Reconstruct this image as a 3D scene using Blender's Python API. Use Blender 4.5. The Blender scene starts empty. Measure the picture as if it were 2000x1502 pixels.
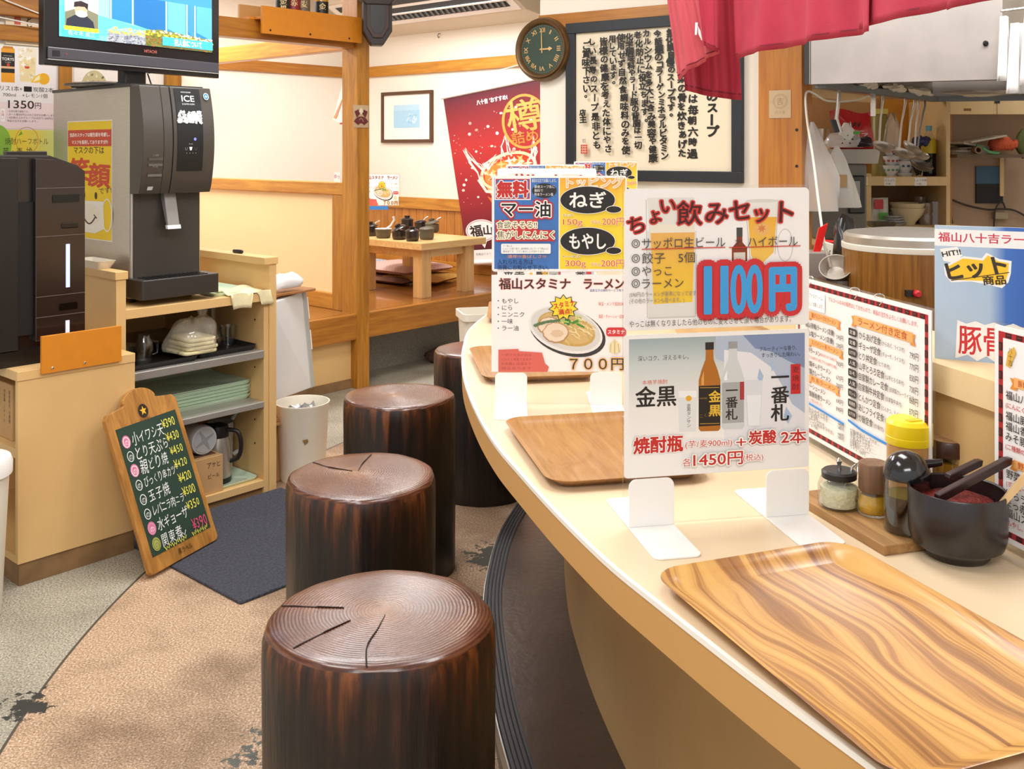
import bpy, bmesh, math, random
from mathutils import Vector, Matrix
random.seed(7)
SC = bpy.context.scene
COL = SC.collection
PI = math.pi

# ---------------------------------------------------------------- camera
F, HY, CX, H = 1950.0, 290.0, 1000.0, 1.44          # focal length (px of 2000), horizon row, eye height
cam = bpy.data.cameras.new('camera')
cam.sensor_fit = 'HORIZONTAL'; cam.sensor_width = 36.0
cam.lens = 36.0 * F / 2000.0
cam.shift_x = 0.0
cam.shift_y = -(751.0 - HY) / 2000.0                  # shift lens: verticals stay vertical
cam.clip_start = 0.02
camo = bpy.data.objects.new('camera', cam); COL.objects.link(camo)
camo.location = (0, 0, H); camo.rotation_euler = (PI / 2, 0, 0)
SC.camera = camo
# ---------------------------------------------------------------- world and lights
SC.view_settings.view_transform = 'Standard'
SC.view_settings.look = 'None'
SC.view_settings.gamma = 1.0
SC.view_settings.use_curve_mapping = False
SC.view_settings.exposure = 0.18
world = bpy.data.worlds.new('room_world'); SC.world = world
world.use_nodes = True
world.node_tree.nodes['Background'].inputs[0].default_value = (0.99, 0.99, 1.0, 1)
world.node_tree.nodes['Background'].inputs[1].default_value = 0.8


def lamp(name, x, y, z, sx, sy, power, rot=0.0, col=(0.985, 0.99, 1.0)):
    l = bpy.data.lights.new(name, 'AREA'); l.shape = 'RECTANGLE'
    l.size = sx; l.size_y = sy; l.energy = power; l.color = col
    o = bpy.data.objects.new(name, l); COL.objects.link(o)
    o.location = (x, y, z); o.rotation_euler = (0, 0, rot)
    return o


ANG = math.radians(48.4)
lamp('ceiling_light_counter', 0.35, 2.3, 2.74, 0.5, 1.3, 24, 0.2)
lamp('ceiling_light_aisle', -1.0, 1.6, 2.74, 0.5, 1.3, 26, 0.0)
lamp('ceiling_light_cabinet', -0.85, 4.0, 2.74, 1.3, 0.5, 36, ANG)
lamp('ceiling_light_tatami', -0.75, 7.0, 2.74, 1.6, 0.5, 64, ANG)
lamp('ceiling_light_far', -2.6, 6.3, 2.74, 1.3, 0.5, 50, ANG)
lamp('ceiling_light_kitchen', 1.9, 3.1, 2.74, 1.3, 0.4, 34, 0.0)
lamp('ceiling_light_kitchen_back', 2.7, 5.0, 2.74, 1.0, 0.3, 32, 0.0)
lamp('ceiling_light_entrance', -0.2, -0.8, 2.74, 1.6, 0.6, 40, 0.0)

# ---------------------------------------------------------------- geometry helpers
D1 = Vector((math.cos(ANG), math.sin(ANG), 0)); D2 = Vector((-math.sin(ANG), math.cos(ANG), 0))


def R(a, b, h=0.0):                       # room axes (a along the cabinet, b towards its back) -> world
    return Vector((a * D1.x + b * D2.x, a * D1.y + b * D2.y, h))


def at(px, py, d):                        # the point seen at a pixel, d metres in front of the camera
    return Vector(((px - CX) / F * d, d, H - (py - HY) / F * d))


def level(px, py, h):                     # the point at height h seen at a pixel
    return at(px, py, (H - h) * F / (py - HY))


def on_b(px, b):                          # room coordinate a of the point of plane b seen in column px
    k = (px - CX) / F
    return b * (k * D2.y - D2.x) / (D1.x - k * D1.y)


def on_a(px, a):
    k = (px - CX) / F
    return a * (k * D1.y - D1.x) / (D2.x - k * D2.y)


def wall_b(px, py, b):
    p = R(on_b(px, b), b); return at(px, py, p.y)


def wall_a(px, py, a):
    p = R(a, on_a(px, a)); return at(px, py, p.y)


def lin(c):
    if isinstance(c, str):
        c = c.lstrip('#'); c = [int(c[i:i + 2], 16) / 255 for i in (0, 2, 4)]
    return tuple((x / 12.92 if x <= 0.04045 else ((x + 0.055) / 1.055) ** 2.4) for x in c[:3]) + (1,)


# ---------------------------------------------------------------- materials
MATS = {}


def mat(name, col, rough=0.5, metal=0.0, spec=0.5, emit=None, es=0.0, coat=0.0, bump=0.0, bscale=60.0, var=0.0, vscale=8.0, stretch=(1, 1, 1)):
    if name in MATS: return MATS[name]
    m = bpy.data.materials.new(name); m.use_nodes = True; MATS[name] = m
    nt = m.node_tree; p = nt.nodes['Principled BSDF']
    c = lin(col); m.diffuse_color = c
    p.inputs['Base Color'].default_value = c; p.inputs['Roughness'].default_value = rough
    p.inputs['Metallic'].default_value = metal; p.inputs['Specular IOR Level'].default_value = spec
    p.inputs['Coat Weight'].default_value = coat; p.inputs['Coat Roughness'].default_value = 0.15
    if emit:
        p.inputs['Emission Color'].default_value = lin(emit); p.inputs['Emission Strength'].default_value = es
    if var or bump:
        tc = nt.nodes.new('ShaderNodeTexCoord'); mp = nt.nodes.new('ShaderNodeMapping')
        mp.inputs['Scale'].default_value = stretch; nt.links.new(tc.outputs['Object'], mp.inputs[0])
    if var:
        n = nt.nodes.new('ShaderNodeTexNoise'); n.inputs['Scale'].default_value = vscale; n.inputs['Detail'].default_value = 6
        nt.links.new(mp.outputs[0], n.inputs['Vector'])
        r = nt.nodes.new('ShaderNodeMapRange'); r.inputs[1].default_value = 0.3; r.inputs[2].default_value = 0.7
        r.inputs[3].default_value = 1 - var; r.inputs[4].default_value = 1 + var * 0.6
        nt.links.new(n.outputs[0], r.inputs[0])
        mx = nt.nodes.new('ShaderNodeVectorMath'); mx.operation = 'SCALE'
        mx.inputs[0].default_value = c[:3]; nt.links.new(r.outputs[0], mx.inputs['Scale'])
        nt.links.new(mx.outputs[0], p.inputs['Base Color'])
    if bump:
        n2 = nt.nodes.new('ShaderNodeTexNoise'); n2.inputs['Scale'].default_value = bscale; n2.inputs['Detail'].default_value = 4
        nt.links.new(mp.outputs[0], n2.inputs['Vector'])
        b = nt.nodes.new('ShaderNodeBump'); b.inputs['Strength'].default_value = bump; b.inputs['Distance'].default_value = 0.01
        nt.links.new(n2.outputs[0], b.inputs['Height']); nt.links.new(b.outputs[0], p.inputs['Normal'])
    return m


def wood(name, dark, light, rough=0.4, scale=3.0, stretch=(1, 1, 12), dist=3.0, coat=0.0, contrast=(0.3, 0.7), bump=0.05, mid=None):
    """grain that runs along the axis with the SMALLEST stretch"""
    if name in MATS: return MATS[name]
    m = bpy.data.materials.new(name); m.use_nodes = True; MATS[name] = m
    m.diffuse_color = lin(light)
    nt = m.node_tree; p = nt.nodes['Principled BSDF']
    p.inputs['Roughness'].default_value = rough; p.inputs['Coat Weight'].default_value = coat
    tc = nt.nodes.new('ShaderNodeTexCoord'); mp = nt.nodes.new('ShaderNodeMapping'); mp.inputs['Scale'].default_value = stretch
    nt.links.new(tc.outputs['Object'], mp.inputs[0])
    n = nt.nodes.new('ShaderNodeTexNoise'); n.inputs['Scale'].default_value = scale; n.inputs['Detail'].default_value = 8
    n.inputs['Roughness'].default_value = 0.62; n.inputs['Distortion'].default_value = dist * 0.2
    nt.links.new(mp.outputs[0], n.inputs['Vector'])
    cr = nt.nodes.new('ShaderNodeValToRGB'); e = cr.color_ramp.elements
    e[0].position = contrast[0]; e[0].color = lin(dark); e[1].position = contrast[1]; e[1].color = lin(light)
    if mid:
        k = e.new((contrast[0] + contrast[1]) / 2); k.color = lin(mid)
    nt.links.new(n.outputs[0], cr.inputs[0]); nt.links.new(cr.outputs[0], p.inputs['Base Color'])
    if bump:
        b = nt.nodes.new('ShaderNodeBump'); b.inputs['Strength'].default_value = bump; b.inputs['Distance'].default_value = 0.004
        nt.links.new(n.outputs[0], b.inputs['Height']); nt.links.new(b.outputs[0], p.inputs['Normal'])
    return m


def clear(name, tint=(1, 1, 1), gloss=0.08, rough=0.03, haze=0.0, hazecol=(1, 1, 1)):
    """thin clear plastic or glass: see-through with a Fresnel sheen, optionally milky"""
    if name in MATS: return MATS[name]
    m = bpy.data.materials.new(name); m.use_nodes = True; MATS[name] = m
    m.diffuse_color = (*tint, 0.2)
    nt = m.node_tree; nt.nodes.clear()
    out = nt.nodes.new('ShaderNodeOutputMaterial'); tr = nt.nodes.new('ShaderNodeBsdfTransparent'); gl = nt.nodes.new('ShaderNodeBsdfGlossy')
    tr.inputs[0].default_value = (*tint, 1); gl.inputs['Roughness'].default_value = rough
    lw = nt.nodes.new('ShaderNodeLayerWeight'); lw.inputs[0].default_value = 0.25
    ma = nt.nodes.new('ShaderNodeMath'); ma.operation = 'MULTIPLY_ADD'; ma.inputs[1].default_value = 0.4; ma.inputs[2].default_value = gloss
    nt.links.new(lw.outputs['Facing'], ma.inputs[0])
    mx = nt.nodes.new('ShaderNodeMixShader'); nt.links.new(ma.outputs[0], mx.inputs[0])
    last = tr
    if haze:
        df = nt.nodes.new('ShaderNodeBsdfDiffuse'); df.inputs[0].default_value = (*hazecol, 1)
        tl = nt.nodes.new('ShaderNodeBsdfTranslucent'); tl.inputs[0].default_value = (*hazecol, 1)
        m0 = nt.nodes.new('ShaderNodeMixShader'); m0.inputs[0].default_value = 0.4
        nt.links.new(df.outputs[0], m0.inputs[1]); nt.links.new(tl.outputs[0], m0.inputs[2])
        m1 = nt.nodes.new('ShaderNodeMixShader'); m1.inputs[0].default_value = haze
        nt.links.new(tr.outputs[0], m1.inputs[1]); nt.links.new(m0.outputs[0], m1.inputs[2]); last = m1
    nt.links.new(last.outputs[0], mx.inputs[1]); nt.links.new(gl.outputs[0], mx.inputs[2]); nt.links.new(mx.outputs[0], out.inputs[0])
    return m


def ink(col, rough=0.45, emit=0.0):
    return mat('ink_%s%s' % (col.lstrip('#'), '_lit' if emit else ''), col, rough, emit=col if emit else None, es=emit, spec=0.4)


def gradient(name, stops, axis='Y', lo=0.0, hi=1.0, rough=0.45, emit=0.0, noise=0.0, nscale=20):
    """printed colour wash along an axis of the sheet itself"""
    if name in MATS: return MATS[name]
    m = bpy.data.materials.new(name); m.use_nodes = True; MATS[name] = m
    nt = m.node_tree; p = nt.nodes['Principled BSDF']; p.inputs['Roughness'].default_value = rough
    tc = nt.nodes.new('ShaderNodeTexCoord'); sp = nt.nodes.new('ShaderNodeSeparateXYZ'); nt.links.new(tc.outputs['Object'], sp.inputs[0])
    mr = nt.nodes.new('ShaderNodeMapRange'); mr.inputs[1].default_value = lo; mr.inputs[2].default_value = hi
    nt.links.new(sp.outputs[axis], mr.inputs[0])
    src = mr.outputs[0]
    if noise:
        n = nt.nodes.new('ShaderNodeTexNoise'); n.inputs['Scale'].default_value = nscale; n.inputs['Detail'].default_value = 5
        nt.links.new(tc.outputs['Object'], n.inputs['Vector'])
        a = nt.nodes.new('ShaderNodeMath'); a.operation = 'MULTIPLY_ADD'; a.inputs[1].default_value = noise
        s = nt.nodes.new('ShaderNodeMath'); s.operation = 'SUBTRACT'; s.inputs[1].default_value = 0.8
        nt.links.new(n.outputs[0], s.inputs[0]); nt.links.new(s.outputs[0], a.inputs[0]); nt.links.new(src, a.inputs[2]); src = a.outputs[0]
    cr = nt.nodes.new('ShaderNodeValToRGB'); e = cr.color_ramp.elements
    e[0].position = stops[0][0]; e[0].color = lin(stops[0][1]); e[1].position = stops[-1][0]; e[1].color = lin(stops[-1][1])
    for t, c in stops[1:-1]:
        k = e.new(t); k.color = lin(c)
    nt.links.new(src, cr.inputs[0]); nt.links.new(cr.outputs[0], p.inputs['Base Color'])
    if emit:
        nt.links.new(cr.outputs[0], p.inputs['Emission Color']); p.inputs['Emission Strength'].default_value = emit
    return m


# ---------------------------------------------------------------- mesh builder
class G:
    def __init__(s): s.bm = bmesh.new()

    def face(s, pts):
        return s.bm.faces.new([s.bm.verts.new(p) for p in pts])

    def box(s, x0, x1, y0, y1, z0, z1):
        v = [s.bm.verts.new((x, y, z)) for z in (z0, z1) for y in (y0, y1) for x in (x0, x1)]
        for f in ((0, 2, 3, 1), (4, 5, 7, 6), (0, 1, 5, 4), (2, 6, 7, 3), (0, 4, 6, 2), (1, 3, 7, 5)):
            s.bm.faces.new([v[i] for i in f])
        return s

    def rbox(s, x0, x1, y0, y1, z0, z1, r=0.01, n=4):          # box with rounded vertical edges
        pts = rrect((x0 + x1) / 2, (y0 + y1) / 2, x1 - x0, y1 - y0, r, n)
        return s.prism(pts, z0, z1)

    def prism(s, pts, z0, z1):
        a = [s.bm.verts.new((p[0], p[1], z0)) for p in pts]; b = [s.bm.verts.new((p[0], p[1], z1)) for p in pts]
        n = len(pts)
        s.bm.faces.new(a[::-1]); s.bm.faces.new(b)
        for i in range(n): s.bm.faces.new((a[i], a[(i + 1) % n], b[(i + 1) % n], b[i]))
        return s

    def prism_y(s, pts, y0, y1):                               # outline in x,z swept along y
        a = [s.bm.verts.new((p[0], y0, p[1])) for p in pts]; b = [s.bm.verts.new((p[0], y1, p[1])) for p in pts]
        n = len(pts)
        s.bm.faces.new(a); s.bm.faces.new(b[::-1])
        for i in range(n): s.bm.faces.new((a[i], b[i], b[(i + 1) % n], a[(i + 1) % n]))
        return s

    def prism_x(s, pts, x0, x1):                               # outline in y,z swept along x
        a = [s.bm.verts.new((x0, p[0], p[1])) for p in pts]; b = [s.bm.verts.new((x1, p[0], p[1])) for p in pts]
        n = len(pts)
        s.bm.faces.new(a[::-1]); s.bm.faces.new(b)
        for i in range(n): s.bm.faces.new((a[i], a[(i + 1) % n], b[(i + 1) % n], b[i]))
        return s

    def lathe(s, prof, n=40, c=(0, 0, 0), rf=None, cap0=True, cap1=True):
        rings = []
        for r, z in prof:
            ring = []
            for i in range(n):
                t = 2 * PI * i / n; k = rf(t, z) if rf else 1.0
                ring.append(s.bm.verts.new((c[0] + r * k * math.cos(t), c[1] + r * k * math.sin(t), c[2] + z)))
            rings.append(ring)
        for q in range(len(rings) - 1):
            for i in range(n):
                s.bm.faces.new((rings[q][i], rings[q][(i + 1) % n], rings[q + 1][(i + 1) % n], rings[q + 1][i]))
        if cap0: s.bm.faces.new(rings[0][::-1])
        if cap1: s.bm.faces.new(rings[-1])
        return s

    def tube(s, pts, r, n=10, caps=True):
        pts = [Vector(p) for p in pts]; rr = r if isinstance(r, (list, tuple)) else [r] * len(pts)
        rings = []; x = None
        for i, p in enumerate(pts):
            t = (pts[min(i + 1, len(pts) - 1)] - pts[max(i - 1, 0)]).normalized()
            if x is None:
                x = t.cross(Vector((0, 0, 1)))
                if x.length < 1e-2: x = t.cross(Vector((0, 1, 0)))
            else: x = x - t * x.dot(t)
            x.normalize(); y = x.cross(t)
            rings.append([s.bm.verts.new(p + (x * math.cos(2 * PI * k / n) + y * math.sin(2 * PI * k / n)) * rr[i]) for k in range(n)])
        for q in range(len(rings) - 1):
            for i in range(n):
                s.bm.faces.new((rings[q][i], rings[q][(i + 1) % n], rings[q + 1][(i + 1) % n], rings[q + 1][i]))
        if caps: s.bm.faces.new(rings[0][::-1]); s.bm.faces.new(rings[-1])
        return s

    def loops(s, rings, cap0=True, cap1=True, closed=True):
        vs = [[s.bm.verts.new(p) for p in r] for r in rings]; n = len(vs[0])
        for q in range(len(vs) - 1):
            for i in range(n if closed else n - 1):
                s.bm.faces.new((vs[q][i], vs[q][(i + 1) % n], vs[q + 1][(i + 1) % n], vs[q + 1][i]))
        if cap0: s.bm.faces.new(vs[0][::-1])
        if cap1: s.bm.faces.new(vs[-1])
        return s

    def grid(s, fn, nu, nv):
        v = [[s.bm.verts.new(fn(i / nu, j / nv)) for i in range(nu + 1)] for j in range(nv + 1)]
        for j in range(nv):
            for i in range(nu): s.bm.faces.new((v[j][i], v[j][i + 1], v[j + 1][i + 1], v[j + 1][i]))
        return s

    def blob(s, c, rx, ry, rz, n=14, m=9, rough=0.0, seed=0, flat=False):
        rnd = random.Random(seed); ph = [rnd.uniform(0, 6.28) for _ in range(6)]
        rings = []
        for j in range(1, m):
            th = PI * j / m; ring = []
            for i in range(n):
                t = 2 * PI * i / n
                k = 1 + rough * (math.sin(3 * t + ph[0] + 2 * th) * 0.5 + math.sin(5 * t + ph[1] - 3 * th) * 0.35 + math.sin(2 * t + 4 * th + ph[2]) * 0.4)
                z = c[2] - rz * math.cos(th) * k
                if flat: z = max(z, c[2] - rz * 0.55)
                ring.append((c[0] + rx * math.sin(th) * math.cos(t) * k, c[1] + ry * math.sin(th) * math.sin(t) * k, z))
            rings.append(ring)
        return s.loops(rings)

    def obj(s, name, m, parent=None, loc=(0, 0, 0), rot=(0, 0, 0), smooth=None, bevel=0.0, bseg=2, solid=0.0, sub=0):
        bmesh.ops.recalc_face_normals(s.bm, faces=s.bm.faces)
        me = bpy.data.meshes.new(name); s.bm.to_mesh(me); s.bm.free()
        if m: me.materials.append(m)
        o = bpy.data.objects.new(name, me); COL.objects.link(o)
        o.location = loc; o.rotation_euler = rot
        if parent: o.parent = parent
        if smooth is not None:
            for p in me.polygons: p.use_smooth = True
            me.set_sharp_from_angle(angle=math.radians(smooth))
        if solid:
            md = o.modifiers.new('thickness', 'SOLIDIFY'); md.thickness = solid; md.offset = 0
        if bevel:
            md = o.modifiers.new('bevel', 'BEVEL'); md.width = bevel; md.segments = bseg; md.limit_method = 'ANGLE'; md.angle_limit = math.radians(40)
        if sub:
            md = o.modifiers.new('smooth', 'SUBSURF'); md.levels = sub; md.render_levels = sub
        return o


def rrect(cx, cy, w, h, r, n=5):
    pts = []
    for sx, sy, t0 in ((1, 1, 0), (-1, 1, PI / 2), (-1, -1, PI), (1, -1, 1.5 * PI)):
        for i in range(n + 1):
            t = t0 + PI / 2 * i / n
            pts.append((cx + sx * (w / 2 - r) + r * math.cos(t), cy + sy * (h / 2 - r) + r * math.sin(t)))
    return pts


def thing(name, label, cat, loc=(0, 0, 0), rotz=0.0, group=None):
    o = bpy.data.objects.new(name, None); COL.objects.link(o)
    o.empty_display_size = 0.05
    o.location = loc; o.rotation_euler = (0, 0, rotz)
    o['label'] = label; o['category'] = cat
    if group: o['group'] = group
    return o


def tag(o, label, cat, group=None):
    o['label'] = label; o['category'] = cat
    if group: o['group'] = group
    return o


def struct(o):
    o['kind'] = 'structure'; return o


def dup(root, loc, rotz=None, label=None, group=None):
    r = root.copy(); COL.objects.link(r); r.location = loc
    if rotz is not None: r.rotation_euler = (0, 0, rotz)
    if label: r['label'] = label
    if group: r['group'] = group
    for ch in list(root.children):
        c = ch.copy(); COL.objects.link(c); c.parent = r
        for g in list(ch.children):
            d = g.copy(); COL.objects.link(d); d.parent = c
    return r


def spline(pts, n):                         # Catmull-Rom through the points, n samples
    P = [Vector(p) for p in pts]; P = [P[0] * 2 - P[1]] + P + [P[-1] * 2 - P[-2]]
    segs = len(P) - 3; out = []
    for i in range(n):
        u = i / (n - 1) * segs; k = min(int(u), segs - 1); t = u - k
        a, b, c, d = P[k:k + 4]
        out.append(0.5 * ((2 * b) + (c - a) * t + (2 * a - 5 * b + 4 * c - d) * t * t + (3 * b - a - 3 * c + d) * t ** 3))
    return out


# ---------------------------------------------------------------- lettering and printed artwork
_tc = bpy.data.curves.new('lettering_source', 'FONT'); _tc.resolution_u = 4; _tc.size = 1.0
_to = bpy.data.objects.new('lettering_source', _tc); COL.objects.link(_to)
GL = {}


def glyphs(s, bold=0.0):
    k = (s, bold)
    if k not in GL:
        _tc.body = s; _tc.offset = bold
        bpy.context.view_layer.update()
        dg = bpy.context.evaluated_depsgraph_get(); ev = _to.evaluated_get(dg)
        me = ev.to_mesh()
        vs = [(v.co.x, v.co.y) for v in me.vertices]; fs = [tuple(p.vertices) for p in me.polygons]
        ev.to_mesh_clear()
        GL[k] = (vs, fs)
    return GL[k]


class Print:
    """printed artwork on a sheet w x h metres, drawn in pw x ph units with y downwards; becomes ONE mesh lying in x,y"""
    STEP = 1.2e-5

    def __init__(s, w, h, pw, ph, z0=0.0004):
        s.w, s.h, s.pw, s.ph = w, h, pw, ph
        s.v, s.f, s.mi, s.mats, s.z = [], [], [], [], z0

    def _m(s, col):
        m = col if not isinstance(col, str) else ink(col)
        if m not in s.mats: s.mats.append(m)
        return s.mats.index(m)

    def _xy(s, x, y): return (x * s.w / s.pw, (s.ph - y) * s.h / s.ph)

    def _add(s, pts, faces, col, same=False):
        if not same: s.z += s.STEP
        b = len(s.v); mi = s._m(col)
        for x, y in pts:
            X, Y = s._xy(x, y); s.v.append((X, Y, s.z))
        for f in faces:
            s.f.append(tuple(b + i for i in f)); s.mi.append(mi)

    def rect(s, x0, y0, x1, y1, col): s._add([(x0, y1), (x1, y1), (x1, y0), (x0, y0)], [(0, 1, 2, 3)], col); return s

    def rrect(s, x0, y0, x1, y1, r, col):
        s.poly(rrect((x0 + x1) / 2, (y0 + y1) / 2, x1 - x0, y1 - y0, r), col); return s

    def poly(s, pts, col):
        a = sum(pts[i][0] * pts[(i + 1) % len(pts)][1] - pts[(i + 1) % len(pts)][0] * pts[i][1] for i in range(len(pts)))
        if a > 0: pts = pts[::-1]
        s._add(pts, [tuple(range(len(pts)))], col); return s

    def ell(s, cx, cy, rx, ry, col, rot=0.0, n=36, wob=0.0, seed=1):
        rnd = random.Random(seed); pts = []
        for i in range(n):
            t = 2 * PI * i / n; k = 1 + rnd.uniform(-wob, wob)
            x, y = rx * k * math.cos(t), ry * k * math.sin(t)
            pts.append((cx + x * math.cos(rot) - y * math.sin(rot), cy + x * math.sin(rot) + y * math.cos(rot)))
        return s.poly(pts, col)

    def ring(s, cx, cy, rx, ry, wd, col, n=40, rot=0.0):
        pts, fs = [], []
        for i in range(n):
            t = 2 * PI * i / n
            for k in (1, 0):
                x, y = (rx - wd * k) * math.cos(t), (ry - wd * k) * math.sin(t)
                pts.append((cx + x * math.cos(rot) - y * math.sin(rot), cy + x * math.sin(rot) + y * math.cos(rot)))
        for i in range(n):
            j = (i + 1) % n; fs.append((2 * i, 2 * j, 2 * j + 1, 2 * i + 1))
        s._add(pts, fs, col); return s

    def star(s, cx, cy, r0, r1, n, col, rot=-PI / 2, sy=1.0):
        pts = []
        for i in range(2 * n):
            r = r0 if i % 2 == 0 else r1; t = rot + PI * i / n
            pts.append((cx + r * math.cos(t), cy + r * sy * math.sin(t)))
        return s.poly(pts, col)

    def line(s, pts, wd, col):
        V, fs = [], []
        n = len(pts)
        for i in range(n):
            a = Vector(pts[max(i - 1, 0)]); b = Vector(pts[min(i + 1, n - 1)]); t = (b - a)
            if t.length < 1e-9: t = Vector((1, 0))
            t.normalize(); q = Vector((-t.y, t.x)) * wd / 2; p = Vector(pts[i])
            V += [tuple(p + q), tuple(p - q)]
        for i in range(n - 1): fs.append((2 * i, 2 * i + 1, 2 * i + 3, 2 * i + 2))
        s._add(V, fs, col); return s

    def text(s, t, x, y, size, col, align='l', ol=(), bold=0.0, fit=None, vert=False, jit=0.0, rot=0.0, sx=1.0, seed=1, pitch=1.0, slant=0.0):
        """y is the middle of the line (top of the column when vert); ol = ((width, colour), ...) drawn beneath, widest first"""
        rnd = random.Random(seed); V, Fc = [], []
        if bold: ol = tuple(ol) + ((bold * size, col),); bold = 0.0
        if vert or jit or pitch != 1.0:
            px = py = 0.0
            for ch in t:
                if ch == ' ':
                    if vert: py += size * 0.5
                    else: px += size * 0.5 * sx
                    continue
                gv, gf = glyphs(ch, bold)
                a = rnd.uniform(-jit, jit) * 0.9; k = 1 + rnd.uniform(-jit, jit) * 1.4
                adv = size * (1.0 if ord(ch) > 255 else 0.58)
                if vert and ch in 'ー―〜':
                    a += PI / 2
                b = len(V); w0 = 0.5 if ord(ch) > 255 else 0.29
                for gx, gy in gv:
                    qx, qy = (gx - w0) * size * k * sx, -(gy - 0.38) * size * k
                    rx, ry = qx * math.cos(a) - qy * math.sin(a), qx * math.sin(a) + qy * math.cos(a)
                    if vert:
                        ox = size * 0.28 if ch in '。、' else 0; oy = -size * 0.3 if ch in '。、' else 0
                        V.append((rx + ox, py + ry + size * 0.5 + oy))
                    else: V.append((px + adv * 0.5 * sx + rx, ry))
                Fc += [tuple(b + i for i in f) for f in gf]
                if vert: py += size * pitch * (0.62 if ch in '。、' else 1.0)
                else: px += adv * sx * pitch
        else:
            gv, gf = glyphs(t, bold)
            V = [(gx * size * sx, -(gy - 0.38) * size) for gx, gy in gv]; Fc = list(gf)
        if not V: return s
        if slant: V = [(a - b * slant, b) for a, b in V]
        x0 = min(a for a, b in V); x1 = max(a for a, b in V)
        if fit and x1 > x0:
            k = fit / (x1 - x0); V = [((a - x0) * k, b) for a, b in V]; x1 = fit; x0 = 0
        off = {'l': -x0, 'c': -(x0 + x1) / 2, 'r': -x1}[align]
        if vert: off = 0
        c, sn = math.cos(rot), math.sin(rot)
        V = [(x + (a + off) * c - b * sn, y + (a + off) * sn + b * c) for a, b in V]
        for wd, oc in ol:
            nd = 6 if wd < size * 0.03 else 12 if wd < size * 0.08 else 18
            for rad in ([wd * 0.5, wd] if wd > size * 0.09 else [wd]):
                for k in range(nd):
                    q = 2 * PI * k / nd
                    s._add([(a + rad * math.cos(q), b + rad * math.sin(q)) for a, b in V], Fc, oc)
        s._add(V, Fc, col); return s

    def build(s, name, parent, loc=(0, 0, 0), rot=(0, 0, 0)):
        me = bpy.data.meshes.new(name); me.from_pydata(s.v, [], s.f)
        for m in s.mats: me.materials.append(m)
        me.polygons.foreach_set('material_index', s.mi); me.update()
        o = bpy.data.objects.new(name, me); COL.objects.link(o)
        o.location = loc; o.rotation_euler = rot
        if parent: o.parent = parent
        return o


def sheet_axes(origin, xdir, ydir):
    """matrix of a sheet whose lower left corner is origin"""
    x = Vector(xdir).normalized(); y = Vector(ydir); y = (y - x * y.dot(x)).normalized(); z = x.cross(y)
    M = Matrix((x, y, z)).transposed().to_4x4(); M.translation = Vector(origin)
    return M
# ================================================================ MATERIALS OF THE PLACE
M_cream = mat('cream_plaster', '#f4eddf', 0.85, bump=0.02, bscale=400)
M_creamk = mat('kitchen_wall_paint', '#b09880', 0.8, var=0.12, vscale=2.5)
M_ceil = mat('ceiling_white', '#f4efe6', 0.9)
M_post = wood('cedar_post', '#98601a', '#c98a2a', 0.38, 4, (9, 9, 0.7), coat=0.15)
M_beam = wood('cedar_beam', '#965a18', '#c0802a', 0.38, 4, (0.7, 9, 9), coat=0.15)
M_beamy = wood('cedar_beam_cross', '#ac6c1e', '#d99a36', 0.38, 4, (9, 0.7, 9), coat=0.15)
M_board = mat('orange_veneer_board', '#d5851f', 0.5, var=0.05, vscale=30)
M_tatfl = wood('platform_planks', '#85521e', '#b07434', 0.22, 3, (0.8, 10, 10), coat=0.4)
M_wains = wood('wainscot_cedar', '#a8661f', '#cf8a36', 0.35, 5, (9, 9, 0.6), coat=0.2)
M_peach = mat('peach_panel', '#fcdda8', 0.6, var=0.03, vscale=2)
M_lam = mat('beige_laminate', '#dfb87c', 0.45, var=0.04, vscale=6)
M_lamd = mat('worn_dark_laminate_base', '#8a6a45', 0.6, var=0.35, vscale=9)
M_ctop = mat('counter_laminate', '#e6cfac', 0.3, var=0.035, vscale=4, coat=0.1)
M_band = mat('counter_edge_band', '#cd9a5a', 0.5)
M_bandw = mat('white_edge_trim', '#fbf4e6', 0.3)
M_cpanel = mat('counter_front_panel', '#c49c66', 0.5, var=0.1, vscale=3, bump=0.01, bscale=40)
M_dark = mat('black_plastic', '#1b1918', 0.4)
M_steel = mat('brushed_steel', '#c3bdb4', 0.34, 0.75, var=0.06, vscale=20, stretch=(1, 1, 14))
M_steel2 = mat('kitchen_steel', '#b5b1aa', 0.4, 0.55, var=0.1, vscale=7)
M_chrome = mat('chrome', '#d8d8d8', 0.12, 1.0)
M_white = mat('white_plastic', '#f5f3ef', 0.35)
M_offw = mat('offwhite_plastic', '#ece6d6', 0.45, var=0.03)
M_grey = mat('grey_plastic', '#a9aaa8', 0.5)
M_acryl = clear('clear_acrylic', (0.985, 0.985, 0.98), 0.03, 0.05)
M_glass = clear('drinking_glass', (0.93, 0.95, 0.95), 0.07, 0.02)
M_bag = clear('clear_poly_bag', (0.97, 0.97, 0.96), 0.05, 0.12, haze=0.30, hazecol=(0.95, 0.91, 0.80))
M_wbag = clear('milky_poly_bag', (1, 1, 1), 0.05, 0.25, haze=0.55)
M_paper = mat('white_paper', '#f4f2ee', 0.5)
M_card = mat('cardboard', '#c39a68', 0.8, var=0.05)


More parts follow.
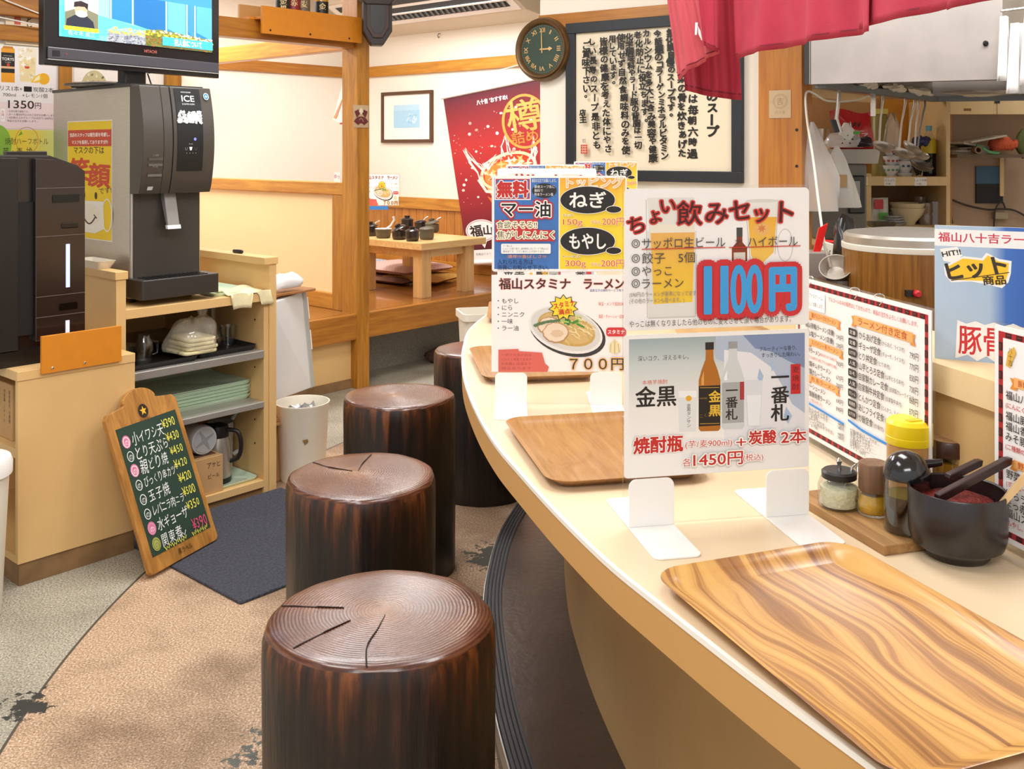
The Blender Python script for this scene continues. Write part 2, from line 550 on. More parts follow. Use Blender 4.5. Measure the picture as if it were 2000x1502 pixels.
def terrazzo():
    m = bpy.data.materials.new('terrazzo_floor'); m.use_nodes = True
    nt = m.node_tree; L = nt.links.new; p = nt.nodes['Principled BSDF']; p.inputs['Roughness'].default_value = 0.55
    tc = nt.nodes.new('ShaderNodeTexCoord')

    def noise(scale, detail=3, rough=0.6):
        n = nt.nodes.new('ShaderNodeTexNoise'); n.inputs['Scale'].default_value = scale; n.inputs['Detail'].default_value = detail
        n.inputs['Roughness'].default_value = rough; L(tc.outputs['Object'], n.inputs['Vector']); return n.outputs[0]

    def math_(op, a, b=None, c=None, clamp=False):
        k = nt.nodes.new('ShaderNodeMath'); k.operation = op; k.use_clamp = clamp
        for i, v in enumerate((a, b, c)):
            if v is None: continue
            if isinstance(v, (int, float)): k.inputs[i].default_value = v
            else: L(v, k.inputs[i])
        return k.outputs[0]

    def ramp(src, stops):
        cr = nt.nodes.new('ShaderNodeValToRGB'); e = cr.color_ramp.elements
        e[0].position = stops[0][0]; e[0].color = lin(stops[0][1]); e[1].position = stops[-1][0]; e[1].color = lin(stops[-1][1])
        for t, c in stops[1:-1]: e.new(t).color = lin(c)
        L(src, cr.inputs[0]); return cr.outputs[0]

    def mix(f, a, b):
        k = nt.nodes.new('ShaderNodeMix'); k.data_type = 'RGBA'
        L(f, k.inputs[0])
        for s, v in ((6, a), (7, b)):
            if isinstance(v, str): k.inputs[s].default_value = lin(v)
            else: L(v, k.inputs[s])
        return k.outputs[2]

    def dist(x, y):
        d = nt.nodes.new('ShaderNodeVectorMath'); d.operation = 'DISTANCE'; L(tc.outputs['Object'], d.inputs[0]); d.inputs[1].default_value = (x, y, 0)
        return d.outputs['Value']
    fine = noise(170, 2, 0.75); big = noise(2.2, 3)
    grey = ramp(fine, [(0.30, '#4a4740'), (0.42, '#8f8a7a'), (0.55, '#b5ae9b'), (0.7, '#dcd6c6')])
    pink = ramp(fine, [(0.28, '#6e5644'), (0.42, '#a9896a'), (0.54, '#c7a685'), (0.7, '#eee1d0')])
    dirt = ramp(big, [(0.38, '#85786a'), (0.56, '#ffffff')])

    def mul(a, b, f):
        k = nt.nodes.new('ShaderNodeMix'); k.data_type = 'RGBA'; k.blend_type = 'MULTIPLY'; k.inputs[0].default_value = f
        L(a, k.inputs[6]); L(b, k.inputs[7]); return k.outputs[2]
    grey = mul(grey, dirt, 0.3); pink = mul(pink, dirt, 0.6)
    r = dist(3.05, 3.0)
    inside = math_('LESS_THAN', r, 4.315)
    col = mix(inside, grey, pink)
    line = math_('LESS_THAN', math_('ABSOLUTE', math_('SUBTRACT', r, 4.315)), 0.004)
    col = mix(line, col, '#4e473c')
    # worn patches with a ragged rim
    rag = math_('MULTIPLY', math_('SUBTRACT', noise(22, 5, 0.7), 0.5), 0.34)
    for x, y, rad, c in ((-1.255, 2.585, 0.05, '#2e302d'), (-0.62, 2.36, 0.0, '#454743'), (-0.03, 3.52, 0.12, '#4b4a40'), (-0.15, 3.08, 0.14, '#45443c'), (-0.17, 2.75, 0.10, '#45443c'), (-0.95, 4.75, 0.05, '#55534a'), (-0.45, 4.9, 0.1, '#55534a')):
        f = math_('LESS_THAN', math_('ADD', dist(x, y), rag), rad); col = mix(f, col, c)
    arc = math_('LESS_THAN', math_('ADD', math_('ABSOLUTE', math_('SUBTRACT', dist(-0.50, 2.36), 0.15)), math_('MULTIPLY', rag, 0.8)), 0.006)
    col = mix(arc, col, '#55574f')
    L(col, p.inputs['Base Color'])
    b = nt.nodes.new('ShaderNodeBump'); b.inputs['Strength'].default_value = 0.15; b.inputs['Distance'].default_value = 0.003
    L(fine, b.inputs['Height']); L(b.outputs[0], p.inputs['Normal'])
    return m


M_floor = terrazzo()
M_granite = mat('dark_granite_riser', '#8f897c', 0.6, var=0.45, vscale=160)

# ================================================================ THE SETTING
struct(G().box(-5, 3.6, -1.5, 11, -0.05, 0).obj('floor', M_floor))
struct(G().box(-5, 3.6, -1.5, 11, 2.85, 2.9).obj('ceiling', M_ceil))


def room_box(name, a0, a1, b0, b1, z0, z1, m, bevel=0.0):
    return G().box(a0, a1, b0, b1, z0, z1).obj(name, m, None, (0, 0, 0), (0, 0, ANG), bevel=bevel)


A_W, B_W, HP = 5.74, 6.96, 0.45                       # back wall, far-left wall, platform height
struct(room_box('wall_back', A_W, A_W + 0.1, 3.9, B_W + 0.1, 0, 2.85, M_cream))
struct(room_box('wall_left', -0.5, A_W + 0.1, B_W, B_W + 0.1, 0, 2.85, M_cream))
struct(room_box('trim_1', A_W - 0.025, A_W, 4.3, B_W, 2.065, 2.155, M_beamy))
struct(room_box('trim_2', 1.0, A_W, B_W - 0.025, B_W, 2.065, 2.155, M_beam))
# wainscot of the seating platform
g = G(); bb = 4.35
while bb < B_W - 0.02:
    g.box(A_W - 0.018, A_W, bb + 0.002, min(bb + 0.088, B_W), HP, 0.94); bb += 0.09
struct(g.obj('trim_3', M_wains, None, (0, 0, 0), (0, 0, ANG)))
struct(room_box('trim_4', A_W - 0.04, A_W, 4.3, B_W, 0.935, 1.03, M_beamy, 0.004))
struct(room_box('baseboard_back', A_W - 0.03, A_W, 4.3, B_W, HP, 0.52, M_beamy, 0.003))
# raised seating platform
struct(room_box('floor_platform', 2.4, A_W, 4.70, B_W, HP - 0.03, HP, M_tatfl))
struct(room_box('trim_5', 2.4, A_W, 4.66, 4.76, 0.295, HP - 0.001, M_beam, 0.006))
struct(room_box('wall_riser', 3.9, A_W, 4.98, 5.06, 0, 0.42, M_granite))
struct(room_box('wall_riser_panel', 2.4, 3.86, 4.715, 4.78, 0.05, 0.295, M_lam))
struct(room_box('baseboard_riser', 2.4, 3.86, 4.705, 4.78, 0, 0.055, M_lamd))
# post and the two beams
struct(room_box('trim_6', 3.85, 3.945, 4.655, 4.80, 0, 2.85, M_post, 0.004))
struct(room_box('trim_7', 0.0, 3.85, 4.675, 4.775, 2.04, 2.145, M_beam, 0.004))
struct(room_box('trim_8', 3.858, 3.938, 4.80, B_W, 2.04, 2.145, M_beamy, 0.004))
# low partition beside the post with its frame
struct(room_box('wall_partition', 3.875, 3.925, 4.80, B_W, HP, 1.2, M_peach))
struct(room_box('trim_9', 3.85, 3.95, 4.79, B_W, 1.155, 1.232, M_beamy, 0.006))
struct(room_box('trim_10', 3.855, 3.945, 4.80, B_W, HP, 0.55, M_beamy, 0.006))
struct(room_box('trim_11', 3.853, 3.947, 4.80, 4.90, 0.45, 1.155, M_post, 0.004))
# wall with posters behind the cabinet
struct(room_box('wall_side', -0.5, 2.70, 4.73, 4.80, 0, 2.85, M_cream))
struct(room_box('trim_12', 2.64, 2.725, 4.70, 4.80, 0, 2.04, M_post, 0.003))
struct(room_box('trim_13', 2.10, 2.16, 4.708, 4.73, 0.6, 2.04, M_post, 0.003))
struct(room_box('trim_14', -0.5, 2.09, 4.700, 4.73, 1.93, 2.0, M_beam, 0.003))
# wall that carries the calligraphy, and the pillar beside it
CW0, CWA = Vector((0.152, 5.385, 0)), -math.radians(34.0)
CWX = Vector((math.cos(CWA), math.sin(CWA), 0)); CWY = Vector((-CWX.y, CWX.x, 0))
struct(G().box(0, 1.32, 0, 0.12, 0, 2.85).obj('wall_front', M_cream, None, CW0, (0, 0, CWA)))
struct(G().box(0.0, 1.26, -0.018, 0, 2.075, 2.155).obj('trim_15', M_beam, None, CW0, (0, 0, CWA), bevel=0.002))
struct(G().box(1.235, 1.44, -0.05, 0.10, 0, 2.85).obj('trim_16', wood('cedar_pillar', '#a9621f', '#c8842f', 0.35, 4, (9, 9, 0.6), coat=0.2), None, CW0, (0, 0, CWA), bevel=0.003))
# kitchen walls
struct(G().box(1.2, 3.6, 6.2, 6.3, 0, 2.85).obj('wall_kitchen', M_creamk))
struct(G().box(3.5, 3.6, -1.5, 6.3, 0, 2.85).obj('wall_right', M_cream))

# ================================================================ COUNTER
HC = 0.855
edge = spline([(0.80, 0.05), (0.62, 0.40), (0.46, 0.70), (0.345, 0.94), (0.262, 1.115), (0.184, 1.293), (0.131, 1.422), (0.068, 1.614), (0.014, 1.802), (-0.032, 1.974), (-0.076, 2.198), (-0.116, 2.48),
               (-0.136, 2.72), (-0.144, 2.948), (-0.136, 3.241), (-0.073, 3.6), (0.0, 3.95), (0.09, 4.4), (0.2, 4.8), (0.30, 5.12)], 150)
edge = [Vector((p[0], p[1])) for p in edge]
rise = [Vector(p) for p in spline([(1.02, 0.3), (0.90, 0.85), (0.82, 1.2), (0.748, 1.481), (0.68, 1.74), (0.616, 2.001), (0.55, 2.4), (0.52, 2.8), (0.53, 3.3), (0.59, 3.8), (0.70, 4.25), (0.86, 4.70)], 150)]
counter = thing('counter', 'long curved customer counter with a pale top and black foot step', 'counter', (0.2, 2.4, 0))
CO = -Vector((0.2, 2.4, 0))


def strip(left, right, z0, z1):
    """solid between two plan polylines"""
    g = G(); rows = []
    for l, r in zip(left, right):
        rows.append([(l[0], l[1], z0), (r[0], r[1], z0), (r[0], r[1], z1), (l[0], l[1], z1)])
    return g.loops(rows)


def offset(pl, d):
    out = []
    for i, p in enumerate(pl):
        t = (pl[min(i + 1, len(pl) - 1)] - pl[max(i - 1, 0)]).normalized(); out.append(p + Vector((t.y, -t.x)) * d)
    return out


inner = offset(edge, 0.004)
strip(inner, offset(rise, 0.03), HC - 0.03, HC).obj('worktop', M_ctop, counter, CO)
strip(edge, offset(edge, 0.03), HC - 0.058, HC - 0.006).obj('edge_band', M_band, counter, CO)
strip(offset(edge, -0.0015), offset(edge, 0.005), HC - 0.0065, HC + 0.0008).obj('edge_trim', M_bandw, counter, CO)
ledge_l, ledge_r = offset(rise, -0.018), offset(rise, 0.17)
strip(rise, offset(rise, 0.03), HC, 1.045).obj('riser_panel', M_lam, counter, CO)
strip(ledge_l, ledge_r, 1.044, 1.09).obj('ledge_board', mat('ledge_laminate', '#f0d3a0', 0.4, var=0.04), counter, CO)
pan = [Vector(p) for p in spline([(0.85, 0.4), (0.55, 0.95), (0.40, 1.45), (0.30, 1.8), (0.239, 2.116), (0.196, 2.385), (0.169, 2.655), (0.159, 2.87), (0.168, 3.217), (0.20, 3.6), (0.28, 4.1), (0.42, 4.6), (0.55, 4.92)], 120)]
strip(pan, offset(pan, 0.03), 0.12, HC - 0.03).obj('front_panel', M_cpanel, counter, CO)
stp = [Vector(p) for p in spline([(0.70, 0.3), (0.36, 0.95), (0.17, 1.42), (0.06, 1.8), (-0.004, 2.109), (-0.049, 2.412), (-0.081, 2.85), (-0.068, 3.185), (-0.035, 3.443), (0.027, 3.724), (0.10, 4.1), (0.22, 4.6), (0.35, 4.98)], 120)]
strip(offset(stp, 0.008), offset(pan, 0.02), 0.0, 0.13).obj('foot_step', mat('foot_step_vinyl', '#43352c', 0.28, var=0.22, vscale=6, bump=0.12, bscale=45), counter, CO)
g = G()
rows = []
for i, p in enumerate(stp):
    t = (stp[min(i + 1, len(stp) - 1)] - stp[max(i - 1, 0)]).normalized(); nrm = Vector((t.y, -t.x)); row = [(p.x, p.y, 0.095), (p.x, p.y, 0.131)]
    for k in range(5):
        for dd, zz in ((0.002, 0.135), (0.008, 0.135), (0.009, 0.1325), (0.0105, 0.1325)):
            q = p + nrm * (k * 0.0105 + dd); row.append((q.x, q.y, zz))
    q = p + nrm * 0.055; row.append((q.x, q.y, 0.095)); rows.append(row)
g.loops(rows).obj('step_nosing', mat('ribbed_black_rubber', '#26262a', 0.4), counter, CO)
strip(offset(stp, -0.003), stp, 0.085, 0.128).obj('nosing_strip', mat('aluminium_strip', '#c9c9c6', 0.3, 1.0), counter, CO)

# ================================================================ LOG STOOLS


def log_top(name, seed):
    m = bpy.data.materials.new(name); m.use_nodes = True
    nt = m.node_tree; L = nt.links.new; p = nt.nodes['Principled BSDF']
    p.inputs['Roughness'].default_value = 0.27; p.inputs['Coat Weight'].default_value = 0.5; p.inputs['Coat Roughness'].default_value = 0.22
    tc = nt.nodes.new('ShaderNodeTexCoord'); mp = nt.nodes.new('ShaderNodeMapping'); mp.inputs['Location'].default_value = (0.01 * (seed % 3), -0.012 * (seed % 2), 0)
    L(tc.outputs['Object'], mp.inputs[0])
    w = nt.nodes.new('ShaderNodeTexWave'); w.wave_type = 'RINGS'; w.rings_direction = 'Z'; w.inputs['Scale'].default_value = 48
    w.inputs['Distortion'].default_value = 2.2; w.inputs['Detail'].default_value = 3; w.inputs['Detail Scale'].default_value = 0.6; L(mp.outputs[0], w.inputs['Vector'])
    n = nt.nodes.new('ShaderNodeTexNoise'); n.inputs['Scale'].default_value = 9; n.inputs['Detail'].default_value = 6; L(tc.outputs['Object'], n.inputs['Vector'])
    ad = nt.nodes.new('ShaderNodeMath'); ad.operation = 'MULTIPLY_ADD'; ad.inputs[1].default_value = 0.35; L(w.outputs[0], ad.inputs[0]); L(n.outputs[0], ad.inputs[2])
    cr = nt.nodes.new('ShaderNodeValToRGB'); e = cr.color_ramp.elements
    e[0].position = 0.3; e[0].color = lin('#35190f'); e[1].position = 0.95; e[1].color = lin('#70452e'); e.new(0.6).color = lin('#52291a')
    L(ad.outputs[0], cr.inputs[0])
    ln = nt.nodes.new('ShaderNodeVectorMath'); ln.operation = 'LENGTH'; L(mp.outputs[0], ln.inputs[0])
    mr = nt.nodes.new('ShaderNodeMapRange'); mr.inputs[1].default_value = 0.0; mr.inputs[2].default_value = 0.07; mr.inputs[3].default_value = 0.4; mr.inputs[4].default_value = 0.0; L(ln.outputs['Value'], mr.inputs[0])
    mx = nt.nodes.new('ShaderNodeMix'); mx.data_type = 'RGBA'; mx.inputs[7].default_value = lin('#b28660'); L(mr.outputs[0], mx.inputs[0]); L(cr.outputs[0], mx.inputs[6])
    L(mx.outputs[2], p.inputs['Base Color'])
    b = nt.nodes.new('ShaderNodeBump'); b.inputs['Strength'].default_value = 0.16; b.inputs['Distance'].default_value = 0.003
    L(w.outputs[0], b.inputs['Height']); b2 = nt.nodes.new('ShaderNodeBump'); b2.inputs['Strength'].default_value = 0.3; b2.inputs['Distance'].default_value = 0.01
    L(n.outputs[0], b2.inputs['Height']); L(b.outputs[0], b2.inputs['Normal']); L(b2.outputs[0], p.inputs['Normal'])
    return m


def log_side():
    m = bpy.data.materials.new('stained_log_side'); m.use_nodes = True
    nt = m.node_tree; L = nt.links.new; p = nt.nodes['Principled BSDF']
    p.inputs['Roughness'].default_value = 0.42; p.inputs['Coat Weight'].default_value = 0.15; p.inputs['Coat Roughness'].default_value = 0.2
    tc = nt.nodes.new('ShaderNodeTexCoord'); mp = nt.nodes.new('ShaderNodeMapping'); mp.inputs['Scale'].default_value = (1, 1, 0.1); L(tc.outputs['Object'], mp.inputs[0])
    n = nt.nodes.new('ShaderNodeTexNoise'); n.inputs['Scale'].default_value = 46; n.inputs['Detail'].default_value = 6; L(mp.outputs[0], n.inputs['Vector'])
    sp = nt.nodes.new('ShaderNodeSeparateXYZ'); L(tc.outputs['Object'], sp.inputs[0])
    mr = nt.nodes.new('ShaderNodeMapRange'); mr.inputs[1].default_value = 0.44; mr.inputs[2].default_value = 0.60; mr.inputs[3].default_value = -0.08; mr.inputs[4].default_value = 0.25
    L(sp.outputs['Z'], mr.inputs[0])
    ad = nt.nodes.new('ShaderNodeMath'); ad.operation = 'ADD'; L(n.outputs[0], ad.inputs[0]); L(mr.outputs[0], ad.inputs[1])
    cr = nt.nodes.new('ShaderNodeValToRGB'); e = cr.color_ramp.elements
    e[0].position = 0.34; e[0].color = lin('#120b08'); e[1].position = 0.92; e[1].color = lin('#8a4c1e'); e.new(0.55).color = lin('#21120c'); e.new(0.70).color = lin('#43220f')
    L(ad.outputs[0], cr.inputs[0]); L(cr.outputs[0], p.inputs['Base Color'])
    b = nt.nodes.new('ShaderNodeBump'); b.inputs['Strength'].default_value = 0.35; b.inputs['Distance'].default_value = 0.01; L(n.outputs[0], b.inputs['Height']); L(b.outputs[0], p.inputs['Normal'])
    return m


M_logs = log_side(); M_crack = mat('drying_crack', '#1d0d07', 0.8)


def log_stool(x, y, r, label, seed, cracks, hs=0.596, bulge=0.0):
    t = thing('log_stool', label, 'stool', (x, y, 0), 0, 'log stools along the counter')
    rnd = random.Random(seed); ph = [rnd.uniform(0, 6.28) for _ in range(4)]

    def rf(a, z): return 1 + 0.022 * math.sin(2 * a + ph[0]) + 0.016 * math.sin(3 * a + ph[1]) + 0.008 * math.sin(7 * a + ph[2]) + 0.004 * math.sin(17 * a + ph[3] + z * 2)
    G().lathe([(r * 0.985, 0), (r * 0.985, 0.03), (r * 0.99, 0.25), (r, hs - 0.05), (r * 0.995, hs - 0.022), (r * 0.975, hs - 0.008)], 96, rf=rf, cap1=False).obj('trunk', M_logs, t, smooth=50)
    g = G(); rings = []
    for k, z in ((0.975, -0.008), (0.96, -0.003), (0.93, 0.0), (0.8, 0.001), (0.55, 0.0015), (0.3, 0.002), (0.12, 0.002)):
        rings.append([(r * k * rf(2 * PI * i / 96, hs) * math.cos(2 * PI * i / 96), r * k * rf(2 * PI * i / 96, hs) * math.sin(2 * PI * i / 96), z) for i in range(96)])
    g.loops(rings, cap0=False).obj('seat', log_top('log_seat_%d' % seed, seed), t, (0, 0, hs), smooth=60)
    for pts in cracks:
        p3 = spline([(a, b, 0) for a, b in pts], 14); g = G(); rows = []
        for i, p in enumerate(p3):
            w = 0.0016 * (1 - 0.75 * i / 13); tt = (p3[min(i + 1, 13)] - p3[max(i - 1, 0)]).normalized(); q = Vector((-tt.y, tt.x, 0)) * w
            rad = math.hypot(p.x, p.y) / r; zz = hs + 0.0022 - (0.0015 if rad > 0.6 else 0) - (0.001 if rad > 0.85 else 0)
            rows.append([(p.x * r / 0.2 + q.x, p.y * r / 0.2 + q.y, zz + 0.0016), (p.x * r / 0.2 - q.x, p.y * r / 0.2 - q.y, zz + 0.0016), (p.x * r / 0.2, p.y * r / 0.2, zz - 0.001)])
        g.loops(rows).obj('crack', M_crack, t)
    return t


log_stool(-0.237, 1.811, 0.203, 'nearest log stool, dark varnished trunk section with a long crack towards its front edge', 3,
          [[(0.0, -0.182), (-0.008, -0.12), (0.002, -0.06), (0.008, -0.01)], [(-0.13, -0.125), (-0.09, -0.075), (-0.05, -0.03)], [(-0.185, 0.03), (-0.12, 0.022), (-0.07, 0.018)]])
log_stool(-0.387, 2.585, 0.196, 'second log stool from the front, shiny top cracked at its back left', 5,
          [[(-0.15, 0.1), (-0.10, 0.055), (-0.03, 0.02)], [(0.0, 0.17), (-0.012, 0.09), (-0.015, 0.02)]])
log_stool(-0.386, 3.42, 0.188, 'third log stool from the front, uncracked top, right of the round bin', 8, [])
log_stool(-0.135, 4.19, 0.19, 'farthest log stool, tucked partly under the counter edge by the square bin', 11, [], 0.60)
# ================================================================ SELF-SERVICE CORNER (left)
# low cabinet with an open end
lc = thing('low_cabinet', 'low beige cabinet with an open end and an orange board on its front', 'cabinet', R(1.372, 3.384), ANG)
LCW, LCD, LCH = 0.405, 0.72, 0.708
G().box(0, LCW, 0, 0.02, 0.075, LCH - 0.032).obj('front_panel', M_lam, lc)
G().box(0, LCW, LCD - 0.02, LCD, 0.075, LCH - 0.032).obj('back_panel', M_lam, lc)
G().box(LCW - 0.02, LCW, 0.02, LCD - 0.02, 0.075, LCH - 0.032).obj('side_panel', M_lam, lc)
G().box(-0.004, LCW, -0.004, LCD, LCH - 0.032, LCH).obj('top', M_lam, lc, bevel=0.002)
G().box(0.006, LCW, 0.006, LCD - 0.01, 0, 0.075).obj('plinth', M_lamd, lc)
G().box(0, LCW - 0.02, 0.02, LCD - 0.02, 0.075, 0.10).obj('shelf', M_lam, lc)
G().box(0, LCW - 0.02, 0.02, LCD - 0.02, 0.42, 0.45).obj('shelf', M_lam, lc)
o = G().box(0.070, 0.347, -0.016, -0.004, 0.690, 0.815).obj('plaque', M_board, lc, bevel=0.001); o['label'] = 'orange veneer board'
G().lathe([(0.004, 0), (0.004, 0.003), (0.002, 0.004)], 12).obj('screw', M_chrome, lc, (0.105, -0.016, 0.706), (PI / 2, 0, 0))
G().lathe([(0.004, 0), (0.004, 0.003), (0.002, 0.004)], 12).obj('screw', M_chrome, lc, (0.215, -0.016, 0.706), (PI / 2, 0, 0))

bx = thing('cardboard_box', 'brown cardboard carton with small dark print inside the open end of the low cabinet', 'box', R(1.40, 3.50, 0.45), ANG)
G().box(0, 0.33, 0, 0.4, 0.0, 0.19).obj('carton', M_card, bx, bevel=0.003)
p = Print(0.4, 0.19, 40, 19)
for i, tx in enumerate(('原材料名 小麦粉', '内容量 10kg', '保存方法', '直射日光を避け')):
    p.text(tx, 38 - i * 4.2, 2, 1.5, '#4a3520', vert=True)
p.build('print', bx, (0, 0.4, 0), (PI / 2, 0, -PI / 2))

# shelf unit with the two raised end panels
su = thing('shelf_unit', 'open beige shelf unit with two steel shelves, under the ice dispenser', 'shelf unit', R(1.781, 3.53), ANG)
SW, SD, SH = 0.702, 0.82, 0.985
G().box(0, 0.038, 0, SD, 0.0, SH - 0.03).obj('side_panel', M_lam, su, bevel=0.001)
G().box(0.668, SW, 0, SD, 0.0, SH - 0.03).obj('side_panel', M_lam, su, bevel=0.001)
G().box(0.644, 0.6675, 0.006, SD, 0.0, 0.80).obj('inner_panel', M_lam, su, bevel=0.001)
G().box(-0.006, 0.044, -0.006, SD + 0.006, SH - 0.03, SH).obj('end_cap', M_lam, su, bevel=0.002)
G().box(0.640, SW + 0.006, -0.006, SD + 0.006, SH - 0.03, SH).obj('end_cap', M_lam, su, bevel=0.002)
G().box(0.038, 0.668, 0.0, SD, 0.805, 0.84).obj('deck', M_lam, su, bevel=0.001)
G().box(0.038, 0.644, SD - 0.02, SD, 0.04, SH - 0.03).obj('back_panel', M_lam, su)
for z0, z1 in ((0.568, 0.60), (0.362, 0.387)):
    G().box(0.038, 0.644, 0.002, SD - 0.02, z0, z1).obj('shelf', M_steel2, su, bevel=0.003)
G().box(0.038, 0.644, 0.004, SD - 0.02, 0.03, 0.058).obj('bottom_board', M_lam, su)
G().box(0.038, 0.644, 0.02, 0.05, 0.0, 0.03).obj('plinth', M_lamd, su)
for z in (0.72, 0.52, 0.30, 0.20):
    G().lathe([(0.004, 0), (0.004, 0.001)], 10).obj('peg_hole', M_dark, su, (0.6435, 0.07, z), (0, -PI / 2, 0))


def on_unit(x, y, z=0.0): return R(1.781 + x, 3.53 + y, z)


# ---- ice dispenser
ic = thing('ice_dispenser', 'ice dispenser with brushed steel sides and a bulging dark front, on the shelf unit', 'ice dispenser', R(1.90, 3.64, 0.84), ANG)
IW, ID, IH = 0.305, 0.69, 0.85
g = G()
for x, y in ((0.03, 0.06), (0.27, 0.06), (0.03, 0.55), (0.27, 0.55)): g.lathe([(0.016, 0), (0.02, 0.022)], 12, (x, y, 0))
g.obj('feet', M_dark, ic)
G().rbox(0, IW, 0.015, ID, 0.02, IH - 0.012, 0.012).obj('body', M_steel, ic, smooth=30)
G().rbox(-0.004, IW + 0.004, 0.0, ID + 0.005, IH - 0.012, IH, 0.012).obj('top_cover', mat('dark_top_cover', '#3a3633', 0.4), ic)
M_icef = mat('bronze_grey_plastic', '#47413b', 0.38, var=0.04, vscale=60)


def bulge(z):                              # how far the front cover stands out at height z
    t = (z - 0.425) / (0.842 - 0.425); t = max(0.0, min(1.0, t))
    return 0.012 + 0.075 * math.sin(PI * min(1, (1 - t) * 0.62 + 0.18)) * (1 if t > 0.06 else 0.9)


prof = [(0.02, 0.425)] + [(-bulge(0.425 + 0.417 * i / 16), 0.425 + 0.417 * i / 16) for i in range(17)] + [(0.02, 0.842)]
for x0, x1, off in ((0.0, 0.085, 0.0), (0.087, 0.125, 0.003), (0.127, 0.305, 0.0)):
    G().prism_x([(y + off, z) for y, z in prof], x0, x1).obj('front_cover', M_icef, ic, smooth=30, bevel=0.003)
G().box(0.012, IW - 0.012, 0.008, 0.03, 0.10, 0.43).obj('recess_panel', mat('dark_recess_plastic', '#3b3733', 0.45), ic)
g = G().prism_x([(-0.045, 0.30), (-0.012, 0.43), (0.01, 0.43), (0.01, 0.40), (-0.03, 0.30)], 0.125, 0.175)
g.obj('chute', mat('chute_grey', '#8d8985', 0.4), ic, bevel=0.002)
G().prism_x([(-0.05, 0.285), (-0.046, 0.30), (-0.03, 0.30), (-0.034, 0.285)], 0.122, 0.178).obj('chute_tip', M_white, ic)
G().rbox(-0.012, IW + 0.014, -0.10, 0.03, 0.025, 0.10, 0.012).obj('drip_tray', mat('drip_tray_black', '#34302d', 0.4), ic, smooth=30, bevel=0.003)
g = G()
for i in range(14): g.box(0.02 + i * 0.019, 0.028 + i * 0.019, -0.085, -0.005, 0.10, 0.103)
g.obj('drip_grille', M_dark, ic)


def bend(o, fn):
    for v in o.data.vertices:
        v.co.z += fn(v.co.y)


p = Print(0.305, 0.417, 305, 417, 0.0022)
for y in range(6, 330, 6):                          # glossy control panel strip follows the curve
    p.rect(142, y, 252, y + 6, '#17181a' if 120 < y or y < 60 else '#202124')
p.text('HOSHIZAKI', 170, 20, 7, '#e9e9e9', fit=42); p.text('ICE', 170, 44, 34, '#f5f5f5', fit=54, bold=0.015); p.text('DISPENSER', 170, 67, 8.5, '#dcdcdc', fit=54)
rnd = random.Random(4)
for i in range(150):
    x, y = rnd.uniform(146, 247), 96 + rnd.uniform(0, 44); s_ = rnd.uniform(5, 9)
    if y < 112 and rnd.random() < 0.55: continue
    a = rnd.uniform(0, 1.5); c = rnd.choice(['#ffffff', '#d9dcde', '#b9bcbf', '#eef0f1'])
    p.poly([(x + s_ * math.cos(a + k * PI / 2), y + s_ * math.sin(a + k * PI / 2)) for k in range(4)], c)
p.ell(215, 205, 6, 6, '#8d96ff'); p.text('氷 ICE', 196, 224, 6, '#bbbbbb', align='c')
p.rrect(184, 232, 208, 252, 4, '#26282c'); p.poly([(190, 236), (203, 236), (200, 249), (193, 249)], '#ffffff')
p.line([(172, 238), (174, 248), (180, 248), (182, 238)], 1.4, '#aaaaaa'); p.line([(214, 238), (216, 248), (222, 248), (224, 238)], 1.4, '#666666')
for k in range(4): p.ell(180 + k * 13, 260, 1.4, 1.4, '#cccccc')
p.ell(278, 34, 10, 12, '#2b7fae'); p.ring(278, 34, 12, 14, 2.5, '#d7e6ee'); p.star(278, 34, 7, 3, 4, '#ffffff')
for y, c in ((278, '#5a544e'), (300, '#6a645e'), (340, '#77716b')): p.rect(22, y, 80, y + 10, c)
p.text('ご注意', 50, 268, 8, '#9b958d', align='c'); p.text('製氷機', 50, 312, 7, '#8b857d', align='c'); p.rrect(28, 388, 50, 402, 2, '#cfd6da')
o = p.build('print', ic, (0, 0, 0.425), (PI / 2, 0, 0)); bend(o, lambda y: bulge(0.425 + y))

# poster taped to the side of the dispenser
pb0, pb1 = on_a(133, 1.898), on_a(218, 1.898)
po = thing('smile_poster', 'yellow poster with a red banner and a masked smiling face, taped to the dispenser side', 'poster', R(1.898, pb0, 1.075), ANG - PI / 2)
pw, ph = pb0 - pb1, 0.475
G().box(-0.004, pw + 0.004, 0, 0.0012, -0.004, ph + 0.004).obj('sheet', M_paper, po)
p = Print(pw, ph, 170, 395)
p.rect(0, 0, 170, 395, '#f5d21f'); p.rect(0, 28, 170, 84, '#cf4630')
p.text('当店のスタッフは衛生面を考慮し、', 8, 45, 15, '#fff8ee', fit=156, bold=0.02); p.text('マスクを着用しております!が!!', 16, 70, 15, '#fff8ee', fit=140, bold=0.02)
p.text('マスクの下は', 24, 97, 27, '#3b2d12', fit=118, bold=0.012)
p.text('笑', 10, 166, 84, '#d2482c', bold=0.03, rot=-0.05, ol=((2, '#d2482c'),)); p.text('顔', 84, 180, 84, '#d2482c', bold=0.03, rot=0.04, ol=((2, '#d2482c'),))
p.text('です!', 124, 234, 22, '#3b2d12', rot=-0.15)
p.ell(66, 250, 5, 12, '#3b2d12'); p.ell(112, 250, 5, 12, '#3b2d12')
p.poly([(30, 270), (140, 268), (144, 358), (110, 376), (60, 376), (28, 356)], '#f3f0e8')
p.ring(154, 312, 20, 55, 4, '#f3f0e8'); p.ell(86, 314, 44, 36, '#f0eadb')
p.line([(62 + 48 * k / 12, 322 + 24 * math.sin(PI * k / 12)) for k in range(13)], 5, '#3b2d12'); p.line([(104, 314), (116, 326)], 4, '#3b2d12')
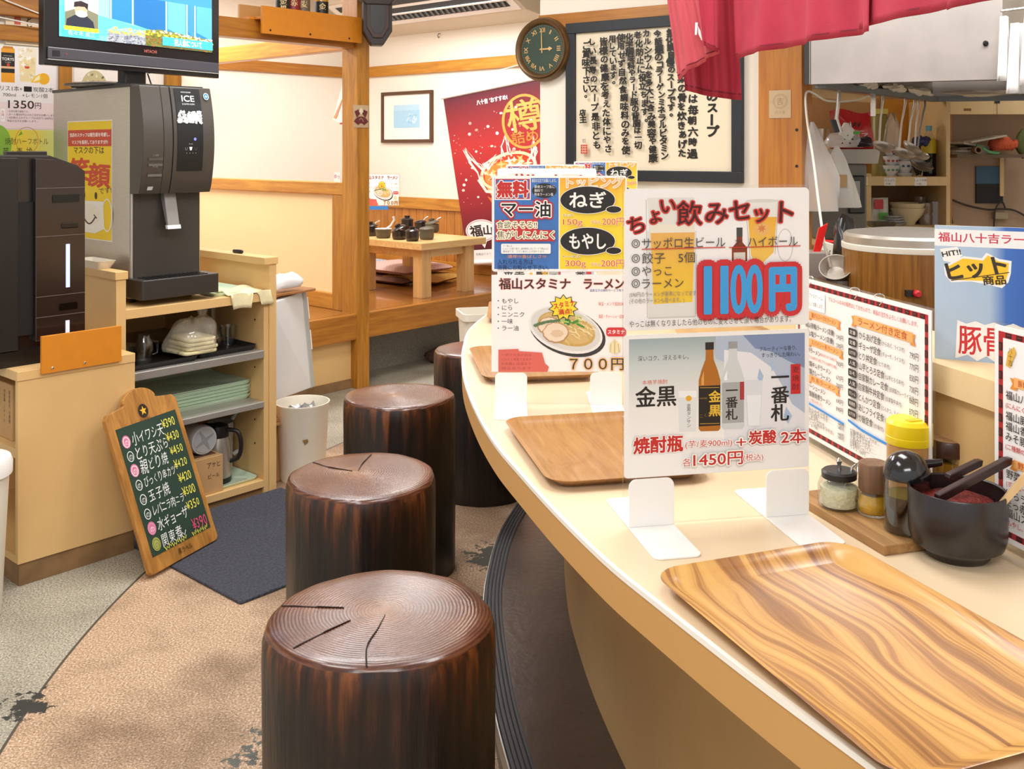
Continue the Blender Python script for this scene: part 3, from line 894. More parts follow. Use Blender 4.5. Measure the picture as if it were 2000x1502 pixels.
p.build('print', po, (0, -0.0002, 0), (PI / 2, 0, 0))

# ---- air purifier standing on the low cabinet
ap = thing('air_purifier', 'black floor-type air purifier with a lit level gauge, standing on the low cabinet', 'air purifier', R(1.285, 3.455, LCH), ANG)
outl = [(0.0, 0.0), (0.345, 0.0), (0.352, 0.06), (0.350, 0.655), (0.335, 0.672), (0.235, 0.708), (0.0, 0.712)]
G().prism_y([(x, z) for x, z in outl if True], 0.03, 0.24).obj('body', mat('glossy_black_plastic', '#1d1514', 0.25, coat=0.4), ap, bevel=0.006)
G().prism_y([(0.0, 0.055), (0.120, 0.055), (0.120, 0.700), (0.0, 0.704)], 0.006, 0.03).obj('side_grille', M_dark, ap, bevel=0.003)
G().prism_y([(0.175, 0.075), (0.347, 0.075), (0.347, 0.652), (0.330, 0.664), (0.24, 0.694), (0.175, 0.698)], 0.004, 0.03).obj('front_panel', mat('dark_brown_gloss', '#261a17', 0.2, coat=0.5), ap, bevel=0.003)
G().box(0.121, 0.174, 0.018, 0.03, 0.10, 0.55).obj('slot', mat('slot_black', '#060606', 0.6), ap)
for z0, z1, nm in ((0.43, 0.432, 'seam'), (0.225, 0.227, 'seam'), (0.155, 0.157, 'seam'), (0.595, 0.597, 'seam')):
    G().box(0.177, 0.345, 0.0025, 0.005, z0, z1).obj(nm, mat('seam_line', '#6a5c58', 0.4), ap)
G().box(0.232, 0.325, 0.001, 0.006, 0.545, 0.572).obj('display', mat('display_black', '#050505', 0.1), ap)
G().box(0.262, 0.322, 0.001, 0.006, 0.455, 0.474).obj('handle', mat('handle_black', '#0c0a0a', 0.2), ap, bevel=0.003)
G().box(0.255, 0.318, 0.001, 0.006, 0.172, 0.196).obj('window', mat('window_black', '#030303', 0.1), ap)
G().rbox(0.278, 0.292, 0.0, 0.006, 0.25, 0.40, 0.003).obj('level_gauge', mat('gauge_light', '#b9c4f4', 0.4, emit='#aebcff', es=0.85), ap)
G().rbox(0.277, 0.290, 0.0, 0.006, 0.085, 0.135, 0.005).obj('status_lamp', mat('lamp_white', '#d9d9e0', 0.4, emit='#c9c9d4', es=0.5), ap)
G().box(0.16, 0.30, 0.20, 0.235, 0.62, 0.722).obj('top_grille', M_dark, ap, bevel=0.003)
G().prism_y([(0.0, 0.0), (0.33, 0.0), (0.345, 0.05), (0.0, 0.052)], 0.012, 0.035).obj('skirt', mat('skirt_black', '#141010', 0.35), ap)

# small things on the end panels and the deck
t = thing('plastic_tray', 'small white plastic scoop tray on the end panel beside the ice dispenser', 'tray', on_unit(0.022, 0.19, SH), ANG)
G().loops([[(x, y, z) for x, y in rrect(0, 0.02, w, d, 0.01)] for w, d, z in ((0.055, 0.15, 0.0), (0.075, 0.20, 0.03), (0.071, 0.196, 0.03), (0.05, 0.145, 0.004))]).obj('tray_body', M_offw, t, smooth=40)
t = thing('marker_pen', 'black pen lying on the right end cap of the shelf unit', 'pen', on_unit(0.672, 0.24, SH), ANG)
G().lathe([(0.004, -0.035), (0.008, -0.03), (0.008, 0.03), (0.005, 0.034)], 12).obj('barrel', M_dark, t, (0, 0, 0.008), (PI / 2, 0, 0), smooth=40)
G().lathe([(0.0085, 0.0), (0.0085, 0.03), (0.006, 0.033)], 12).obj('cap', mat('pen_cap', '#2b2b30', 0.3), t, (0, 0.01, 0.0085), (PI / 2, 0, 0), smooth=40)


def tray_rings(w, d, r, hgt, wall, th=0.0022, slope=0.75, n=6):
    """shallow tray: outer wall up, lip, inner wall down, floor"""
    def ring(k, z): return [(x, y, z) for x, y in rrect(0, 0, w - 2 * k, d - 2 * k, max(r - k, 0.004), n)]
    return [ring(wall, 0.0), ring(wall * (1 - slope) + 0.001, hgt * 0.6), ring(0.0, hgt), ring(th * 0.6, hgt + 0.0004), ring(wall * (1 - slope) + th + 0.001, hgt * 0.62), ring(wall + th, th)]


t = thing('serving_tray', 'mint green plastic tray lying on the deck to the right of the ice dispenser', 'tray', on_unit(0.535, 0.215, 0.84), ANG)
G().loops(tray_rings(0.20, 0.36, 0.03, 0.014, 0.01)).obj('tray_body', mat('mint_plastic', '#d6ecd2', 0.4), t, smooth=40)
# cloth hanging over the front edge of the deck


def cloth(u, v):
    x = -0.07 + 0.17 * u + 0.01 * math.sin(7 * v); y = 0.17 - 0.22 * v; z = 0.006 + 0.006 * math.sin(9 * u + 4 * v) + 0.004 * math.sin(15 * v)
    if y < -0.004: z = 0.008 + (y + 0.004) * 1.35 + 0.004 * math.sin(9 * u); y = -0.006 - 0.004 * math.sin(8 * u)
    return (x + 0.02 * v * u, y, max(z, 0.002) if y > -0.003 else z)


t = thing('cleaning_cloth', 'folded cream cleaning cloth drooping over the front edge of the shelf unit deck', 'cloth', on_unit(0.555, 0.0, 0.842), ANG)
G().grid(cloth, 18, 20).obj('towel', mat('cream_towel', '#f0e5b8', 0.9, var=0.08, vscale=30, bump=0.2, bscale=300), t, smooth=60, solid=0.005)

# ---- television
tvd = Vector((0.5015, 0.8651, 0)); tv0 = Vector((-1.739, 3.71, 1.752))
tva = math.atan2(tvd.y, tvd.x)
tv = thing('television', 'flat black television showing the news, on a swivel stand atop the ice dispenser', 'television', tv0, tva)
TW, TH = 0.862, 0.53
G().rbox(0, TW, 0, 0.035, 0, TH, 0.004).obj('bezel', mat('tv_gloss_black', '#17161a', 0.18, coat=0.4), tv, bevel=0.004)
G().box(0.05, TW - 0.05, 0.035, 0.085, 0.06, TH - 0.05).obj('rear_housing', M_dark, tv, bevel=0.01)
G().box(0.012, TW - 0.006, -0.006, 0.0, 0.024, 0.068).obj('speaker_bar', mat('tv_grey_bar', '#45434a', 0.35), tv, bevel=0.003)
G().box(0.012, TW - 0.006, -0.0065, 0.0, 0.020, 0.023).obj('bar_trim', M_grey, tv)
sx0, sx1, sz0, sz1 = 0.062, TW - 0.045, 0.112, TH - 0.03
G().box(sx0 - 0.003, sx1 + 0.003, -0.001, 0.001, sz0 - 0.003, sz1 + 0.003).obj('screen', mat('screen_glass', '#0b0d10', 0.1), tv)
G().box(sx0, sx1, -0.0016, -0.0008, sz0 + 0.16, sz1).obj('picture_top', mat('screen_blue', '#3a7fb4', 0.3, emit='#3a7fb4', es=0.7), tv)
p = Print(sx1 - sx0, (sz1 - sz0) * 0.50, 755, 388, 0.0006)


class Lit:                                            # colours of a lit screen
    def __init__(s, e): s.e = e

    def __call__(s, c): return ink(c, 0.3, s.e)


T = Lit(0.9)
p.rect(0, 0, 755, 388, gradient('screen_sky', [(0, '#5fe3ec'), (0.55, '#79e4ee'), (1, '#2f7fb5')], 'X', 0, 0.75, 0.3, 0.9))
p.poly([(150, 0), (755, 0), (755, 300), (430, 250), (160, 190), (40, 150)], T('#2b6fa0'))
for x in (225, 330, 500, 610, 655): p.rect(x, 0, x + 8, 290, T('#9cc6dc'))
for x0, x1, c in ((150, 222, '#7fb9d6'), (340, 498, '#245f92'), (512, 606, '#5a9cc4'), (620, 652, '#3a78ad'), (668, 755, '#4f92bf')): p.poly([(x0, 0), (x1, 0), (x1, 285), (x0, 230)], T(c))
p.poly([(0, 150), (110, 175), (330, 235), (440, 262), (755, 300), (755, 330), (0, 360)], T('#57e0ea'))
rnd = random.Random(9)
p.poly([(215, 300), (400, 290), (402, 388), (212, 388)], T('#8c8f94'))
for i in range(220):
    x = rnd.uniform(215, 400); y = rnd.uniform(268, 388); top = y < 318
    p.star(x, y, rnd.uniform(5, 10), 2.5, 4, T(rnd.choice(['#f0e04a', '#e9d63c', '#cfc85a'] if top else ['#6f7480', '#b9bcc4', '#54585f', '#8d9299'])), rot=rnd.uniform(0, 3))
p.poly([(396, 262), (470, 244), (755, 282), (755, 388), (396, 388)], T('#6b6a34'))
for i in range(420):
    x = rnd.uniform(398, 755); top = 250 + (x - 470) * 0.11 if x > 470 else 255; y = rnd.uniform(top, 388); d = y - top
    c = rnd.choice(['#ffffff', '#fdfbe4', '#f7f4c4']) if d < 20 and x > 430 else rnd.choice(['#e6d93c', '#c9c23a', '#b8a63a']) if d < 48 else rnd.choice(['#5c6b2c', '#6e5a34', '#8a5a3a', '#46551f', '#7c7a3a', '#9a4f33'])
    p.star(x, y, rnd.uniform(5, 10), 2.5, 4, T(c), rot=rnd.uniform(0, 3))
p.rect(478, 300, 752, 372, T('#3fa6df')); p.text('犯人像について', 615, 336, 62, T('#ffffff'), align='c', fit=150, bold=0.01)
p.ph = 368
p.rect(18, 18, 165, 44, T('#f4f4f4')); p.text('長野・宇都宮', 118, 31, 30, T('#555555'), align='c')
p.rect(18, 44, 165, 296, T('#dfe8ef')); p.poly([(18, 190), (60, 160), (110, 150), (165, 180), (165, 296), (18, 296)], T('#6b6a55'))
p.poly([(22, 296), (26, 240), (60, 205), (110, 200), (142, 240), (150, 296)], T('#272b36')); p.ell(88, 165, 28, 42, T('#c79478')); p.poly([(56, 150), (58, 110), (88, 96), (120, 112), (118, 160), (104, 138), (76, 140)], T('#2a2224')); p.ell(90, 192, 26, 24, T('#f1f2f3'))
p.rect(14, 288, 168, 318, T('#c6d43a')); p.text('埼玉県警 捜査1課', 91, 303, 32, T('#5b6420'), align='c', fit=140)
p.rect(14, 318, 168, 354, T('#46b3d8')); p.text('佐々木 成三', 91, 336, 40, T('#bfe6f2'), align='c', fit=120)
p.ph = 388
p.build('picture', tv, (sx0, -0.0012, sz0), (PI / 2, 0, 0))
p = Print(TW, 0.12, 862, 120, 0.0003)
p.text('HITACHI', 480, 31, 17, '#b05a54', align='c', bold=0.02, fit=62); p.rrect(30, 64, 62, 86, 3, '#1d1c20'); p.ell(90, 74, 3, 3, '#a8353a')
o = p.build('lettering', tv, (0, -0.0065, 0), (PI / 2, 0, 0))
base = Vector((1.90 + 0.155, 3.64 + 0.22)); bw = R(base.x, base.y, 1.69)
lp = tv.matrix_basis.inverted() @ bw
G().rbox(lp.x - 0.055, lp.x + 0.055, 0.04, 0.09, -0.058, 0.10, 0.01).obj('stand_neck', M_dark, tv)
G().loops([[(lp.x + x, 0.075 + y, z) for x, y in rrect(0, 0, w, d, 0.05)] for w, d, z in ((0.50, 0.24, -0.0605), (0.50, 0.24, -0.054), (0.44, 0.19, -0.047))]).obj('stand_base', mat('stand_black', '#1f1e20', 0.25, coat=0.3), tv, smooth=40)
G().tube([(lp.x + 0.10, 0.09, 0.12), (lp.x + 0.12, 0.12, 0.02), (lp.x + 0.15, 0.12, -0.05)], 0.003, 8).obj('cable', M_dark, tv)
t = thing('remote_control', 'black remote control lying at the back left of the ice dispenser top', 'remote control', R(1.945, 4.05, 1.69), ANG + 1.1)
G().rbox(-0.022, 0.022, -0.085, 0.085, 0, 0.018, 0.008).obj('housing', M_dark, t, bevel=0.004)
g = G()
for i in range(5):
    for j in range(3): g.box(-0.015 + j * 0.012, -0.007 + j * 0.012, -0.06 + i * 0.022, -0.05 + i * 0.022, 0.018, 0.020)
g.obj('buttons', M_grey, t)

# ---- posters on the side wall
WB = 4.73
rA = ANG


def wall_sheet(name, label, cat, a0, h0, w, h, group=None, th=0.0015):
    t = thing(name, label, cat, R(a0, WB - 0.002, h0), rA, group)
    G().box(0, w, 0, th, 0, h).obj('sheet', M_paper, t)
    return t


t = wall_sheet('whisky_poster', 'pale poster with a whisky bottle, highball glass and the price 1350 yen', 'poster', 1.66, 1.53, 0.44, 0.375)
p = Print(0.44, 0.375, 185, 155)
p.rect(0, 0, 185, 155, '#f6f0ee'); p.rect(0, 105, 185, 155, '#f7e4e6')
p.rect(77, 4, 102, 68, '#eda22c'); p.poly([(79, 4), (100, 4), (98, 0), (81, 0)], '#c9802a'); p.rect(77, 12, 102, 50, '#2b2622'); p.rect(77, 38, 102, 42, '#e8b98a')
p.text('TORYS', 89.5, 24, 7.5, '#f7f2ea', align='c', fit=22, bold=0.02); p.text('EXTRA GOLD', 89.5, 18, 2.6, '#d9cfc0', align='c'); p.text('CLASSIC', 89.5, 30, 3, '#d9cfc0', align='c'); p.ell(90, 35, 3, 3, '#d8402c')
p.poly([(108, 2), (144, 0), (140, 66), (112, 66)], '#f4ead2'); p.poly([(110, 20), (142, 18), (140, 64), (112, 64)], '#f0dba6')
rnd = random.Random(2)
for i in range(26): x, y = rnd.uniform(112, 140), rnd.uniform(4, 60); p.star(x, y, rnd.uniform(3, 6), 2.4, 4, rnd.choice(['#fffaf0', '#e9d6a8', '#f7efdc', '#e3cc98']), rot=rnd.uniform(0, 2))
p.poly([(120, 36), (130, 36), (128, 40), (122, 40)], '#d8402c')
p.ell(157, 58, 11, 11, '#f2b52a'); p.poly([(132, 66), (140, 54), (150, 48), (152, 58), (146, 66)], '#f5c63c'); p.poly([(136, 65), (142, 56), (149, 51), (149, 60)], '#fdf0c0')
p.text('トリス1本+', 66, 79, 11, '#3c3734', fit=50); p.rect(119, 74, 134, 84, '#1f1b1a'); p.text('炭酸2本', 136, 79, 10, '#3c3734', fit=40)
p.text('700ml', 80, 91, 8.5, '#4c4744', fit=24); p.text('+レモン1個', 116, 91, 9, '#4c4744', fit=48)
p.text('1350', 90, 108, 21, '#3a302e', fit=48, bold=0.01); p.text('円', 140, 110, 14, '#3a302e')
p.rrect(76, 118, 84, 142, 2, '#ffffff'); p.text('お願い', 80, 120, 6, '#d8402c', vert=True)
for i, tx in enumerate(('・お持ち帰り価格です。', '・お一人様300円以上のご注文をお願いします。', '・4名様以上のグループは合計で1200円以上', '単品の注文をお願いします。')): p.text(tx, 88, 122 + i * 6, 4.6, '#7b6f6c', fit=(40, 92, 92, 56)[i])
p.build('print', t, (0, -0.0002, 0), (PI / 2, 0, 0))
t = wall_sheet('bottle_poster', 'yellow-green poster with an orange and brush lettering, below the whisky poster', 'poster', 1.66, 1.30, 0.44, 0.225)
p = Print(0.44, 0.225, 185, 95)
p.rect(0, 0, 185, 95, gradient('lime_wash', [(0, '#8cc04a'), (0.42, '#d9dc52'), (0.65, '#f2d84a'), (1, '#cfe08a')], 'X', 0, 0.44))
p.ring(125, 20, 22, 26, 1.2, '#e0902c'); p.poly([(108, 12), (114, 2), (117, 8)], '#7fae3a'); p.ell(70, 30, 26, 40, '#8fc04a')
p.text('焼酎ハーフボトル', 84, 22, 14, '#3a3318', jit=0.05, fit=82); p.text('芋・麦 換', 80, 42, 17, '#3a3318', jit=0.05, fit=56)
p.build('print', t, (0, -0.0002, 0), (PI / 2, 0, 0))
t = thing('calligraphy_card', 'cream card with brush writing and a red seal, above the whisky poster', 'card', R(1.86, WB - 0.01, 1.915), ANG)
G().box(0, 0.40, 0, 0.008, 0, 0.20).obj('card', mat('cream_card', '#f3dfbe', 0.6), t)
p = Print(0.40, 0.20, 170, 85)
p.ell(20, 12, 12, 20, '#e9b79a', rot=0.5); p.text('体にやさ', 70, 0, 17, '#2c241c', vert=True, jit=0.1, bold=0.02); p.text('のもとと', 44, -2, 15, '#2c241c', vert=True, jit=0.1, bold=0.02); p.rect(16, 30, 28, 46, '#cf5a44'); p.text('印', 22, 38, 9, '#f3dfbe', align='c'); p.text('店主', 24, 10, 8, '#6a5444', vert=True)
p.build('writing', t, (0, -0.0002, 0), (PI / 2, 0, 0))
t = wall_sheet('beer_poster', 'white poster with a round patterned beer emblem, half hidden behind the television stand', 'poster', 2.175, 1.55, 0.42, 0.42)
p = Print(0.42, 0.42, 100, 100)
p.rect(0, 0, 100, 100, '#f8efe8'); p.ell(24, 62, 17, 26, '#cbbd8e')
rnd = random.Random(3)
for i in range(60):
    a, r_ = rnd.uniform(0, 6.28), rnd.uniform(0, 1); p.ell(24 + 16 * r_ * math.cos(a), 62 + 24 * r_ * math.sin(a), 2, 1.2, rnd.choice(['#6d6446', '#e5dbb4', '#8d8258']), rot=rnd.uniform(0, 3), n=8)
p.rect(12, 76, 38, 86, '#d9cfa8'); p.text('YEBISU', 25, 81, 8, '#4b4532', align='c', bold=0.02, fit=26)
p.build('print', t, (0, -0.0002, 0), (PI / 2, 0, 0))
t = thing('string', 'thin white string strung along the beams above the posters', 'string', R(1.6, 4.67, 2.0), ANG)
G().tube([(0, -0.002, 0.20), (0.25, -0.004, 0.10), (0.62, 0.0, -0.01)], 0.003, 8).obj('cord_line', M_white, t)
G().tube([(0, 0.0, 0.05), (0.35, -0.002, 0.01), (0.62, 0.0, -0.012)], 0.003, 8).obj('cord_line', M_white, t)

# ---- contents of the shelves
M_btray = mat('black_tray_plastic', '#1c1a19', 0.45)
for (x, y, w, d), lab in (((0.205, 0.20, 0.30, 0.36), 'black tray under the glasses, left one on the upper steel shelf'), ((0.50, 0.215, 0.27, 0.36), 'black tray under the carafe, right one on the upper steel shelf')):
    t = thing('black_tray', lab, 'tray', on_unit(x, y, 0.60), ANG, 'black trays on the upper shelf')
    G().loops(tray_rings(w, d, 0.02, 0.022, 0.012)).obj('tray_body', M_btray, t, smooth=40)
tum = thing('glass_tumbler', 'nearest small ribbed glass at the front left of the left black tray', 'glass', on_unit(0.10, 0.12, 0.6025), ANG, 'glasses on the upper shelf')
G().lathe([(0.026, 0), (0.028, 0.02), (0.036, 0.085), (0.0345, 0.085), (0.026, 0.02), (0.024, 0.006)], 24).obj('tumbler', M_glass, tum, smooth=40)
for x, y, lab in ((0.09, 0.24, 'tumbler directly behind the nearest small glass'), (0.15, 0.30, 'tumbler at the back of the left black tray, behind the handled jar'), (0.59, 0.19, 'tumbler on the right black tray, at its right end beyond the carafe'), (0.455, 0.22, 'tumbler on the right black tray, between the bagged cloths and the carafe')):
    dup(tum, on_unit(x, y, 0.6025), None, lab)
t = thing('glass_jar', 'clear handled glass jar standing on the left black tray', 'jar', on_unit(0.185, 0.14, 0.6025), ANG)
G().lathe([(0.03, 0), (0.034, 0.006), (0.034, 0.085), (0.024, 0.10), (0.024, 0.11), (0.022, 0.11), (0.022, 0.10), (0.031, 0.085), (0.031, 0.01)], 24).obj('jar_body', M_glass, t, smooth=40)
G().tube([(0.033, 0, 0.08), (0.055, 0, 0.075), (0.055, 0, 0.03), (0.033, 0, 0.025)], 0.005, 8).obj('handle', M_glass, t, smooth=60)
t = thing('glass_carafe', 'clear glass carafe with a long neck on the right black tray', 'carafe', on_unit(0.525, 0.2, 0.6025), ANG)
G().lathe([(0.036, 0), (0.042, 0.01), (0.040, 0.05), (0.016, 0.085), (0.012, 0.12), (0.015, 0.17), (0.013, 0.17), (0.010, 0.12), (0.014, 0.087), (0.037, 0.05), (0.038, 0.012)], 28).obj('carafe_body', M_glass, t, smooth=50)
for x, c, lab in ((0.165, '#8a6a1c', 'amber bottle at the back of the upper shelf, left of the bag'), (0.225, '#6a4a1a', 'brown bottle at the back of the upper shelf, right beside the amber bottle')):
    t = thing('sauce_bottle', lab, 'bottle', on_unit(x, 0.44, 0.60), ANG, 'bottles at the back of the upper shelf')
    G().lathe([(0.026, 0), (0.028, 0.01), (0.028, 0.11), (0.012, 0.145), (0.012, 0.165)], 20).obj('bottle_body', mat('bottle_' + c[1:], c, 0.2), t, smooth=40)
    G().lathe([(0.014, 0.165), (0.014, 0.18)], 16).obj('cap', M_dark, t)
t = thing('bag_of_cloths', 'crumpled clear plastic bag holding folded pale cloths, bulging over the upper shelf edge', 'bag', on_unit(0.365, 0.10, 0.6005), ANG)
for k in range(4): G().loops([[(x, y, z) for x, y in rrect(0.01 * (k % 2), 0.0, 0.15 - 0.01 * k, 0.16, 0.02)] for z in (0.024 + 0.016 * k, 0.038 + 0.016 * k)]).obj('folded_cloth', mat('pale_yellow_cloth', '#ece1b2', 0.9, var=0.1, vscale=30), t, smooth=40, bevel=0.005)
G().blob((0, -0.005, 0.075), 0.11, 0.088, 0.08, 40, 20, 0.16, 5, True).obj('bag_film', M_bag, t, smooth=70)
G().loops([[(0.05 + 0.03 * math.cos(a) * k, 0.0 + 0.02 * math.sin(a) * k, z) for a in [2 * PI * i / 12 for i in range(12)]] for k, z in ((1.3, 0.15), (0.5, 0.165), (0.9, 0.19))]).obj('bag_knot', M_bag, t)
trays = []
for k in range(11):
    t = thing('green_tray', 'mint green cafeteria tray in the stack on the lower steel shelf' if k < 10 else 'topmost mint green cafeteria tray of the stack on the lower steel shelf', 'tray', on_unit(0.44 + 0.003 * math.sin(k * 2.1), 0.255 + 0.002 * math.cos(k * 3), 0.387 + 0.0066 * k), ANG + 0.012 * math.sin(k * 1.7), 'stacked green trays')
    if k == 0: G().loops(tray_rings(0.42, 0.33, 0.035, 0.014, 0.012)).obj('tray_body', bpy.data.materials['mint_plastic'], t, smooth=40); t0 = t
    else:
        c = t0.children[0].copy(); COL.objects.link(c); c.parent = t
t = thing('green_tray', 'single mint green tray on the floor board of the shelf unit, under the steel jug', 'tray', on_unit(0.50, 0.21, 0.058), ANG)
G().loops(tray_rings(0.28, 0.36, 0.03, 0.012, 0.01)).obj('tray_body', bpy.data.materials['mint_plastic'], t, smooth=40)
t = thing('vacuum_jug', 'stainless steel vacuum jug with a black lid and handle on the lowest board', 'jug', on_unit(0.505, 0.13, 0.061), ANG - 0.9)
G().lathe([(0.052, 0.0), (0.054, 0.004), (0.054, 0.022)], 32).obj('foot_ring', M_dark, t, smooth=40)
G().lathe([(0.053, 0.022), (0.053, 0.13), (0.047, 0.17), (0.042, 0.188)], 32).obj('steel_body', M_steel, t, smooth=40)
G().lathe([(0.043, 0.186), (0.044, 0.215), (0.040, 0.232), (0.020, 0.24)], 32).obj('collar', M_dark, t, smooth=40)
G().loops([[(x - 0.035, y, z) for x, y in rrect(0, 0, 0.06, 0.03, 0.012)] for z in (0.226, 0.236)]).obj('spout_lever', M_dark, t)
G().tube(spline([(0.040, 0, 0.215), (0.085, 0, 0.205), (0.098, 0, 0.15), (0.086, 0, 0.10), (0.052, 0, 0.085)], 14), 0.009, 10).obj('handle', M_dark, t, smooth=60)
G().grid(lambda u, v: (0.0537 * math.cos(-2.3 + 0.8 * u), 0.0537 * math.sin(-2.3 + 0.8 * u), 0.04 + 0.045 * v), 8, 2).obj('sticker', mat('jug_sticker', '#cfc6cf', 0.5, var=0.2, vscale=150), t)
t = thing('water_pitcher', 'pale grey plastic pitcher with an upright handle behind the steel jug', 'pitcher', on_unit(0.585, 0.24, 0.071), ANG - 0.7)
G().lathe([(0.05, 0.0), (0.055, 0.20), (0.052, 0.20), (0.047, 0.004)], 28).obj('pitcher_body', mat('pitcher_plastic', '#cfd0ce', 0.4), t, smooth=40)
G().tube(spline([(0.05, 0, 0.21), (0.075, 0, 0.245), (0.10, 0, 0.22), (0.10, 0, 0.10), (0.055, 0, 0.06)], 16), 0.009, 10).obj('handle', bpy.data.materials['pitcher_plastic'], t, smooth=60)
t = thing('lying_jug', 'grey plastic jug lying on its side, its base with cross ribs facing out', 'jug', on_unit(0.40, 0.06, 0.266), ANG)
G().lathe([(0.055, 0.0), (0.058, 0.012), (0.058, 0.035), (0.050, 0.04), (0.050, 0.20)], 36).obj('jug_body', mat('jug_grey', '#c3c3c4', 0.4), t, (0, 0, 0), (-PI / 2, 0, 0), smooth=40)
g = G()
for k in range(4):
    a = k * PI / 2 + 0.5; c, s_ = math.cos(a), math.sin(a)
    g.prism([(0.044 * c - 0.012 * s_ * 0.2, 0.044 * s_ + 0.012 * c * 0.2), (0.008 * (c - s_), 0.008 * (s_ + c)), (0, 0), (0.008 * (c + s_), 0.008 * (s_ - c)), (0.044 * c + 0.012 * s_ * 0.2, 0.044 * s_ - 0.012 * c * 0.2)], 0, 0.004)
g.obj('rib', mat('jug_rib_grey', '#8d8e90', 0.4), t, (0, 0.0, 0), (PI / 2, 0, 0))
G().lathe([(0.046, 0), (0.049, 0.003)], 36).obj('rim_ring', mat('jug_ring', '#a9aaac', 0.4), t, (0, 0.0005, 0), (PI / 2, 0, 0))
t = thing('cardboard_box', 'small cardboard box with handwritten katakana on the lowest board, in front of the lying jug', 'box', on_unit(0.325, 0.02, 0.058), ANG)
G().box(0, 0.135, 0, 0.13, 0, 0.148).obj('carton', M_card, t, bevel=0.002)
G().box(0.015, 0.12, 0.03, 0.10, 0.1475, 0.150).obj('flap_gap', mat('carton_dark', '#5a4028', 0.9), t)
p = Print(0.135, 0.148, 135, 148)
p.text('アサヒ', 62, 32, 26, '#4a3520', jit=0.12, sx=0.8); p.text('ビール', 66, 76, 20, '#4a3520', jit=0.12, sx=0.9)
p.build('writing', t, (0, -0.0005, 0), (PI / 2, 0, 0))

# ---- stuff to the right of the shelf unit
t = thing('cardboard_box', 'cardboard carton with red print between the shelf unit and the round bin', 'box', R(2.495, 3.62), ANG)
G().box(0, 0.20, 0, 0.30, 0, 0.255).obj('carton', M_card, t, bevel=0.003)
p = Print(0.20, 0.255, 20, 25.5); p.text('味の素', 1.2, 3, 6, '#c23a2a', vert=True, bold=0.03)
p.build('print', t, (0, -0.0005, 0), (PI / 2, 0, 0))
t = thing('wooden_board', 'pair of thin wooden boards lying on top of the red-printed carton', 'board', R(2.495, 3.58, 0.255), ANG)
for k in range(2): G().box(0, 0.22 - 0.02 * k, 0.01 * k, 0.33, 0.001 + 0.013 * k, 0.012 + 0.013 * k).obj('plank', wood('plywood_board', '#a87442', '#c99a62', 0.5, 6, (0.8, 8, 8)), t)
wp = thing('cooler_door', 'white panel door with a grey edge strip, tilted in the gap beside the shelf unit', 'panel', (0, 0, 0))
TLp, TRp, BRp, BLp = at(528, 594, 4.40), at(592, 568, 4.72), at(609, 757, 4.72), at(528, 787, 4.40)
nrm = (TRp - TLp).cross(BLp - TLp).normalized()
if nrm.y < 0: nrm = -nrm
wp.location = BLp; wp.location.z = min(BLp.z, BRp.z)
L0 = Vector(wp.location)
G().loops([[q - L0 for q in (BLp, BRp, TRp, TLp)], [q + nrm * 0.05 - L0 for q in (BLp, BRp, TRp, TLp)]]).obj('door', mat('white_enamel', '#e3e4e4', 0.45, var=0.03), wp, bevel=0.004)
dx = (TRp - TLp).normalized()
G().loops([[q - L0 - nrm * 0.004 for q in (BRp - dx * 0.012, BRp + dx * 0.03, TRp + dx * 0.03, TRp - dx * 0.012)], [q + nrm * 0.054 - L0 for q in (BRp - dx * 0.012, BRp + dx * 0.03, TRp + dx * 0.03, TRp - dx * 0.012)]]).obj('edge_strip', mat('grey_edge_plastic', '#b4b5b2', 0.45), wp, bevel=0.004)
for f0, f1 in ((0.08, 0.30), (0.42, 0.62)):
    a = TRp + (BRp - TRp) * f0 + dx * 0.031; b = TRp + (BRp - TRp) * f1 + dx * 0.031
    G().tube([a - L0, b - L0], 0.006, 8).obj('grip', M_white, wp)
t = thing('wooden_tray', 'flat brown wooden tray laid on top of the white panel door', 'tray', at(560, 581, 4.56) + Vector((0, 0.01, 0.012)), 0.98)
G().rbox(-0.19, 0.17, -0.02, 0.14, 0, 0.012, 0.015).obj('board', wood('brown_tray', '#8c5a30', '#b07a48', 0.45, 6, (0.8, 8, 8)), t, bevel=0.003)
t = thing('plastic_bag', 'small rolled white plastic bag lying on the brown wooden tray', 'bag', at(556, 570, 4.56) + Vector((0, 0.02, 0.004)), 0.9)
G().blob((0, 0, 0.035), 0.10, 0.035, 0.045, 18, 9, 0.12, 3, True).obj('film', mat('white_bag_film', '#eceef2', 0.35), t, smooth=70)
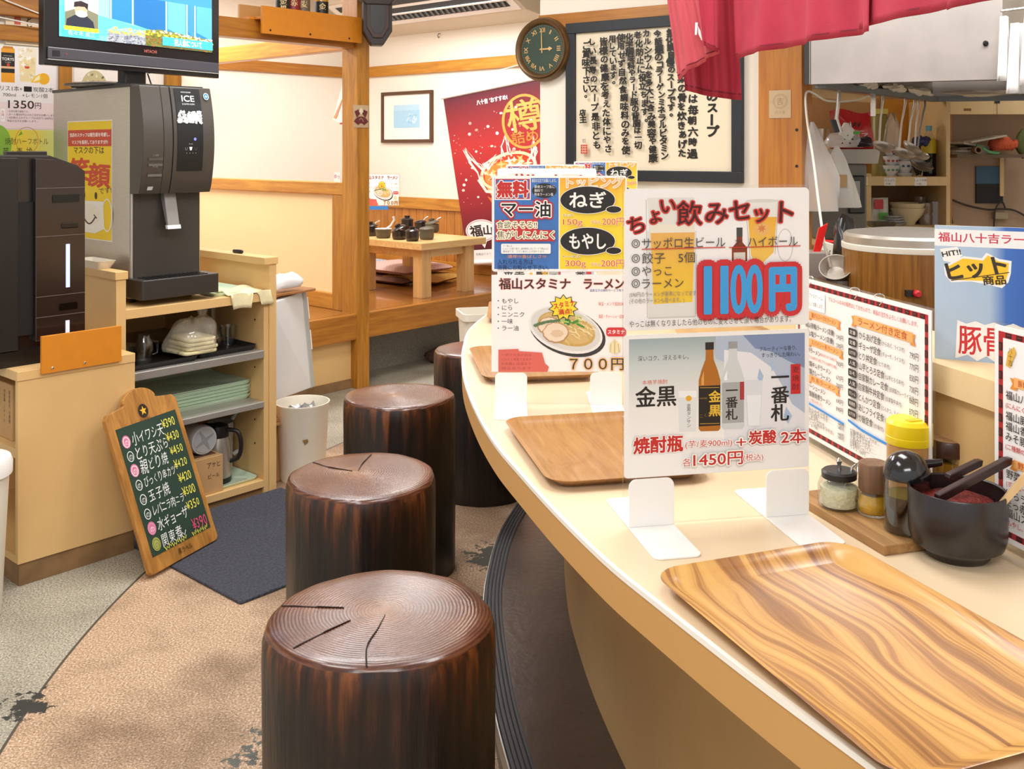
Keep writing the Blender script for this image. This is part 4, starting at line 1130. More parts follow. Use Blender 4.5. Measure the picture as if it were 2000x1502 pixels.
# round white bin
t = thing('round_bin', 'round white plastic waste bin with crumpled foil inside, beside the shelf unit', 'bin', (-0.915, 4.36, 0))
G().lathe([(0.092, 0.0), (0.096, 0.01), (0.114, 0.325), (0.118, 0.33), (0.118, 0.336), (0.113, 0.336), (0.110, 0.325), (0.090, 0.012)], 48).obj('bin_body', mat('bin_plastic', '#efe9d8', 0.4, var=0.03), t, smooth=40)
G().lathe([(0.012, 0), (0.009, 0.001)], 7, rf=lambda a, z: 1 + 0.3 * math.sin(3 * a)).obj('burn_mark', mat('burn_brown', '#8a6a40', 0.7), t, (0.035, -0.1045, 0.19), (1.62, 0, 0.3))
for k, (x, y, r_) in enumerate(((-0.03, 0.02, 0.05), (0.04, -0.02, 0.045), (0.02, 0.05, 0.04))):
    f = thing('crumpled_foil', ('crumpled silver foil wrapper at the left inside the round white bin', 'crumpled silver foil wrapper at the right inside the round white bin', 'crumpled silver foil wrapper at the back inside the round white bin')[k], 'wrapper', (-0.915 + x, 4.36 + y, 0.262), 0.5 * k, 'foil in the round bin')
    G().blob((0, 0, 0.02), r_, r_ * 0.8, 0.035, 9, 6, 0.35, 10 + k).obj('foil', mat('silver_foil', '#b9bcc0', 0.3, 0.8), f)
# white bin at the picture's left edge
t = thing('lidded_bin', 'white lidded plastic bin beside the open end of the low cabinet', 'bin', (-1.66, 3.05, 0))
G().lathe([(0.085, 0.0), (0.09, 0.01), (0.112, 0.44)], 40).obj('bin_body', M_offw, t, smooth=40)
G().lathe([(0.121, 0.44), (0.122, 0.475), (0.116, 0.49), (0.06, 0.505)], 40).obj('lid', M_white, t, smooth=40)
# floor mat
t = thing('floor_mat', 'blue-grey loop-pile floor mat lying in front of the shelf unit', 'mat', R(1.785, 2.73), ANG)
G().rbox(0, 0.72, 0, 0.80, 0.0, 0.010, 0.01).obj('pile', mat('blue_grey_pile', '#4a4c57', 0.95, var=0.45, vscale=110, bump=1.0, bscale=150), t, bevel=0.003)

# ---- leaning chalkboard
BLc, BRc = level(292, 1127, 0.012), level(425, 1053, 0.012)
xd = (BRc - BLc); CBW = xd.length + 0.0; xd.normalize()
TLc = wall_b(198, 816, 3.30)
cb = thing('chalkboard', 'wood-framed chalkboard menu with coloured handwriting leaning against the cabinets', 'chalkboard')
cb.matrix_basis = sheet_axes(BLc, xd, TLc - BLc)
CBH = (TLc - BLc).length
M_cbf = wood('chalkboard_frame', '#8a5a22', '#c68c42', 0.5, 7, (5, 1, 5), bump=0.08)
u = CBW / 35.0; v = CBH / 54.0
out = [(1.2, 0), (33.8, 0), (35, 1.2), (35, 52.5), (33.5, 54.2), (27, 55.0), (25.2, 55.4)]
out += [(17.5 + 8.2 * math.cos(t_), 55.0 + 5.0 * math.sin(t_)) for t_ in [PI * k / 14 for k in range(1, 14)]]
out += [(9.8, 55.4), (8, 55.0), (1.5, 54.2), (0, 52.5), (0, 1.2)]
G().prism([(x * u, y * v) for x, y in out], -0.012, 0.006).obj('frame', M_cbf, cb, bevel=0.003)
G().box(3.0 * u, 32.6 * u, 5.2 * v, 48.6 * v, 0.006, 0.0075).obj('slate', mat('slate_green', '#1f3a2c', 0.7, var=0.12, vscale=9), cb)
p = Print(CBW, CBH * 60 / 54, 35, 60, 0.008)
p.ell(17.5, 8.2, 2.3, 2.4, '#2a211c'); p.star(17.5, 8.2, 1.7, 0.7, 5, '#f2b42c'); p.text('SAPPORO', 17.5, 11.3, 1.5, '#6a4a24', align='c', fit=5)
p.text('黒ラベル', 18, 57.2, 2.2, '#3a2a1a', align='c', fit=7)
W_, Y_, K_ = '#e9ebe6', '#e3dc5a', '#d8789c'
rows = (('小イワシ天', '¥390', K_, 6.0), ('とり天ぷら', '¥430', W_, 6), ('親どり焼', '¥450', K_, 6), ('びっくり串カツ', '¥420', W_, 4.6), ('玉子焼', '¥420', W_, 6), ('レバニラ肉ニラ', '¥500', W_, 4.6), ('水ギョーザ', '¥350', K_, 5.4), ('関東煮', '¥390', '#a8ac5a', 6.4))
for i, (tx, pr, cc, sz) in enumerate(rows):
    y = 16.4 + i * 4.95
    if i == 7: y += 0.4
    if cc != W_:
        p.ell(6, y, 1.7, 2.0, cc, wob=0.06, seed=i); p.ring(6, y, 1.9, 2.2, 0.25, cc)
    p.ring(6.0, y + 0.1, 1.5, 1.8, 0.28, W_ if cc == W_ or i < 3 else '#c9a0b4' if i == 6 else '#6f7436'); p.text('の', 6.1, y + 0.3, 2.1, W_ if i < 7 else '#6f7436', align='c')
    p.text(tx, 8.6, y - 0.1, sz * 0.8, W_, jit=0.10, seed=i, fit=min(len(tx) * 3.4, 15.5), slant=0.12)
    p.text(pr, 24.2, y - 2.2 + (0.6 if i < 7 else 2.0), 4.0 if i < 7 else 5.2, Y_ if i < 7 else '#cf4f70', jit=0.09, seed=i + 20, fit=6.4 if i < 7 else 7.4, bold=0.006)
for x0, x1 in ((9, 20), (23, 31)):
    p.line([(x0 + (x1 - x0) * k / 18, 54.0 + (0.55 if k % 2 else -0.55) + 0.3 * math.sin(k)) for k in range(19)], 0.4, Y_)
p.line([(17, 52.4), (17.8, 53), (18.6, 52), (19.4, 53), (20.5, 51.6)], 0.3, W_)
p.build('chalk_writing', cb)
# ================================================================ SEATING PLATFORM AND BACK WALLS
def back_sheet(a, px, py):                       # point of the plane a=const seen at a pixel
    return wall_a(px, py, a)


# ---- low table with pots
tb = thing('low_table', 'low pale wooden table with square legs on the raised seating platform', 'table', R(4.469, 4.755, HP), ANG)
M_tw = wood('table_maple', '#d3a664', '#e8c489', 0.35, 4, (0.7, 8, 8))
M_twl = wood('table_leg_maple', '#cfa063', '#e3bd82', 0.4, 4, (8, 8, 0.7))
G().box(0, 0.615, 0, 0.76, 0.325, 0.37).obj('tabletop', M_tw, tb, bevel=0.002)
for x, y in ((0.10, 0.10), (0.51, 0.10), (0.10, 0.66), (0.51, 0.66)):
    G().box(x - 0.043, x + 0.043, y - 0.043, y + 0.043, 0, 0.325).obj('leg', M_twl, tb, bevel=0.002)
for x0, x1, y0, y1 in ((0.143, 0.467, 0.075, 0.10), (0.143, 0.467, 0.66, 0.685), (0.075, 0.10, 0.143, 0.617), (0.51, 0.535, 0.143, 0.617)):
    G().box(x0, x1, y0, y1, 0.265, 0.325).obj('apron', M_tw, tb)
TT = HP + 0.37
M_lacq = mat('dark_lacquer', '#231a18', 0.3, coat=0.3)
M_potg = mat('grey_green_stoneware', '#5f5848', 0.5, bump=0.1, bscale=60, var=0.1, vscale=20)


def pot(px, py, r, h, m, label, lid_tilt=None, knob=True, spoon=False, lidm=None):
    q = level(px, py, TT); t = thing('condiment_pot', label, 'pot', (q.x, q.y + r, TT), 0.3, 'condiment pots on the low table')
    G().lathe([(r * 0.82, 0), (r * 0.95, 0.01), (r, h * 0.5), (r * 0.96, h), (r * 0.9, h), (r * 0.88, h * 0.4)], 28).obj('pot_body', m, t, smooth=40)
    if lid_tilt is not None:
        g = G().lathe([(r * 1.02, 0), (r * 1.02, 0.006), (r * 0.8, 0.016), (r * 0.42, 0.02)], 28)
        g.obj('lid', lidm or m, t, (0, 0, h + lid_tilt * r * 0.55), (0, -lid_tilt, 0), smooth=40)
        if knob:
            G().lathe([(r * 0.40, 0.018), (r * 0.46, 0.034), (r * 0.36, 0.034), (r * 0.32, 0.024)], 24).obj('lid_knob', lidm or m, t, (0, 0, h + lid_tilt * r * 0.55), (0, -lid_tilt, 0), smooth=40)
    if spoon:
        G().tube([(-r * 0.3, 0, h * 0.5), (r * 0.8, 0, h + 0.035), (r * 1.3, 0, h + 0.045)], [0.004, 0.005, 0.007], 8).obj('spoon', M_chrome, t, smooth=60)
    return t


pot(722, 462, 0.050, 0.062, M_lacq, 'dark lacquered pot at the left end of the pot row, beside the post', 0.15, True, True)
pot(794, 450, 0.048, 0.075, M_lacq, 'dark pot with a rounded white-tipped lid knob, rear of the pot group', 0.0)
pot(820, 452, 0.045, 0.06, M_lacq, 'dark lacquered pot with a spoon behind the grey-green pots', 0.1, False, True)
pot(843, 455, 0.05, 0.062, M_potg, 'grey-green pot with a tilted lid and clear ladle at the rear right', 0.2, True, True)
pot(832, 469, 0.05, 0.066, M_potg, 'grey-green stoneware pot with a flat lid, right end of the front row', 0.02, False)
pot(778, 469, 0.049, 0.06, M_lacq, 'dark lacquered pot whose lid is tilted up, middle of the front row', 0.42, True)
pot(804, 472, 0.046, 0.062, M_lacq, 'dark lacquered pot with a level ring-knobbed lid, front of the row', 0.0, True)
q = level(747, 466, TT)
t = thing('ceramic_bowl', 'blue and white patterned bowl in a grey stoneware cup with a white spoon', 'bowl', (q.x, q.y + 0.05, TT), 0)
G().lathe([(0.042, 0), (0.05, 0.01), (0.054, 0.055), (0.056, 0.062), (0.050, 0.062), (0.046, 0.02)], 30).obj('bowl_body', M_potg, t, smooth=40)
G().lathe([(0.057, 0.061), (0.058, 0.066), (0.050, 0.063), (0.044, 0.045)], 30, cap0=False).obj('glazed_rim', mat('blue_white_glaze', '#c9cdd3', 0.25, var=0.3, vscale=50), t, smooth=40)
G().tube([(-0.01, 0.0, 0.045), (0.05, 0, 0.085), (0.075, 0, 0.125), (0.07, 0, 0.15)], [0.006, 0.006, 0.008, 0.01], 10).obj('spoon', M_white, t, smooth=60)

# ---- clear stand with the ramen sheet on the table (printed sheet shared with the counter signs)


def ramen_print(w, h, name, parent, loc, full=True):
    p = Print(w, h, 355, 262)
    p.rect(0, 0, 355, 262, '#f6f2ef')
    p.text('福山スタミナ', 20, 24, 32, '#3a2a28', fit=186, bold=0.02, ol=((2.2, '#efa9a0'),)); p.text('ラーメン', 242, 24, 32, '#3a2a28', fit=104, bold=0.02, ol=((2.2, '#efa9a0'),))
    p.text('温泉玉子は無料サービス有り', 345, 42, 8, '#3c4a9a', align='r', fit=88)
    for i, tx in enumerate(('・もやし', '・にら', '・ニンニク', '・一味', '・ラー油')): p.text(tx, 16, 70 + 18.5 * i, 15.5, '#3d3c40')
    p.ell(199, 155, 103, 62, '#3b3a3c', rot=0.33); p.ell(194, 149, 100, 59, '#e8e7e4', rot=0.33); p.ell(194, 147, 94, 54, '#d6d4cf', rot=0.33); p.ell(196, 146, 78, 43, '#c8a35c', rot=0.33); p.ell(196, 144, 72, 38, '#d3b277', rot=0.33)
    rnd = random.Random(12)
    for i in range(46):
        x, y = rnd.uniform(170, 262), rnd.uniform(112, 182); a = rnd.uniform(0.2, 1.2)
        if ((x - 216) / 48) ** 2 + ((y - 150) / 34) ** 2 > 1: continue
        p.line([(x + 26 * (k / 5 - 0.5) * math.cos(a + 0.4 * math.sin(k)), y + 26 * (k / 5 - 0.5) * math.sin(a + 0.3 * math.sin(k * 1.3))) for k in range(6)], 2.6, rnd.choice(['#e9d79c', '#d9c27c', '#f1e3b4', '#c7ab62']))
    for x, y, r_ in ((150, 138, 30), (168, 156, 34)):
        p.ell(x, y, r_, r_ * 0.82, '#b78f66', wob=0.05, seed=int(x)); p.ell(x, y - 1, r_ - 3, r_ * 0.82 - 3, '#ead6bd', wob=0.05, seed=int(x)); p.ell(x + 4, y + 2, r_ * 0.5, r_ * 0.3, '#dcbf9f', wob=0.1)
    for i in range(16):
        x, y = rnd.uniform(170, 224), rnd.uniform(98, 136); p.line([(x, y), (x + rnd.uniform(8, 24), y + rnd.uniform(-8, 12))], rnd.uniform(3, 7), rnd.choice(['#7fae4a', '#4f8a3a', '#a9c86a', '#2f7a4a', '#c9d98a']))
    for a in range(14):
        t_ = 0.45 + a * 0.07; p.ell(194 + 94 * math.cos(PI + t_) * 0.93, 147 + 60 * math.sin(PI + t_) * 0.4, 5, 4, '#5d7a55', wob=0.3, seed=a)
    p.star(188, 88, 40, 29, 11, '#2e2a28', sy=0.9); p.star(188, 88, 37, 26, 11, '#f6d93a', sy=0.9)
    p.text('スタミナ', 190, 80, 18, '#cf3a2c', align='c', bold=0.03, rot=-0.2, fit=56); p.text('満点!', 192, 99, 16, '#cf3a2c', align='c', bold=0.03, rot=-0.1)
    p.rrect(300, 142, 352, 166, 8, '#d23a3c'); p.text('スタミナ', 326, 154, 13, '#ffffff', align='c', bold=0.02, fit=44)
    p.poly([(18, 202), (70, 200), (72, 206), (132, 210), (140, 240), (150, 248), (146, 262), (18, 262)], '#d9685c')
    for i, tx in enumerate(('一杯で元気が出る', 'にんにく増量できます', 'お気軽に店員まで', '替玉あります')): p.text(tx, 26, 216 + i * 12, 8.5, '#a84a42', fit=78)
    for i, tx in enumerate(('味玉・メンマ追加OK', '海苔・チャーシュー追加')): p.text(tx, 280, 78 + i * 34, 11, '#d2584c', fit=66)
    p.ell(322, 196, 15, 17, '#e9dcae'); p.poly([(322, 172), (326, 184), (318, 184)], '#d8c88e'); p.line([(322, 184), (322, 212)], 1.2, '#8a7a4a'); p.line([(313, 186), (310, 210)], 1, '#8a7a4a'); p.line([(331, 186), (334, 210)], 1, '#8a7a4a')
    p.text('７００円', 205, 240, 37, '#3b3a52', fit=140, bold=0.01, ol=((3.2, '#f3b8ae'), (1.8, '#efc63a')))
    return p.build(name, parent, loc, (PI / 2, 0, 0))


q = level(746, 452, TT)
st = thing('menu_stand', 'clear acrylic stand with the ramen sheet on the low table behind the pots', 'sign', (q.x - 0.145, q.y + 0.17, TT), 0.0)
G().box(-0.03, 0.265, 0.004, 0.007, 0, 0.43).obj('acrylic_sheet', M_acryl, st)
o = G().box(-0.02, 0.25, 0.001, 0.0038, 0.185, 0.42).obj('ramen_sheet', M_paper, st); o.location = (0.0, 0, 0)
ramen_print(0.27, 0.235, 'print', o, (-0.02, 0.0006, 0.185))
G().box(-0.03, 0.17, 0.0, 0.0037, 0.152, 0.180).obj('blue_strip', mat('blue_strip_print', '#3a86d0', 0.4), st)
G().box(0.03, 0.07, -0.05, 0.05, 0, 0.003).obj('foot', M_acryl, st)
G().box(0.17, 0.21, -0.05, 0.05, 0, 0.003).obj('foot', M_acryl, st)

# ---- floor cushions


def cushion(a, b, z, w, d, hgt, rz, m, label):
    t = thing('floor_cushion', label, 'cushion', R(a, b, z), ANG + rz, 'floor cushions under the low table')

    def f(sgn):
        def q_(u, v):
            x, y = u - 0.5, v - 0.5; k = max(0.0, (1 - (2 * abs(x)) ** 4)) * max(0.0, (1 - (2 * abs(y)) ** 4))
            return (x * w * (1 + 0.04 * (abs(y) * 2) ** 3), y * d * (1 + 0.04 * (abs(x) * 2) ** 3), hgt / 2 + sgn * hgt / 2 * k ** 0.5)
        return q_
    g = G().grid(f(1), 16, 16); g.grid(f(-1), 16, 16); bmesh.ops.remove_doubles(g.bm, verts=g.bm.verts, dist=1e-5)
    g.obj('cover', m, t, smooth=70); return t


def kasuri(name, c1, c2):
    m = mat(name, c1, 0.9)
    nt = m.node_tree; p = nt.nodes['Principled BSDF']; tc = nt.nodes.new('ShaderNodeTexCoord')
    b = nt.nodes.new('ShaderNodeTexBrick'); b.inputs['Scale'].default_value = 16; b.inputs['Color1'].default_value = lin(c1); b.inputs['Color2'].default_value = lin(c1); b.inputs['Mortar'].default_value = lin(c2); b.inputs['Mortar Size'].default_value = 0.12
    nt.links.new(tc.outputs['Object'], b.inputs['Vector']); nt.links.new(b.outputs[0], p.inputs['Base Color']); return m


M_zr = kasuri('wine_red_kasuri', '#7a2f3a', '#c9a59a'); M_zb = kasuri('blue_kasuri', '#56688c', '#b9c4d6'); M_zo = mat('ochre_cotton', '#b98a3c', 0.9, var=0.1, vscale=30); M_zd = mat('brown_cotton', '#6a4230', 0.9, var=0.1)
cushion(5.06, 5.62, HP, 0.52, 0.56, 0.055, 0.05, M_zd, 'brown floor cushion, lowest of the stack under the red cushion')
cushion(5.10, 5.45, HP + 0.004, 0.42, 0.52, 0.06, 0.3, M_zo, 'ochre floor cushion poking out beneath the red cushion')
cushion(5.08, 5.60, HP + 0.062, 0.50, 0.58, 0.075, 0.0, M_zr, 'wine red patterned floor cushion on top of the stack')
cushion(5.15, 6.28, HP, 0.54, 0.52, 0.10, 0.1, M_zb, 'blue patterned floor cushion lying farther back beside the post')

# ---- things on the back wall (a = A_W)
rB = ANG - PI / 2


def wall_back_thing(name, label, cat, px, py, off=0.0):
    q = wall_a(px, py, A_W - off); return thing(name, label, cat, q, rB)


pf = wall_back_thing('picture_frame', 'dark-framed picture with a pale blue print on the back wall of the platform', 'picture', 748, 279, 0.002)
fw = abs(on_a(748, A_W) - on_a(847, A_W)); fh = 0.435
for x0, x1, z0, z1 in ((0, fw, 0, 0.028), (0, fw, fh - 0.028, fh), (0, 0.028, 0.028, fh - 0.028), (fw - 0.028, fw, 0.028, fh - 0.028)):
    G().box(x0, x1, -0.025, 0, z0, z1).obj('frame', mat('walnut_frame', '#5a3a24', 0.35), pf, bevel=0.003)
G().box(0.02, fw - 0.02, -0.012, -0.004, 0.02, fh - 0.02).obj('mount', mat('mount_board', '#f4f1ea', 0.6), pf)
p = Print(fw - 0.056, fh - 0.056, 100, 62)
p.rect(22, 14, 78, 46, '#a9d2ec'); p.rect(22, 14, 78, 22, '#b9dbf0')
rnd = random.Random(6)
for i in range(26): p.ell(rnd.uniform(48, 72), rnd.uniform(26, 42), rnd.uniform(1, 3), rnd.uniform(0.5, 1.4), rnd.choice(['#d9ecf7', '#c6e2f3', '#8fc0e0']), rot=-0.5, n=10)
p.build('print', pf, (0.028, -0.013, 0.028), (PI / 2, 0, 0))

# red banner hung on a white rod
bnr = thing('drink_banner', 'red hanging banner showing a splashing amber drink in a glass, white rods above and below', 'banner', (0, 0, 0))
TLb, TRb = back_sheet(5.62, 866, 193), back_sheet(5.62, 1066, 152)
BLb = back_sheet(5.62, 911, 489)
bx_ = (TRb - TLb); bw = bx_.length; hgt = (BLb - TLb).length
bnr.matrix_basis = sheet_axes(TLb + (BLb - TLb), bx_, TLb - BLb)
yv = (TLb - BLb); sh = yv.dot(bx_.normalized()); hh = math.sqrt(max(hgt ** 2 - sh ** 2, 1e-6))


def shear(o):
    for v in o.data.vertices: v.co.x += sh * v.co.y / hh
    return o


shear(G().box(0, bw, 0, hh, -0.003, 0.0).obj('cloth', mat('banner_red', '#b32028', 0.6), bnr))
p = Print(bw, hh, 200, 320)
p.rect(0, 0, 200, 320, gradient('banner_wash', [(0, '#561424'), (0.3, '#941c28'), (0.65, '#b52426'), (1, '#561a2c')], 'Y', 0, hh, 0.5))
rnd = random.Random(21)
p.poly([(52, 178), (160, 168), (150, 225), (118, 310), (106, 312)], '#e8a04a'); p.poly([(62, 200), (150, 196), (120, 300), (112, 302)], '#f2c684'); p.poly([(58, 214), (72, 222), (110, 300), (104, 306)], '#d9762c')
p.ell(105, 168, 56, 36, '#f6d9b0', rot=-0.25); p.ell(105, 168, 50, 30, '#cf3c22', rot=-0.25); p.ell(100, 172, 42, 25, '#e28a3c', rot=-0.25)
for i in range(40):
    x, y = rnd.uniform(62, 150), rnd.uniform(146, 194); p.star(x, y, rnd.uniform(5, 12), 3, 4, rnd.choice(['#f3c27a', '#e9963c', '#d9481f', '#fbe6c4', '#c9601f', '#fff4e0']), rot=rnd.uniform(0, 2))
p.poly([(92, 178), (112, 150), (124, 178), (108, 190)], '#fdf3e2'); p.poly([(112, 150), (124, 178), (132, 164)], '#e2b57c')
for pts in ([(52, 190), (44, 160), (34, 140), (28, 112), (38, 132), (52, 150), (62, 166)], [(100, 138), (102, 120), (110, 100), (112, 126), (116, 140)], [(150, 150), (158, 130), (164, 108), (162, 136), (156, 160)], [(60, 150), (78, 142), (90, 136), (76, 150), (64, 160)]):
    for q_ in range(4): p.line([(x + rnd.uniform(-4, 4), y + rnd.uniform(-5, 5)) for x, y in pts], rnd.uniform(1.0, 2.4), '#f8e6d8')
p.line([(46, 178), (58, 204), (100, 212), (150, 196), (160, 170)], 6, '#fbe9d6')
for i in range(120):
    x, y = rnd.uniform(6, 190), rnd.uniform(40, 230); s_ = rnd.choice([0.7, 0.9, 1.2, 2.4, 3.2])
    if y > 150 and 55 < x < 160: continue
    p.ell(x, y, s_, s_ * rnd.uniform(0.7, 1.2), rnd.choice(['#fbe8e0', '#f3c9c0', '#e79a92']), n=8)
p.ring(150, 76, 42, 54, 5, '#eaa24a', rot=0.1); p.text('樽', 150, 64, 68, '#f0b25c', align='c', bold=0.01); p.text('詰め', 146, 106, 26, '#e08a3c', align='c', bold=0.015)
p.text('八十吉', 66, 22, 11, '#ffffff', bold=0.03, fit=22); p.text("'おすすめ!", 92, 22, 11, '#ffffff', bold=0.03, fit=34)
p.ell(36, 282, 31, 23, '#f6efec'); p.poly([(28, 300), (38, 318), (46, 300)], '#f6efec'); p.ring(36, 282, 29, 21, 1.0, '#c24a50'); p.text('福山', 36, 282, 23, '#2a2322', align='c', jit=0.12, bold=0.03)
shear(p.build('print', bnr))
shear(G().box(0, bw, -0.085, -0.002, -0.002, 0.002).obj('white_hem', M_white, bnr))
p = Print(bw, 0.08, 200, 20); p.text('写真はイメージです。お酒は20歳になってから。', 20, 8, 5, '#8f8f95', fit=110)
shear(p.build('caption', bnr, (0, -0.083, 0.0025)))
G().tube([(sh - 0.02, hh + 0.012, 0), (sh + bw + 0.02, hh + 0.012, 0)], 0.017, 14).obj('top_rod', M_white, bnr, smooth=60)
shear(G().tube([(-0.02, -0.10, 0), (bw + 0.02, -0.10, 0)], 0.019, 14).obj('bottom_rod', M_white, bnr, smooth=60))
t = thing('string', 'white hanging cord running from the banner rod up to the wall rail', 'string', TRb, 0)
q0 = back_sheet(5.69, 968, 139) - TRb; q1 = back_sheet(5.69, 1012, 127) - TRb
G().tube([q0, q1], 0.004, 8).obj('cord_line', M_white, t)
t = thing('electric_cable', 'white power cord looping along the foot of the wainscot under the banner', 'cable', R(5.70, 5.2, HP), 0)
L0 = Vector(t.location)
G().tube([q - L0 for q in spline([back_sheet(5.66, 905, 503), back_sheet(5.66, 918, 511), back_sheet(5.66, 940, 516), back_sheet(5.66, 968, 518)], 12)], 0.005, 8).obj('cord_line', M_white, t)

# air conditioner under the ceiling
ac = thing('air_conditioner', 'large beige ceiling air conditioner with louvred outlet above the back wall', 'air conditioner', R(A_W, 6.62, 0), rB)
AL = 1.93
M_acb = mat('aircon_beige', '#ddd2bf', 0.5); M_acd = mat('aircon_dark', '#2f3338', 0.5)
prof = [(0.0, 2.40), (-0.30, 2.44), (-0.62, 2.62), (-0.66, 2.70), (-0.62, 2.80), (0.0, 2.84)]
G().prism_x(prof, 0, AL).obj('casing', M_acb, ac, bevel=0.006)
un = Vector((0, -0.18 / 0.367, -0.32 / 0.367)); ux = Vector((0, -0.32 / 0.367, 0.18 / 0.367))
base_ = Vector((0, -0.315, 2.4485))


def onac(x, s, d): q = base_ + ux * s + un * d; return (x, q.y, q.z)


def acslab(x0, x1, s0, s1, d0, d1): return G().loops([[onac(x0, s0, d), onac(x1, s0, d), onac(x1, s1, d), onac(x0, s1, d)] for d in (d0, d1)])


acslab(0.03, AL - 0.03, 0.0, 0.33, 0.0, 0.006).obj('outlet_frame', M_white, ac)
acslab(0.10, AL - 0.10, 0.05, 0.20, 0.006, 0.008).obj('outlet_slot', M_acd, ac)
acslab(0.10, AL - 0.10, 0.235, 0.30, 0.006, 0.008).obj('intake_slot', M_acd, ac)
acslab(0.08, AL - 0.08, 0.125, 0.140, 0.008, 0.016).obj('flap', M_white, ac)
g = G()
for i in range(30):
    x = 0.13 + i * (AL - 0.28) / 29; q = [onac(x, 0.055, 0.008), onac(x + 0.02, 0.055, 0.008), onac(x + 0.035, 0.12, 0.010), onac(x + 0.015, 0.12, 0.010)]
    g.loops([q, [(a, b - 0.004, c - 0.006) for a, b, c in q]])
g.obj('louvre', mat('louvre_grey', '#6f7479', 0.5), ac)
t = thing('wall_hook', 'tiny metal hook screwed into the back wall below the air conditioner', 'hook', back_sheet(A_W, 860, 66), rB)
G().tube([(0, 0, 0.0), (0, -0.02, 0.0), (0, -0.03, -0.02), (0, -0.02, -0.035), (0, -0.01, -0.025)], 0.003, 8).obj('hook_wire', M_dark, t)

# ---- post ornaments
t = thing('emblem_card', 'small clear-sleeved card with three maroon fan emblems pinned to the cedar post', 'card', R(on_b(690, 4.652), 4.652, 1.565), ANG)
G().box(0.0, 0.115, -0.003, -0.001, 0, 0.135).obj('sleeve', mat('card_tan', '#bfa583', 0.35), t)
p = Print(0.115, 0.135, 37, 42)


def fan(cx, cy, r0, r1, a0, a1, col): p.poly([(cx + r1 * math.cos(a0 + (a1 - a0) * k / 10), cy + r1 * math.sin(a0 + (a1 - a0) * k / 10)) for k in range(11)] + [(cx + r0 * math.cos(a1 - (a1 - a0) * k / 10), cy + r0 * math.sin(a1 - (a1 - a0) * k / 10)) for k in range(11)], col)


p.rect(0, 0, 37, 14, '#c9b08c')
p.poly([(2, 12), (12, 8), (16, 16), (8, 24)], '#6a2a2c'); p.poly([(35, 12), (25, 8), (21, 16), (29, 24)], '#6a2a2c'); p.poly([(18.5, 4), (24, 12), (18.5, 18), (13, 12)], '#e9dcc4')
fan(18.5, 42, 8, 21, PI + 0.55, 2 * PI - 0.55, '#6a2a2c'); p.line([(14, 28), (18, 24), (22, 27), (24, 31)], 1.2, '#c9a27c')
p.build('print', t, (0, -0.0032, 0), (PI / 2, 0, 0))
t = thing('paper_fan', 'white paper fan with an orange stroke and red rim, hanging behind the cedar post', 'fan', wall_a(668, 160, 3.90), rB)
L_ = lambda px, py: wall_a(px, py, 3.90) - Vector(t.location)
rot_ = Matrix.Rotation(-rB, 3, 'Z')
pts = [rot_ @ L_(*q) for q in ((669.5, 160), (671, 160), (671, 240), (664, 240), (650, 234))]
G().loops([pts, [q + Vector((0, 0.004, 0)) for q in pts]]).obj('fan_leaf', M_paper, t)
pts = [rot_ @ L_(*q) + Vector((0, -0.003, 0)) for q in ((668, 195), (671, 190), (657, 232), (652, 230))]
G().loops([pts, [q + Vector((0, 0.002, 0)) for q in pts]]).obj('orange_stroke', mat('fan_orange', '#e0a070', 0.5), t)
pts = [rot_ @ L_(*q) + Vector((0, -0.003, 0)) for q in ((664, 240), (671, 239), (671, 243), (664, 243))]
G().loops([pts, [q + Vector((0, 0.002, 0)) for q in pts]]).obj('red_rim', mat('fan_red', '#c23a32', 0.5), t)
t = thing('note_slip', 'small white paper slip with red writing just above the partition rail', 'note', R(3.846, 4.86, 1.235), rB)
G().box(-0.01, 0.05, -0.002, 0, 0, 0.06).obj('slip', M_paper, t)
p = Print(0.06, 0.06, 12, 12); p.text('ゆっ', 6, 5, 6, '#b04a5a', align='c'); p.build('writing', t, (-0.01, -0.0022, 0), (PI / 2, 0, 0))

# pendulum clock seen from below on the post
pc = thing('pendulum_clock', 'dark wooden pendulum wall clock with octagonal case hung high on the cedar post', 'clock', R(3.89, 4.652, 2.02), ANG - 0.62)
M_clk = mat('dark_clock_wood', '#2a1d19', 0.5)
oc = [(-0.085, 0.11), (-0.085, 0.36), (0.085, 0.36), (0.085, 0.11), (0.035, 0.03), (-0.035, 0.03)]
oc = [(x + 0.075, z) for x, z in oc]
G().prism_y(oc, -0.155, -0.045).obj('pendulum_case', M_clk, pc, bevel=0.004)
inn = [(x * 0.78 + 0.0165, z * 0.78 + 0.045) for x, z in oc]
G().prism_y(inn, -0.165, -0.154).obj('case_moulding', mat('clock_moulding', '#3d2820', 0.5), pc, bevel=0.004)
G().prism_y([((x - 0.075) * 0.5 + 0.075, (z - 0.2) * 0.5 + 0.18) for x, z in oc], -0.168, -0.164).obj('case_glass', mat('clock_glass', '#1c1412', 0.35), pc)
octg = [(0.075 + 0.18 * math.cos(PI / 8 + k * PI / 4), 0.43 + 0.18 * math.sin(PI / 8 + k * PI / 4)) for k in range(8)]
G().prism_y(octg, -0.175, -0.045).obj('dial_case', M_clk, pc, bevel=0.005)
G().prism_y([(0.075 + (x - 0.075) * 0.8, 0.43 + (z - 0.43) * 0.8) for x, z in octg], -0.182, -0.174).obj('dial_moulding', bpy.data.materials['clock_moulding'], pc, bevel=0.004)
G().lathe([(0.115, 0), (0.115, 0.004)], 36).obj('dial', mat('clock_dial', '#e9dfc8', 0.5), pc, (0.075, -0.182, 0.43), (PI / 2, 0, 0))

